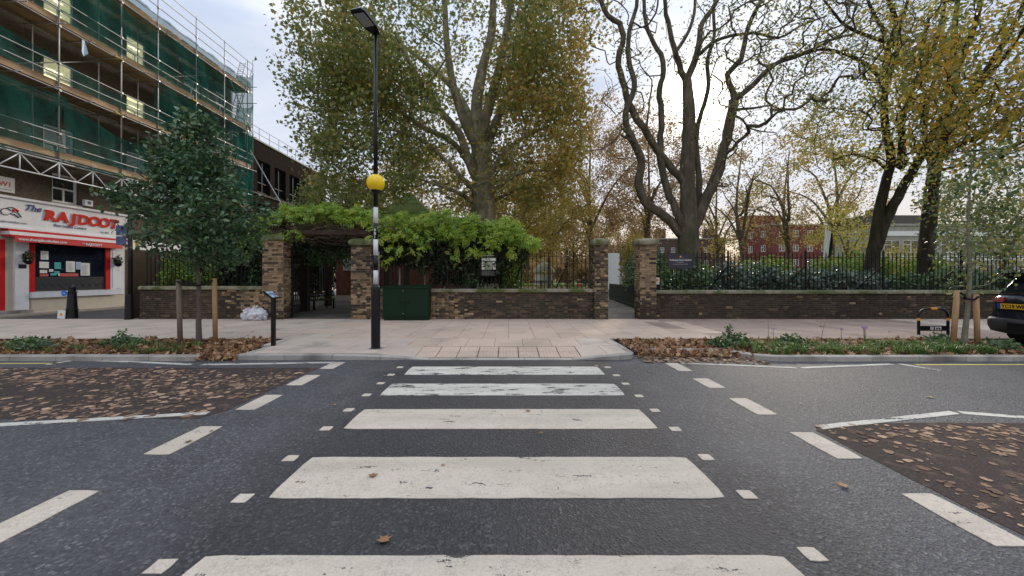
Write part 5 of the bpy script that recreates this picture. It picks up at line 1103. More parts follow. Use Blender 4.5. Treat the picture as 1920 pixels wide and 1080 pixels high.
# flagpole
fx, fyv = (1545-CX)/F*23, 23.0
t = thing('flagpole', 'leaning white flagpole rising behind the right railing', 'flagpole', (fx, fyv, .1)); m = MB(); m.tube([(fx-.15, fyv, .1), (fx+.12, fyv, 4.65)], [.05, .035], 8); m.lathe((fx+.12, fyv, 4.65), [(.03, 0), (.08, .06), (.03, .14)], 8); m.build('pole', 'white_gloss', t)
fl = thing('flag', 'limp green and white flag hanging from the white pole', 'flag', (fx+.14, fyv, 4.4)); 
for mt, a0, a1 in (('paper_white', 0, .5), ('cabinet_green', .5, 1)):
    V = []; nu, nv = 7, 12
    for j in range(nv+1):
        for i in range(nu+1): u = a0+(a1-a0)*i/nu; v = j/nv; V.append((fx+.15+u*.40*(1-.45*v), fyv+.08*math.sin(u*9+v*3), 4.45-v*1.5-u*.25))
    m = MB(); m.add(V, [(j*(nu+1)+i, j*(nu+1)+i+1, (j+1)*(nu+1)+i+1, (j+1)*(nu+1)+i) for j in range(nv) for i in range(nu)]); m.build('flag_cloth', mt, fl, smooth=True)

# park lodge with mossy roof
t = thing('park_lodge', 'red brick park lodge with mossy pyramid roof behind the creeper', 'building', (-6.5, 24, .1)); PINV[t.name] = wm(t).inverted()
m = MB(); m.box(-10.8, -2.9, 24.012, 30, .1, 3.75); m.build('mortar_core', 'mortar', t)
brickwork(t, (-10.8, 24.012, 0), (1, 0, 0), 7.9, .45, 3.75, lambda x, y, z: 'red_brick', 120)
m = MB(); m.box(-10.85, -2.85, 23.93, 24.0, .1, .44); m.build('plinth', 'cream_render', t)
ax, ay, az, ez, hw = -7.2, 27.9, 7.7, 3.75, 3.85
rows = 26
for s, nm in ((0, 'front'), (1, 'left'), (2, 'right')):
    for r in range(rows):
        f0, f1 = r/rows, (r+1)/rows
        def pt(side, f, off=0):
            w_ = hw*(1-f)+.05; z = ez+(az-ez)*f; 
            if s == 0: return Vector((ax+side*w_, ay-w_-off, z))
            if s == 1: return Vector((ax-w_-off, ay-side*w_, z))
            return Vector((ax+w_+off, ay+side*w_, z))
        m = MB(); a, b_, c, d = pt(-1, f0, .045), pt(1, f0, .045), pt(1, f1), pt(-1, f1); up = Vector((0, 0, .035))
        m.add([a+up*.2, b_+up*.2, c+up, d+up, a-up, b_-up], [(0, 1, 2, 3), (0, 4, 5, 1)]); m.build('tile_course', 'moss_tile', t)
t2 = m = MB(); m.box(-10.3, -9.72, 23.9, 23.98, 2.0, 2.95); nb = m.build('notice_board', 'sign_white', t); m = MB(); m.box(-10.25, -9.77, 23.88, 23.9, 2.06, 2.9); m.build('notice_sheet', 'map_green', nb)
t = thing('park_fence', 'dark iron fence closing the yard behind the pergola', 'fence', (-13, 24, .1))
for i in range(34): m = MB(); m.box(-15.6+i*.14, -15.57+i*.14, 24, 24.03, .1, 2.2); m.build('bar', 'grey_metal' if i > 26 else 'black_iron', t)
for z in (.4, 1.95): m = MB(); m.box(-15.7, -10.9, 24.031, 24.06, z, z+.04); m.build('rail', 'black_iron', t)
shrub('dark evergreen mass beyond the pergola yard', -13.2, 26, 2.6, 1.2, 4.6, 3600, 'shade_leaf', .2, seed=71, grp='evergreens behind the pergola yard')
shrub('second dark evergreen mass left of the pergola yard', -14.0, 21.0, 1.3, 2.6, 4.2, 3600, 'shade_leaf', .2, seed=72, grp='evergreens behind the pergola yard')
for px, z1 in ((749, 1.95), (797, 1.75)): 
    x = (px-CX)/F*15.6; m = MB(); m.box(x-.025, x+.025, 15.6, 15.65, .1, z1); tag(m.build('marker_post', 'white_gloss'), 'thin white post behind the railing, %s edge of the visible red brick patch' % ('left' if px < 770 else 'right'), 'post', 'thin white posts behind the railing')
x = (832-CX)/F*14.6; t = thing('meter_post', 'small white box on a post behind the railing right of the green cabinet', 'post', (x, 14.6, .1)); m = MB(); m.box(x-.02, x+.02, 14.6, 14.63, .1, 2.0); m.build('post', 'white_gloss', t); m = MB(); m.box(x-.10, x+.05, 14.5, 14.59, 1.62, 1.86); m.build('box', 'paper_white', t)

# ================================================================== street furniture
bx, by = -2.79, 8.05; bz = zp(bx, by)
def zb(py): return H-(py-CY)*by/F
t = thing('beacon_column', 'tall black lamp column with black and white bands and a yellow crossing globe', 'lamp post', (bx, by, bz))
m = MB(); m.lathe((bx, by, 0), [(.105, bz), (.105, bz+.012), (.094, bz+.02), (.093, zb(541)), (.088, zb(538)), (.052, zb(533))], 20); m.build('base_sleeve', 'black_paint', t, smooth=False)
m = MB(); m.box(bx-.13, bx+.13, by-.13, by+.13, bz-.02, bz+.006); m.build('foot_plate', 'kerb_granite', t)
pj = [533, 507, 479, 449, 419, 389]
for i in range(5): m = MB(); m.tube([(bx, by, zb(pj[i])), (bx, by, zb(pj[i+1]))], .0475 if i % 2 else .048, 18); m.build('white_band' if i % 2 == 0 else 'black_band', 'pole_white' if i % 2 == 0 else 'black_paint', t, smooth=True)
m = MB(); m.tube([(bx, by, zb(389)), (bx, by, zb(62))], [.047, .036], 18); pole = m.build('pole', 'black_paint', t, smooth=True)
gz = zb(343); pr = [(.05, -.165)]+[(.186*math.sin(R(a)), -.186*math.cos(R(a))) for a in range(30, 151, 10)]+[(.05, .168)]
m = MB(); m.lathe((bx, by, gz), pr, 28); m.build('globe', 'amber_globe', t, smooth=True)
m = MB(); m.lathe((bx, by, gz), [(.05, -.22), (.075, -.20), (.11, -.165), (.10, -.15)], 20); m.build('globe_collar', 'black_paint', t)
m = MB(); m.tube([(bx, by-.187, gz-.13), (bx, by-.19, gz), (bx, by-.14, gz+.12)], .003, 4); m.build('globe_seam', 'yellow_pipe', t)
for ch, py in (('B', 434), ('B', 440.5), ('1', 447)): text('lettering', ch, .078, 'pole_white', Vector((bx-.022, by-.0505, zb(py))), (R(90), 0, 0), t, .002, .002)
m = MB(); m.box(bx+.045, bx+.075, by-.02, by+.02, zb(478), zb(472)); m.tube([(bx+.062, by, zb(475)), (bx+.068, by, zb(500)), (bx+.06, by, zb(532))], .007, 6); m.build('cable_guard', 'grey_metal', t)
hd = MB(); M = Matrix.Translation((bx, by, zb(62)+.02)) @ Matrix.Rotation(R(-14), 4, 'Z') @ Matrix.Rotation(R(-4), 4, 'X')
hd.add([M @ Vector(v) for v in [(-.07, .06, -.03), (.07, .06, -.03), (.14, -.16, -.03), (.15, -.60, -.02), (.11, -.68, -.015), (-.11, -.68, -.015), (-.15, -.60, -.02), (-.14, -.16, -.03),
   (-.05, .05, .05), (.05, .05, .05), (.12, -.16, .06), (.13, -.58, .05), (.09, -.65, .03), (-.09, -.65, .03), (-.13, -.58, .05), (-.12, -.16, .06)]],
   [(0, 7, 6, 5, 4, 3, 2, 1), (8, 9, 10, 11, 12, 13, 14, 15)]+[(i, (i+1) % 8, 8+(i+1) % 8, 8+i) for i in range(8)]); head = hd.build('lamp_head', 'black_paint', t)
m = MB(); m.box(-.11, .11, -.58, -.22, -.038, -.030, M); m.build('lens', 'pale_glass', head)

ix, iy = -5.13, 8.37
t = thing('information_lectern', 'slim black post with tilted information plate between planting bed and apron', 'sign', (ix, iy, .1))
m = MB(); m.box(ix-.035, ix+.035, iy-.035, iy+.035, .1, 1.16); m.build('post', 'black_paint', t)
M = Matrix.Translation((ix-.03, iy, 1.21)) @ Matrix.Rotation(R(38), 4, 'Y')
m = MB(); m.box(-.125, .125, -.17, .17, -.015, .012, M); pl = m.build('plate', 'black_iron', t)
m = MB(); m.box(-.10, -.04, -.13, .0, .0125, .015, M); m.box(-.02, .0, -.13, .13, .0125, .015, M); m.box(.02, .10, -.13, -.02, .0125, .015, M); m.box(-.1, -.05, .02, .12, .0125, .015, M); m.build('printed_panel', 'paper_blue', pl)
m = MB(); m.box(.02, .10, .0, .13, .0125, .015, M); m.build('printed_panel', 'grey_ink', pl)

t = thing('utility_cabinet', 'dark green metal street cabinet against the middle wall', 'cabinet', (-3.5, 13.2, .1))
x0, x1, y0, y1 = -4.32, -2.74, 13.16, 13.55
m = MB(); m.box(x0+.03, x1-.03, y0+.03, y1, .1, .22); m.build('plinth', 'cabinet_green', t); m = MB(); m.box(x0, x1, y0, y1, .223, 1.22); bd = m.build('body', 'cabinet_green', t)
m = MB(); m.add([(x0-.03, y0-.04, 1.222), (x1+.03, y0-.04, 1.222), (x1+.03, y1+.02, 1.222), (x0-.03, y1+.02, 1.222), (x0-.03, y0-.04, 1.26), (x1+.03, y0-.04, 1.26), (x1+.03, y1+.02, 1.31), (x0-.03, y1+.02, 1.31)], [(0, 3, 2, 1), (4, 5, 6, 7), (0, 1, 5, 4), (1, 2, 6, 5), (2, 3, 7, 6), (3, 0, 4, 7)]); m.build('lid', 'cabinet_green', t)
m = MB(); m.box(x0+.03, -3.535, y0-.012, y0-.002, .25, 1.19); d1 = m.build('door', 'cabinet_green', t); m = MB(); m.box(-3.525, x1-.03, y0-.012, y0-.002, .25, 1.19); m.build('door', 'cabinet_green', t)
m = MB(); m.box(-3.72, -3.40, y0-.045, y0-.014, .735, .76); m.box(-3.72, -3.69, y0-.035, y0-.014, .69, .735); m.box(-3.43, -3.40, y0-.035, y0-.014, .69, .735); m.build('handle', 'cabinet_green', d1)
for z in (.34, 1.12): m = MB(); m.lathe((-3.62, y0-.02, z), [(.016, 0), (.016, .01), (.008, .014)], 10, Matrix.Rotation(R(90), 3, 'X')); m.build('lock', 'grey_metal', d1)
for z in (.4, 1.0): m = MB(); m.box(x0-.012, x0-.001, y0+.05, y0+.12, z, z+.1); m.build('hinge', 'black_iron', t)

# bag of rubbish
bm = bpy.data.meshes.new('bag'); import bmesh
b2 = bmesh.new(); bmesh.ops.create_icosphere(b2, subdivisions=5, radius=1)
from mathutils import noise
for v in b2.verts:
    p = v.co.copy(); n1 = noise.noise(p*1.6+Vector((3, 1, 5)))*.28+abs(noise.noise(p*4.2))*.22+abs(noise.noise(p*9))*.09
    v.co = Vector((p.x*.43, p.y*.24, p.z*.27))*(1+n1-.12); v.co.x += .06*v.co.z; v.co.z = max(v.co.z, -.17)
b2.to_mesh(bm); b2.free(); bm.transform(Matrix.Translation((-8.82, 13.28, .275))); bm.materials.append(MATS['clear_bag'])
t = thing('rubbish_bag', 'knotted clear plastic bag full of rubbish leaning at the left gate pillar', 'bag', (-8.82, 13.28, .1)); link('bag_body', bm, t)
m = MB()
for a in range(5): m.add([(-8.75, 13.25, .5), (-8.75+.05*math.cos(a*1.3), 13.25+.05*math.sin(a), .60+.02*a % .05), (-8.72+.11*math.cos(a*1.3), 13.22+.09*math.sin(a*1.3), .585)], [(0, 1, 2)])
m.build('knot', 'paper_white', t)

# bollard
t = thing('bollard', 'black bell topped bollard with blue cycle disc in front of the restaurant window', 'bollard', (-15.75, 13.85, .1))
m = MB(); m.lathe((-15.75, 13.85, .1), [(.17, 0), (.16, .05), (.15, .30), (.172, .31), (.172, .335), (.145, .35), (.115, .92), (.14, .93), (.14, .955), (.10, .97), (.10, 1.07), (.135, 1.09), (.13, 1.13), (.10, 1.17), (.05, 1.21), (.02, 1.25)], 20); m.build('post', 'black_paint', t, smooth=False)
Mx = Matrix.Rotation(R(90), 3, 'X'); m = MB(); m.lathe((-15.86, 13.70, 1.01), [(.10, 0), (.10, .015)], 20, Mx); dsc = m.build('cycle_disc', 'blue_disc', t)
m = MB()
for dx in (-.035, .035):
    for k in range(10): a0, a1 = R(k*36), R(k*36+36); m.tube([(-15.86+dx+.024*math.cos(a0), 13.682, 1.0+.024*math.sin(a0)), (-15.86+dx+.024*math.cos(a1), 13.682, 1.0+.024*math.sin(a1))], .003, 4)
m.tube([(-15.895, 13.682, 1.0), (-15.87, 13.682, 1.035), (-15.84, 13.682, 1.03), (-15.825, 13.682, 1.0)], .003, 4); m.build('cycle_symbol', 'white_gloss', dsc)
m = MB(); M = Matrix.Translation((-15.9, 13.64, .26)) @ Matrix.Rotation(R(6), 4, 'Y'); m.box(-.13, .13, 0, .02, -.15, .15, M); tile = m.build('foot_tile', 'paper_white', t); m = MB(); m.lathe(M @ Vector((0, -.003, 0)), [(.05, 0), (.05, .004)], 12, Mx); m.build('tile_emblem', 'orange_band', tile)

# sign post behind the young tree
t = thing('sign_post', 'black post with blue plates behind the young tree at the side street corner', 'post', (-13.4, 13.55, .1))
m = MB(); m.lathe((-13.4, 13.55, .1), [(.125, 0), (.11, .8), (.105, .86), (.095, .9)], 16); m.build('base_sleeve', 'black_paint', t); m = MB(); m.tube([(-13.36, 13.55, .98), (-13.36, 13.55, 3.6)], .07, 14); m.build('pole', 'black_paint', t, smooth=True)
for z0, z1 in ((2.72, 3.02), (3.05, 3.40)): m = MB(); m.box(-13.75, -13.40, 13.44, 13.46, z0, z1); s_ = m.build('sign_plate', 'sign_blue', t)

# cycle hoop
t = thing('cycle_hoop', 'black cycle parking hoop with orange bands near the car', 'bicycle stand', (11.0, 9.9, .1)); hx, hy = 11.0, 9.95
pts = [(hx-.38, hy, .1), (hx-.38, hy, .50)]+[(hx-.38+.22*(1-math.cos(R(a))), hy, .55+.22*math.sin(R(a))) for a in range(0, 91, 15)]+[(hx+.38-.22*(1-math.cos(R(a))), hy, .55+.22*math.sin(R(a))) for a in range(90, -1, -15)]+[(hx+.38, hy, .50), (hx+.38, hy, .1)]
m = MB(); m.tube(pts, .032, 12); m.build('hoop', 'black_paint', t, smooth=True); m = MB(); m.box(hx-.35, hx+.35, hy-.012, hy+.012, .20, .33); pn = m.build('crossbar', 'black_paint', t)
for z, x in ((.50, hx-.38), (.50, hx+.38)): m = MB(); m.tube([(x, hy, z-.035), (x, hy, z+.035)], .034, 12); m.build('orange_band', 'orange_band', t)
m = MB(); m.tube([(hx-.08, hy, .771), (hx+.08, hy, .771)], .034, 12); m.build('orange_band', 'orange_band', t)
m = MB(); m.box(hx-.09, hx-.01, hy-.016, hy-.0125, .23, .31); m.box(hx+.03, hx+.19, hy-.016, hy-.0125, .23, .31); m.build('symbol_plate', 'paper_white', pn)
text('symbol_lettering', 'P', .075, 'black_iron', Vector((hx-.07, hy-.018, .242)), (R(90), 0, 0), pn, .001)
m = MB()
for c in (hx+.075, hx+.145): m.lathe((c, hy-.017, .26), [(.024, 0), (.024, .002)], 12, Mx)
m.box(c-.07, c, hy-.019, hy-.0165, .27, .285); m.build('cycle_symbol', 'black_iron', pn)

# boards on the railing
t = thing('map_board', 'black park map board with pale panels fixed to the middle railing', 'sign', (-.72, 13.78, 1.64))
m = MB(); m.box(-1.02, -.42, 13.76, 13.80, 1.62, 2.42); m.box(-.88, -.56, 13.76, 13.80, 2.421, 2.48); bd = m.build('board', 'black_iron', t)
for a in ((-.97, -.47, 2.17, 2.27, 'paper_white'), (-.84, -.60, 1.86, 2.14, 'map_green'), (-.97, -.86, 2.06, 2.14, 'paper_white'), (-.97, -.86, 1.96, 2.04, 'paper_white'), (-.97, -.86, 1.86, 1.94, 'paper_white'), (-.58, -.47, 2.06, 2.14, 'paper_white'), (-.58, -.47, 1.96, 2.04, 'paper_white'), (-.58, -.47, 1.86, 1.94, 'paper_white')):
    m = MB(); m.box(a[0], a[1], 13.752, 13.759, a[2], a[3]); m.build('map_panel' if a[4] == 'map_green' else 'text_panel', a[4], bd)
text('heading', 'Paddington Street', .055, 'paper_white', Vector((-.72, 13.757, 2.345)), (R(90), 0, 0), bd, .001, .0008, align='CENTER'); text('heading', 'Gardens', .035, 'paper_white', Vector((-.72, 13.757, 2.295)), (R(90), 0, 0), bd, .001, align='CENTER')
m = MB()
for i in range(6): m.box(-.97, -.50-.04*(i % 3), 13.755, 13.759, 1.66+i*.03, 1.668+i*.03)
m.build('small_print', 'grey_ink', bd)
t = thing('park_sign', 'navy park name board on the right railing beside the winding trunk', 'sign', (6.15, 13.78, 1.9))
m = MB(); m.box(5.70, 6.62, 13.775, 13.80, 1.90, 2.42); bd = m.build('board', 'sign_navy', t)
text('heading', 'Paddington Street Gardens', .072, 'paper_white', Vector((6.16, 13.772, 2.18)), (R(90), 0, 0), bd, .001, .001, align='CENTER')
m = MB(); m.box(6.03, 6.26, 13.770, 13.774, 2.115, 2.135); m.box(5.88, 6.42, 13.770, 13.774, 2.045, 2.06); m.box(6.03, 6.29, 13.77, 13.774, 2.275, 2.282); m.build('small_print', 'grey_ink', bd)
m = MB(); m.lathe((6.16, 13.775, 2.325), [(.03, 0), (.03, .004)], 10, Mx); m.build('crest', 'orange_band', bd)
t = thing('notice', 'small white notice on a black panel beside the right gateway pillar', 'notice', (5.3, 13.76, 1.2)); m = MB(); m.box(5.215, 5.44, 13.765, 13.80, 1.14, 1.66); m.build('panel', 'black_iron', t); m = MB(); m.box(5.235, 5.395, 13.756, 13.764, 1.33, 1.57); pp = m.build('sheet', 'paper_white', t); m = MB(); m.box(5.26, 5.37, 13.753, 13.7555, 1.38, 1.40); m.box(5.27, 5.36, 13.753, 13.7555, 1.44, 1.52); m.build('print', 'paper_red', pp)

# ================================================================== parked car (rear to the frame edge)
t = thing('parked_car', 'dark navy estate car with yellow rear plate parked at the right edge', 'car', (13.7, 8.27, .0)); cx0, cyc, W_ = 11.42, 8.27, .96
prof = [(.30, .30), (.10, .36), (.02, .52), (.0, .70), (.05, .86), (.045, 1.00), (.08, 1.13), (.17, 1.19), (2.8, 1.16), (3.5, 1.08), (4.25, 1.0), (4.52, .88), (4.62, .66), (4.60, .40), (4.4, .28)]
def loft(prof, hw, ks, c, name, mt, topin=0.0, z0=0, parent=t, smooth=True):
    m = MB(); n = len(prof); V = []
    sl_ = [(-s, k) for s, k in ks[::-1]]+[(s, k) for s, k in ks]
    for s, k in sl_:
        for (x, z) in prof:
            px_, pz_ = c[0]+(x-c[0])*k, c[1]+(z-c[1])*k; wz = hw-topin*max(0, pz_-z0); V.append((cx0+px_, cyc+s*wz, pz_))
    fs = []
    for j in range(len(sl_)-1):
        for i in range(n): i2 = (i+1) % n; fs.append((j*n+i, j*n+i2, (j+1)*n+i2, (j+1)*n+i))
    fs += [tuple(range(n))[::-1], tuple((len(sl_)-1)*n+i for i in range(n))]; m.add(V, fs); return m.build(name, mt, parent, smooth=smooth)
KS = [(.0, 1.0), (.45, .997), (.72, .988), (.88, .970), (.96, .945), (1.0, .91)]
body = loft(prof, W_, KS, (2.3, .75), 'body', 'navy_car', .04, .8)
cab = [(.15, 1.17), (.24, 1.36), (.35, 1.56), (.42, 1.64), (1.6, 1.665), (2.4, 1.63), (3.0, 1.50), (3.55, 1.14), (2.0, 1.10)]
loft(cab, W_-.03, KS, (1.9, 1.35), 'cabin', 'car_glass', .42, 1.15)
roof = [(.30, 1.63), (.38, 1.675), (1.6, 1.70), (2.4, 1.68), (2.75, 1.61), (2.6, 1.60), (1.6, 1.64), (.7, 1.62)]
loft(roof, W_-.215, KS, (1.6, 1.62), 'roof', 'navy_car', 0, 0)
m = MB(); m.box(cx0+.12, cx0+.45, cyc-.72, cyc+.72, 1.62, 1.69); m.box(cx0+.16, cx0+.40, cyc-.70, cyc+.70, 1.56, 1.619); m.build('spoiler', 'black_paint', t)
for s in (-1, 1): m = MB(); m.tube([(cx0+.75, cyc+s*.66, 1.67), (cx0+.95, cyc+s*.66, 1.72), (cx0+2.3, cyc+s*.66, 1.72), (cx0+2.5, cyc+s*.66, 1.66)], .018, 6); m.build('roof_rail', 'grey_metal', t)
for s in (-1, 1):
    for xa, xb in ((.35, .5), (1.35, 1.5), (2.45, 2.6)):
        w0 = W_-.03+.002; m = MB(); m.box(cx0+xa, cx0+xa+.07, cyc+s*(w0-.42*.1)-.01, cyc+s*(w0-.42*.1)+.012, 1.17, 1.3); 
bump = [(.32, .26), (.05, .32), (-.025, .46), (-.03, .60), (.02, .66), (.5, .66), (.5, .3)]
loft(bump, W_+.005, KS, (1.2, .5), 'rear_bumper', 'bumper_grey', .0, 0)
m = MB(); m.box(cx0-.045, cx0-.031, cyc-.5, cyc+.5, .40, .56); m.build('bumper_insert', 'black_iron', t)
m = MB(); m.box(cx0-.005, cx0+.03, cyc+.05, cyc+.69, .84, 1.02); m.build('plate_recess', 'black_paint', t)
plx = cx0-.012; m = MB(); m.box(plx, plx+.01, cyc+.11, cyc+.70, .865, .985); pl = m.build('number_plate', 'plate_yellow', t)
m = MB(); m.box(plx-.002, plx, cyc+.64, cyc+.70, .866, .984); m.build('plate_strip', 'eu_blue', pl)
text('plate_lettering', 'YC19 WKY', .115, 'black_iron', Vector((plx-.003, cyc+.62, .885)), (R(90), 0, R(-90)), pl, .001, .003, sx=.86)
for s in (-1, 1):
    V = [(.225, s*.95, 1.115), (.10, s*.66, 1.12), (.06, s*.66, 1.02), (.185, s*.95, 1.02)]; Q = [(cx0+a-.03, cyc+b_*W_, z) for a, b_, z in V]; Q2 = [(x+.12, y-s*.0, z) for x, y, z in Q]
    m = MB(); m.add(Q+Q2, [(0, 1, 2, 3) if s > 0 else (3, 2, 1, 0), (0, 1, 5, 4), (2, 3, 7, 6), (1, 2, 6, 5), (0, 3, 7, 4)]); m.build('tail_light', 'lamp_red', t)
m = MB(); m.add([(cx0+.14, cyc-.70, 1.235), (cx0+.14, cyc+.70, 1.235), (cx0+.30, cyc+.62, 1.55), (cx0+.30, cyc-.62, 1.55)], [(0, 3, 2, 1)]); m.build('rear_window', 'car_glass', t)
m = MB(); m.tube([(cx0+.15, cyc-.02, 1.24), (cx0+.20, cyc+.36, 1.30)], .012, 5); m.build('wiper', 'black_iron', t)
for x in (.88, 3.72):
    for s in (-1, 1):
        m = MB(); c = Vector((cx0+x, cyc+s*.86, .36)); My = Matrix.Rotation(R(90), 3, 'X'); m.lathe(c, [(.22, -.12), (.34, -.12), (.36, -.09), (.36, .09), (.34, .12), (.22, .12)], 24, My); wh = m.build('wheel', 'tyre', t)
        m = MB(); m.lathe(c, [(.20, -.13), (.22, -.10), (.22, .10), (.20, .13), (.05, .10)], 12, My); m.build('rim', 'grey_metal', wh)
# ================================================================== trees
def resample(pts, rad, step):
    P = [np.array(pts[0], float)]; Rr = [rad[0]]
    # smooth catmull-rom through the points
    A = [np.array(p, float) for p in pts]; A = [2*A[0]-A[1]]+A+[2*A[-1]-A[-2]]
    for i in range(1, len(A)-2):
        L = np.linalg.norm(A[i+1]-A[i]); n = max(1, int(round(L/step)))
        for k in range(1, n+1):
            t = k/n
            p = .5*((2*A[i])+(-A[i-1]+A[i+1])*t+(2*A[i-1]-5*A[i]+4*A[i+1]-A[i+2])*t*t+(-A[i-1]+3*A[i]-3*A[i+1]+A[i+2])*t**3)
            P.append(p); Rr.append(rad[i-1]*(1-t)+rad[i]*t)
    return P, Rr
class Tree:
    def __init__(s, step=.45, rng=RNG): s.p = []; s.par = []; s.r = []; s.step = step; s.tips = []; s.rng = rng; s.pl = []
    def limb(s, pts, rad, join=None, wob=.0):
        P, Rr = resample(pts, rad, s.step)
        par = -1
        if s.p and join is not False:
            A = np.array(s.p); par = int(np.argmin(((A-P[0])**2).sum(1)))
        ids = []
        for i, (p, r) in enumerate(zip(P, Rr)):
            if wob: p = p+s.rng.normal(size=3)*wob*r
            s.p.append(p); s.par.append(par); s.r.append(r); s.pl.append(0 if par < 0 else s.pl[par]+np.linalg.norm(p-s.p[par])); par = len(s.p)-1; ids.append(par)
        return ids
    def grow(s, A, base=None, kup=.9, kpl=.12, curl=.35, jit=.06):
        base = np.array(s.p[0] if base is None else base); A = A[np.argsort(((A-base)**2).sum(1))]
        cap = len(s.p)+len(A)*14; P = np.zeros((cap, 3)); P[:len(s.p)] = s.p; PL = np.zeros(cap); PL[:len(s.p)] = s.pl; n = len(s.p)
        for a in A:
            d = P[:n]-a; dist = np.sqrt((d*d).sum(1)); cost = dist+kpl*PL[:n]+kup*np.maximum(0, P[:n, 2]-a[2])
            j = int(np.argmin(cost)); D = dist[j]
            if D < .05: continue
            m = min(12, max(1, int(math.ceil(D/s.step)))); b = P[j]; pp = P[s.par[j]] if s.par[j] >= 0 else b-np.array([0, 0, 1])
            dr = b-pp; dr = dr/(np.linalg.norm(dr)+1e-9); c = b+dr*D*curl+np.array([0, 0, .06*D]); par = j
            for k in range(1, m+1):
                t = k/m; q = b*(1-t)**2+c*2*t*(1-t)+a*t*t+s.rng.normal(size=3)*jit*min(1, D)*(k < m)
                if n >= cap: break
                P[n] = q; PL[n] = PL[par]+np.linalg.norm(q-P[par]); s.p.append(q); s.pl.append(PL[n]); s.par.append(par); s.r.append(0); par = n; n += 1
            s.tips.append(par)
    def radii(s, tip=.008, e=2.35):
        acc = np.zeros(len(s.p)); ch = np.zeros(len(s.p), int)
        for i in s.par:
            if i >= 0: ch[i] += 1
        r = np.zeros(len(s.p))
        for i in range(len(s.p)-1, -1, -1):
            ri = acc[i]**(1/e) if acc[i] > 0 else tip
            if s.r[i] > 0: ri = max(tip, s.r[i])
            elif s.par[i] >= 0 and s.r[s.par[i]] > 0: ri = min(ri, s.r[s.par[i]]*.6)
            r[i] = ri
            if s.par[i] >= 0: acc[s.par[i]] += ri**e
        for i in range(len(s.p)):    # children never thicker than parents, except hand set limbs
            if s.par[i] >= 0 and s.r[i] == 0: r[i] = min(r[i], r[s.par[i]])
        s.rad = r; return r
    def mesh(s, name, mt, flare=0.0, rough=.0, minr=0.0):
        kids = {}
        for i, p in enumerate(s.par): kids.setdefault(p, []).append(i)
        V = []; Fq = []; cnt = 0; stack = [(-1, i) for i in kids.get(-1, [])]; rad = s.rad
        while stack:
            par, i = stack.pop(); ch = [i] if par < 0 else [par, i]; first = par >= 0
            while True:
                k = kids.get(ch[-1], [])
                if not k: break
                k = sorted(k, key=lambda q: -rad[q]); 
                for q in k[1:]: stack.append((ch[-1], q))
                ch.append(k[0])
            rr = np.array([rad[q] for q in ch]); P = np.array([s.p[q] for q in ch])
            if first: rr[0] = min(rr[0]*.9, rr[1]*1.25)
            if len(ch) < 2 or rr.max() < minr: continue
            if flare and par < 0: rr = rr*(1+flare*np.exp(-(P[:, 2]-P[0, 2])/.45))
            ns = 14 if rr.max() > .25 else (8 if rr.max() > .08 else (5 if rr.max() > .025 else 3))
            T = np.gradient(P, axis=0); T /= np.linalg.norm(T, axis=1)[:, None]+1e-9
            u = np.array([1., 0, 0]) if abs(T[0, 0]) < .8 else np.array([0, 1., 0]); ang = np.arange(ns)*2*np.pi/ns
            ca, sa = np.cos(ang)[:, None], np.sin(ang)[:, None]
            for q in range(len(ch)):
                u = u-T[q]*u.dot(T[q]); u /= np.linalg.norm(u)+1e-9; w_ = np.cross(T[q], u)
                rq = rr[q]
                if rough and rq > .1: rv = rq*(1+rough*np.sin(ang*3+q*.35)+rough*.6*np.sin(ang*5-q*.6)+s.rng.normal(size=ns)*rough*.35)[:, None]
                else: rv = rq
                V.append(P[q]+(ca*u+sa*w_)*rv)
            m = len(ch); a = (np.arange(m-1)*ns)[:, None]+np.arange(ns)[None]; b = (np.arange(m-1)*ns)[:, None]+((np.arange(ns)+1) % ns)[None]
            Fq.append(np.stack([a, b, b+ns, a+ns], -1).reshape(-1, 4)+cnt); cnt += m*ns
        return np_mesh(name, np.concatenate(V), [np.concatenate(Fq)], mt, smooth=True)
    def tip_points(s, per, spread, back=2, idx=None):
        out = []; tips = s.tips if idx is None else idx
        for t in tips:
            c = [t]
            for _ in range(back):
                if s.par[c[-1]] >= 0: c.append(s.par[c[-1]])
            c = np.array([s.p[q] for q in c]); k = s.rng.integers(0, len(c), per)
            f = s.rng.uniform(0, 1, per)[:, None]; k2 = np.minimum(k+1, len(c)-1)
            out.append(c[k]*(1-f)+c[k2]*f+s.rng.normal(size=(per, 3))*spread)
        return np.concatenate(out)
def clumps(rng, c, r, n, shell=.0): return inside_ell(n, c, r, rng, shell)
def put_tree(name, label, T, bark, P, lsize, lmat, tpl, cat='tree', group=None, flare=.35, rough=.05, tip=.008, upn=.5, rndf=None, droop=.4, minr=0, trunkname='trunk'):
    t = thing(name, label, cat, tuple(T.p[0]), group)
    T.radii(tip); link(trunkname, T.mesh(trunkname, bark, flare, rough, minr), t)
    if P is not None and len(P):
        if isinstance(lmat, str): lmat = [(lmat, np.ones(len(P), bool))]
        for mt, msk in lmat:
            if msk.sum(): link('crown', leaves('crown', P[msk], lsize, mt, tpl, upn=upn, droop=droop, rng=T.rng), t)
    return t

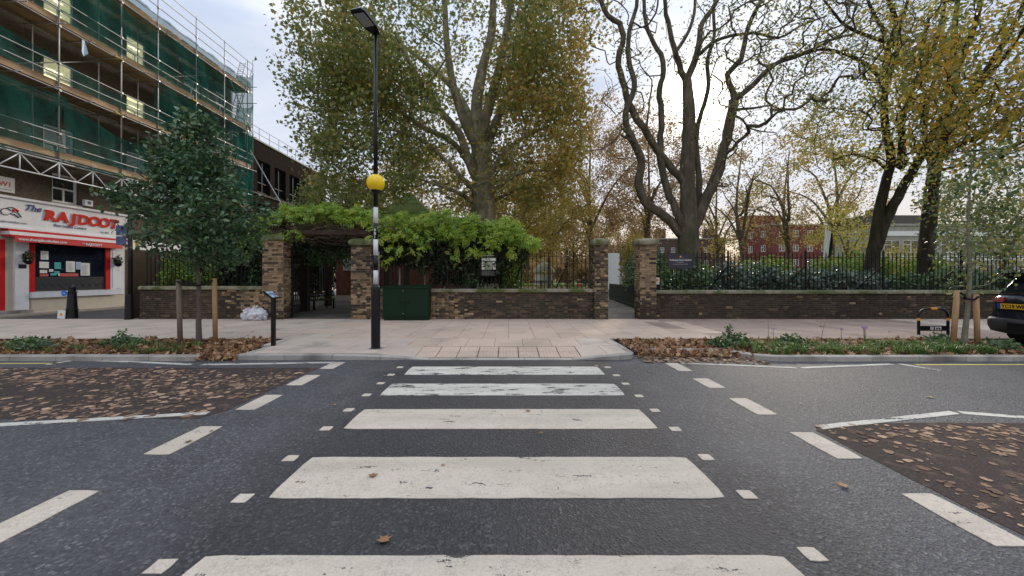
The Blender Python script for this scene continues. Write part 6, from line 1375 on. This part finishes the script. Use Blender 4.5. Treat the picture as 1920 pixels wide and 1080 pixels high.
# --- the big plane tree
rg = np.random.default_rng(5); T = Tree(.5, rg); Y = 22.0
b = at(905, 556, Y); b.z = .05
T.limb([b, at(905, 480, Y), at(906, 400, Y), at(907, 330, Y), at(901, 272, Y)], [.86, .78, .70, .60, .55])
for pts, r in [
    ([(901, 272, 22), (893, 205, 22.4), (905, 130, 22.8), (922, 60, 23), (925, -20, 23), (930, -110, 23)], [.40, .34, .29, .24, .19, .12]),
    ([(901, 272, 22), (912, 215, 21.3), (930, 150, 20.8), (948, 70, 20.5), (958, -10, 20.3), (965, -90, 20)], [.34, .28, .23, .19, .15, .1]),
    ([(900, 285, 22), (872, 232, 21.4), (850, 160, 21), (838, 80, 20.6), (832, -10, 20.4), (820, -90, 20)], [.30, .25, .21, .17, .13, .08]),
    ([(898, 345, 22), (874, 290, 21.2), (862, 250, 20.6), (820, 200, 20), (775, 130, 19.4), (740, 60, 19)], [.30, .24, .2, .16, .12, .08]),
    ([(905, 300, 22), (930, 230, 22.6), (962, 150, 23), (990, 80, 23.4), (1010, 10, 23.5)], [.26, .22, .17, .12, .08]),
    ([(906, 355, 22), (935, 300, 22), (975, 262, 22.2), (1020, 240, 22.5), (1062, 225, 23)], [.19, .15, .12, .09, .05]),
    ([(906, 375, 22), (948, 340, 21), (990, 320, 20.6), (1035, 322, 20.2)], [.15, .11, .08, .05]),
    ([(897, 365, 22), (862, 330, 21), (830, 295, 20.4), (790, 262, 20), (745, 245, 19.6), (700, 240, 19.2)], [.17, .14, .12, .10, .08, .05]),
    ([(897, 385, 22), (860, 362, 21), (815, 345, 20.2), (770, 330, 19.8)], [.14, .11, .08, .05]),
    ([(895, 330, 22), (850, 268, 21.5), (795, 240, 21), (720, 190, 20.5), (650, 150, 20), (600, 130, 20)], [.2, .16, .13, .1, .07, .04]),
    ([(903, 300, 22), (868, 190, 24), (800, 120, 25), (720, 60, 26), (650, 0, 26)], [.24, .19, .15, .1, .06]),
    ([(905, 392, 22), (935, 372, 22.5), (985, 350, 23), (1020, 352, 23.5)], [.12, .1, .07, .04])]:
    T.limb([at(*p) for p in pts], r)
A = np.concatenate([
    inside_ell(620, (-3.6, 21.5, 14.6), (8.2, 6.0, 7.8), rg, .55),
    inside_ell(300, (-7.4, 20.5, 9.6), (4.1, 4.0, 4.4), rg, .4),
    inside_ell(130, (-8.6, 20, 13.0), (3.6, 3.4, 3.6), rg, .4),
    inside_ell(300, (1.4, 21.5, 9.8), (3.4, 4.2, 5.0), rg, .5),
    inside_ell(120, (2.4, 21.5, 14.5), (3.2, 4.0, 4.0), rg, .5),
    inside_ell(110, (-3.3, 20.0, 7.2), (4.4, 2.8, 1.9), rg, .2)])
A = A[A[:, 2] > 4.6]
# the crown is open round the limbs in the middle
ppx = CX+F*A[:, 0]/A[:, 1]; ppz = CY-F*(A[:, 2]-H)/A[:, 1]
keep = ~((np.abs(ppx-895) < 50) & (ppz > -40) & (ppz < 400) & (A[:, 1] < 23) & (rg.uniform(0, 1, len(A)) < .5))
keep &= ~((ppx > 640) & (ppx < 850) & (ppz > 285) & (rg.uniform(0, 1, len(A)) < .5))
keep &= ~((ppx > 770) & (ppx < 1010) & (ppz > 190) & (ppz < 400) & (A[:, 1] < 22) & (rg.uniform(0, 1, len(A)) < .6))
A = A[keep]; T.grow(A, kup=.9, kpl=.10)
P = T.tip_points(46, .40, 2)
u = (P[:, 0]+3)/5+(-(P[:, 2]-10))/9+rg.normal(size=len(P))*.55; cl_ = np.sin(P[:, 0]*1.1+P[:, 2]*.7)*.25
gold = (u+cl_) > .62
put_tree('plane_tree', 'big leafy plane tree with pale bark rising behind the creeper', T, 'plane_bark', P, .165, [('plane_leaf', ~gold), ('golden_leaf', gold)], T_LOBE, tip=.014, rough=.07)

# --- bare many stemmed tree
rg = np.random.default_rng(9); T = Tree(.35, rg); Y = 17.5
b = at(1290, 560, Y); b.z = .05
def L3(pts, y0, y1): n = len(pts)-1; return [at(p[0], p[1], y0+(y1-y0)*i/n) for i, p in enumerate(pts)]
T.limb([b, at(1289, 500, Y), at(1290, 440, Y), at(1291, 380, Y), at(1290, 330, Y), at(1291, 267, Y), at(1291, 213, Y), at(1288, 150, Y)], [.60, .50, .44, .35, .31, .29, .27, .20], wob=.03)
S = [([(1288, 156), (1273, 120), (1260, 76), (1249, 27), (1246, -30), (1240, -110)], 17.5, 17, .17, .07),
     ([(1288, 150), (1300, 124), (1311, 80), (1318, 40), (1344, 4), (1362, -50), (1370, -120)], 17.5, 17.8, .19, .07),
     ([(1266, 98), (1287, 67), (1302, 27), (1304, -20), (1315, -90)], 17.2, 17.4, .10, .05),
     ([(1278, 440), (1247, 409), (1211, 378), (1198, 347), (1202, 302), (1189, 267), (1173, 231), (1178, 196), (1189, 164), (1178, 111), (1180, 58), (1193, 13), (1200, -60)], 17.5, 16.6, .25, .08),
     ([(1282, 340), (1238, 289), (1211, 249), (1184, 204), (1167, 151), (1160, 111), (1169, 67), (1162, 44), (1140, 31), (1127, 0), (1115, -60)], 17.5, 16.3, .20, .10),
     ([(1282, 425), (1256, 369), (1242, 316), (1238, 267), (1240, 213), (1236, 169), (1244, 133), (1240, 102), (1224, 80), (1211, 40), (1207, 0), (1200, -70)], 17.3, 17.8, .20, .08),
     ([(1300, 430), (1322, 378), (1344, 329), (1358, 276), (1371, 222), (1376, 188)], 17.5, 16.8, .27, .22),
     ([(1376, 188), (1373, 169), (1364, 140), (1389, 111), (1398, 67), (1411, 31), (1427, 0), (1445, -60)], 16.8, 16.5, .15, .08),
     ([(1376, 190), (1407, 164), (1438, 133), (1469, 111), (1500, 102), (1549, 80), (1590, 55)], 16.8, 16, .15, .05),
     ([(1308, 400), (1311, 347), (1309, 311), (1304, 267), (1313, 222), (1327, 169), (1327, 111), (1340, 67), (1338, 27), (1345, -50)], 17.6, 18.3, .17, .07),
     ([(1309, 104), (1336, 80), (1371, 67), (1416, 62), (1460, 71), (1500, 49), (1550, 30)], 17.6, 16.8, .10, .04),
     ([(1374, 207), (1394, 204), (1420, 202), (1447, 198), (1480, 214)], 16.8, 16.2, .09, .02),
     ([(1374, 215), (1392, 224), (1403, 240), (1425, 246), (1455, 249)], 16.8, 16.4, .07, .02),
     ([(1189, 267), (1173, 257), (1164, 252)], 16.9, 16.8, .08, .05),
     ([(1176, 250), (1166, 240), (1160, 255), (1147, 267), (1127, 280), (1100, 283)], 16.6, 16.2, .07, .018),
     ([(1327, 344), (1345, 348), (1362, 350), (1372, 343), (1384, 362)], 17.2, 17, .07, .02),
     ([(1211, 249), (1218, 190), (1222, 150), (1205, 130)], 16.9, 17.3, .06, .02)]
for pts, y0, y1, r0, r1 in S:
    n = len(pts); T.limb(L3(pts, y0, y1), [.86*(r0+(r1-r0)*i/(n-1)) for i in range(n)], wob=.12)
A = np.concatenate([inside_ell(420, (7.6, 17, 15.0), (5.6, 3.2, 4.4), rg, .3), inside_ell(950, (12.2, 15.6, 11.4), (4.3, 2.4, 4.4), rg), inside_ell(70, (5.0, 16.5, 9.5), (1.4, 1.6, 3.5), rg), inside_ell(60, (9.5, 16.5, 7.5), (2.2, 1.8, 2), rg)])
T.grow(A, kpl=.03, kup=.2, curl=.45, jit=.12)
P = T.tip_points(4, .22, 2)
put_tree('bare_tree', 'nearly bare tree with thick winding stems fanning out behind the navy sign', T, 'dark_bark', P, .12, 'plane_leaf', T_OVAL, tip=.012, rough=.08)

# --- double trunk tree on the right
rg = np.random.default_rng(21); T = Tree(.35, rg)
b = at(1628, 560, 17); b.z = .05
T.limb([b, at(1634, 500, 17), at(1640, 455, 17), at(1649, 391, 17), at(1664, 330, 17), at(1671, 295, 17), at(1660, 240, 17), at(1658, 178, 17), at(1664, 100, 16.6), at(1680, 44, 16.4), at(1664, -10, 16.2), at(1655, -90, 16)],
       [.29, .26, .24, .19, .18, .16, .14, .13, .11, .09, .08, .05], wob=.04)
S = [([(1642, 465), (1662, 413), (1689, 356), (1716, 311), (1751, 249), (1778, 200), (1800, 120), (1830, 40), (1850, -50)], 17, 15.6, .22, .07),
     ([(1689, 300), (1692, 262), (1691, 227), (1707, 178), (1729, 129), (1751, 89), (1770, 20), (1780, -60)], 16.6, 16.4, .14, .05),
     ([(1671, 295), (1689, 318), (1700, 300)], 17, 16.8, .12, .1),
     ([(1656, 151), (1627, 124), (1587, 102), (1538, 93), (1484, 111), (1440, 124)], 16.8, 15.5, .09, .03),
     ([(1680, 84), (1636, 71), (1587, 49), (1560, 20), (1530, -20)], 16.4, 15.5, .09, .03),
     ([(1662, 156), (1680, 107), (1686, 58), (1702, 0), (1710, -80)], 16.8, 17, .10, .05),
     ([(1660, 60), (1640, 30), (1620, -20)], 16.3, 16, .08, .05),
     ([(1664, 320), (1640, 300), (1600, 290), (1560, 300)], 17, 15.5, .07, .02)]
for pts, y0, y1, r0, r1 in S:
    n = len(pts); T.limb(L3(pts, y0, y1), [r0+(r1-r0)*i/(n-1) for i in range(n)], wob=.10)
A = np.concatenate([inside_ell(260, (13.6, 15.5, 11.5), (3.4, 2.6, 3.2), rg, .2), inside_ell(200, (16.3, 15.5, 12.5), (3.2, 2.6, 3), rg, .2), inside_ell(150, (14.0, 15.2, 7.4), (2.6, 2.0, 2.1), rg, .2), inside_ell(110, (17.0, 15.0, 8.2), (2.4, 2.0, 2.0), rg, .2)])
T.grow(A, kpl=.05, kup=.3, curl=.35, jit=.08)
low = [t for t in T.tips if T.p[t][2] < 9.6 or (T.p[t][0] > 15.0 and rg.uniform() < .75)]; hi = [t for t in T.tips if t not in set(low)]
P = np.concatenate([T.tip_points(10, .26, 2, low), T.tip_points(4, .2, 2, hi)])
mk = rg.uniform(0, 1, len(P)) < .72
put_tree('autumn_tree', 'dark forked trunk leaning right with thin yellow autumn leaves, left of the stout single trunk', T, 'black_bark', P, .13, [('yellow_leaf', mk), ('plane_leaf', ~mk)], T_OVAL, tip=.010, rough=.06)

# --- stout single trunk tree at the far right
rg = np.random.default_rng(31); T = Tree(.4, rg)
b = at(1738, 555, 18); b.z = .05
T.limb([b, at(1737, 480, 18), at(1742, 400, 18), at(1746, 356, 18), at(1755, 305, 18)], [.33, .29, .27, .25, .23])
S = [([(1755, 305), (1768, 240), (1780, 170), (1787, 111), (1791, 44), (1800, -40)], 18, 18, .19, .08),
     ([(1755, 305), (1790, 275), (1840, 255), (1900, 215), (1960, 180), (2020, 150)], 18, 16, .17, .06),
     ([(1752, 310), (1800, 210), (1850, 130), (1900, 50), (1940, -40)], 18, 16.5, .18, .07),
     ([(1750, 320), (1735, 260), (1740, 190), (1760, 120), (1770, 40)], 18, 19, .13, .05),
     ([(1768, 240), (1820, 180), (1880, 110), (1930, 40)], 18, 15, .12, .05)]
for pts, y0, y1, r0, r1 in S:
    n = len(pts); T.limb(L3(pts, y0, y1), [r0+(r1-r0)*i/(n-1) for i in range(n)], wob=.08)
A = np.concatenate([inside_ell(330, (19.3, 16, 10.5), (3.6, 3.6, 4.4), rg, .2), inside_ell(170, (18.4, 14.2, 8.0), (3.0, 2.2, 1.9), rg), inside_ell(220, (21.5, 15.5, 13.0), (4.5, 3.5, 4.0), rg), inside_ell(70, (15.6, 14.6, 9.8), (1.4, 1.5, 1.9), rg)])
T.grow(A, kpl=.06, kup=.3, curl=.35, jit=.08)
P = T.tip_points(12, .34, 2); mk = rg.uniform(0, 1, len(P))+.10*np.sin(P[:, 0]*1.3)-(P[:, 2]-9)*.05 > .40
put_tree('autumn_tree', 'stout upright grey trunk with dense yellow leaves near the right edge', T, 'black_bark', P, .185, [('orange_leaf', mk), ('plane_leaf', ~mk)], T_OVAL, tip=.008, rough=.05)

# --- young staked street trees
rg = np.random.default_rng(41); T = Tree(.16, rg); yt = 8.85
b = at(374, 640, yt); b.z = .04
T.limb([b, at(373, 560, yt), at(372, 520, yt), at(366, 470, yt), at(362, 400, yt), at(355, 320, yt), at(350, 240, yt), at(352, 205, yt)], [.058, .05, .044, .042, .034, .026, .016, .010], wob=.1)
A = np.concatenate([inside_ell(270, (-7.1, 8.85, 3.0), (1.5, 1.25, 1.2), rg, .2), inside_ell(150, (-7.3, 8.85, 4.35), (.85, .8, 1.1), rg, .15), inside_ell(34, (-8.5, 8.8, 3.45), (.75, .6, .4), rg), inside_ell(60, (-6.4, 8.7, 3.0), (.75, .7, .75), rg), inside_ell(14, (-7.35, 8.8, 5.2), (.3, .3, .35), rg)])
A = A[A[:, 2] > 1.65+.12*np.abs(A[:, 0]+7.2)]
T.grow(A, kpl=.2, kup=.8, curl=.3, jit=.05)
P = T.tip_points(17, .095, 2)
put_tree('young_tree', 'bushy dark green young street tree held between two stakes in the left planting bed', T, 'young_bark', P, .115, 'young_tree_leaf', T_OVAL, tip=.0035, flare=.2, rough=0, upn=1.0, droop=.9)
rg = np.random.default_rng(43); T = Tree(.16, rg); yt = 8.35
b = at(1806, 650, yt); b.z = .04
T.limb([b, at(1812, 600, yt), at(1817, 555, yt), at(1818, 500, yt), at(1815, 430, yt), at(1818, 360, yt), at(1822, 290, yt)], [.05, .045, .04, .036, .028, .018, .009], wob=.1)
A = np.concatenate([inside_ell(170, (10.35, 8.4, 3.6), (1.35, 1.0, .95), rg, .2), inside_ell(60, (9.95, 8.3, 2.2), (.85, .7, .95), rg), inside_ell(70, (11.2, 8.6, 3.2), (1.0, .8, 1.3), rg)])
T.grow(A, kpl=.2, kup=.6, curl=.3, jit=.05)
P = T.tip_points(6, .12, 2)
put_tree('young_tree', 'sparse young street tree with green and yellow leaves tied between pale stakes beside the car', T, 'pale_bark', P, .095, 'right_young_leaf', T_OVAL, tip=.0035, flare=.2, rough=0, upn=.8, droop=.8)
def stake(label, pt, pb, Y, r, mt, grp='tree stakes'):
    a, b_ = at(pb[0], pb[1], Y), at(pt[0], pt[1], Y); a.z = .03
    t = thing('tree_stake', label, 'stake', tuple(a), grp); m = MB(); m.tube([a, b_], r, 10); m.build('post', mt, t, smooth=True)
    return t, b_
_, s1 = stake('greyish weathered stake left of the bushy young tree trunk', (335, 524), (338, 645), 8.75, .05, 'weathered_stake')
_, s2 = stake('orange brown stake right of the bushy young tree trunk', (402, 522), (404, 645), 8.75, .048, 'stake_wood')
_, s3 = stake('pale leaning stake left of the sparse young tree, nearest the bicycle hoop', (1795, 545), (1786, 655), 8.25, .05, 'stake_wood')
_, s4 = stake('pale upright stake right of the sparse young tree, nearest the car', (1830, 552), (1833, 652), 8.25, .048, 'stake_wood')
for a, b_, c, lb in ((s1, s2, at(372, 530, 8.78), 'black rubber strap tying the bushy young tree to its stakes'), (s3, s4, at(1816, 556, 8.32), 'black rubber strap tying the sparse young tree to its stakes')):
    m = MB(); m.tube([a+Vector((0, -.05, -.04)), (a+c)/2+Vector((0, -.05, -.10)), c+Vector((0, -.07, -.07)), (b_+c)/2+Vector((0, -.05, -.08)), b_+Vector((0, -.05, -.04))], .02, 6)
    m.tube([a+Vector((0, .05, -.03)), c+Vector((0, .07, -.05)), b_+Vector((0, .05, -.03))], .016, 6)
    tag(m.build('tree_tie', 'black_iron'), lb, 'strap')

# --- trees deeper in the park
def bg_tree(name, label, px, Y, ht, rw, dens, lmat, seed, lsize=.3, base=.22, lean=0, stems=1, cz=.62, group='autumn trees deeper in the park', per=16, rz=.40, bark='far_bark'):
    rg = np.random.default_rng(seed); T = Tree(Y*.022, rg); x = (px-CX)/F*Y; tr = ht*.014
    for k in range(stems):
        dx = (k-(stems-1)/2)*ht*.12+lean*ht; x0 = x+(k-(stems-1)/2)*.5
        T.limb([(x0, Y, .05), (x0+dx*.15, Y, ht*.2), (x0+dx*.5, Y+rg.uniform(-1, 1), ht*.48), (x0+dx, Y, ht*.82)], [tr, tr*.8, tr*.5, tr*.15], join=False if k else None)
    for k in range(6):
        a = rg.uniform(0, 6.28); h0 = ht*rg.uniform(.22, .45); d = rw*rg.uniform(.6, .85)
        T.limb([(x, Y, h0), (x+math.cos(a)*d*.4, Y+math.sin(a)*d*.4, h0+ht*.16+rg.uniform(0, 1)), (x+math.cos(a)*d*.8+rg.normal()*.6, Y+math.sin(a)*d*.75, h0+ht*.24), (x+math.cos(a)*d, Y+math.sin(a)*d, h0+ht*.3)], [tr*.5, tr*.34, tr*.2, tr*.1])
    A = inside_ell(dens, (x+lean*ht*.5, Y, ht*cz), (rw, rw*.8, ht*rz), rg, .35); 
    T.grow(A, kpl=.06, kup=.5)
    P = T.tip_points(per, lsize*1.7, 2)
    return put_tree(name, label, T, bark, P, lsize, lmat, T_KITE, tip=.016*Y/45, group=group, rough=0, flare=.1)
bt = [
 ('autumn_tree', 'thin brown leaved park tree standing left of the path gateway pillar', 1108, 46, 24, 7.5, 380, 'brown_leaf', 101, .24),
 ('autumn_tree', 'olive brown park tree just right of the big plane crown', 1030, 40, 15, 5.2, 260, 'golden_leaf', 102, .22),
 ('autumn_tree', 'brown park tree seen between the winding stems above the path gateway', 1215, 44, 22, 6.5, 320, 'brown_leaf', 103, .24),
 ('autumn_tree', 'far tan tree low behind the domed kiosk', 975, 58, 16, 6.5, 240, 'golden_leaf', 104, .30),
 ('autumn_tree', 'far tan tree behind the middle railing near the narrow pillar', 1075, 64, 14, 6.5, 200, 'brown_leaf', 105, .30),
 ('autumn_tree', 'slim tree with sparse brown leaves directly right of the winding trunk', 1392, 36, 17, 5.0, 70, 'brown_leaf', 106, .20),
 ('autumn_tree', 'slim orange leaved tree in front of the brown terrace', 1345, 50, 19, 6.0, 150, 'golden_leaf', 107, .26),
 ('autumn_tree', 'sparse golden tree standing before the red brick flats', 1480, 34, 15.5, 5.2, 60, 'golden_leaf', 108, .2),
 ('yellow_tree', 'small bushy yellow tree by the flagpole', 1590, 27, 7.0, 2.6, 110, 'yellow_leaf', 109, .15),
 ('yellow_tree', 'low yellow bushy tree between the two dark right trunks', 1690, 30, 4.4, 2.6, 150, 'yellow_leaf', 110, .16),
 ('autumn_tree', 'sparse tree with tall thin twigs behind the leaning dark trunk', 1560, 42, 20, 7.0, 170, 'golden_leaf', 111, .24),
 ('autumn_tree', 'leafy olive tree at the right edge behind the white flats railing', 1880, 27, 10.5, 4.8, 190, 'plane_leaf', 112, .19),
 ('evergreen_tree', 'dark green tree behind the creeper gateway in front of the brick building', 645, 27, 9.2, 3.4, 480, 'plane_leaf', 113, .17),
 ('autumn_tree', 'hazy far tree beyond the path gateway', 1160, 75, 17, 7.5, 220, 'brown_leaf', 114, .34),
 ('autumn_tree', 'golden tree filling the gap under the left limbs of the big plane', 790, 34, 13, 5.5, 330, 'golden_leaf', 115, .22),
 ('autumn_tree', 'golden tree low behind the big plane trunk on its right side', 965, 32, 11, 4.6, 280, 'golden_leaf', 116, .2)]
for a in bt:
    bg_tree(*a[:9], lsize=a[9], per=(22 if a[0] == 'yellow_tree' else 42))
# far wood closing the view
P = []; rg = np.random.default_rng(77)
for i in range(70):
    x = rg.uniform(-45, 75); y = rg.uniform(92, 125); h = rg.uniform(6, 11)
    P.append(inside_ell(700, (x, y, h*.5), (rg.uniform(4, 6), 3, h*.55), rg))
P = np.concatenate(P); P = P[P[:, 2] > .1]
link('far_wood', leaves('far_wood', P, .62, 'brown_leaf', T_KITE, rng=rg), None, 'hazy brown band of far trees closing the park behind everything', 'trees', kind='stuff')
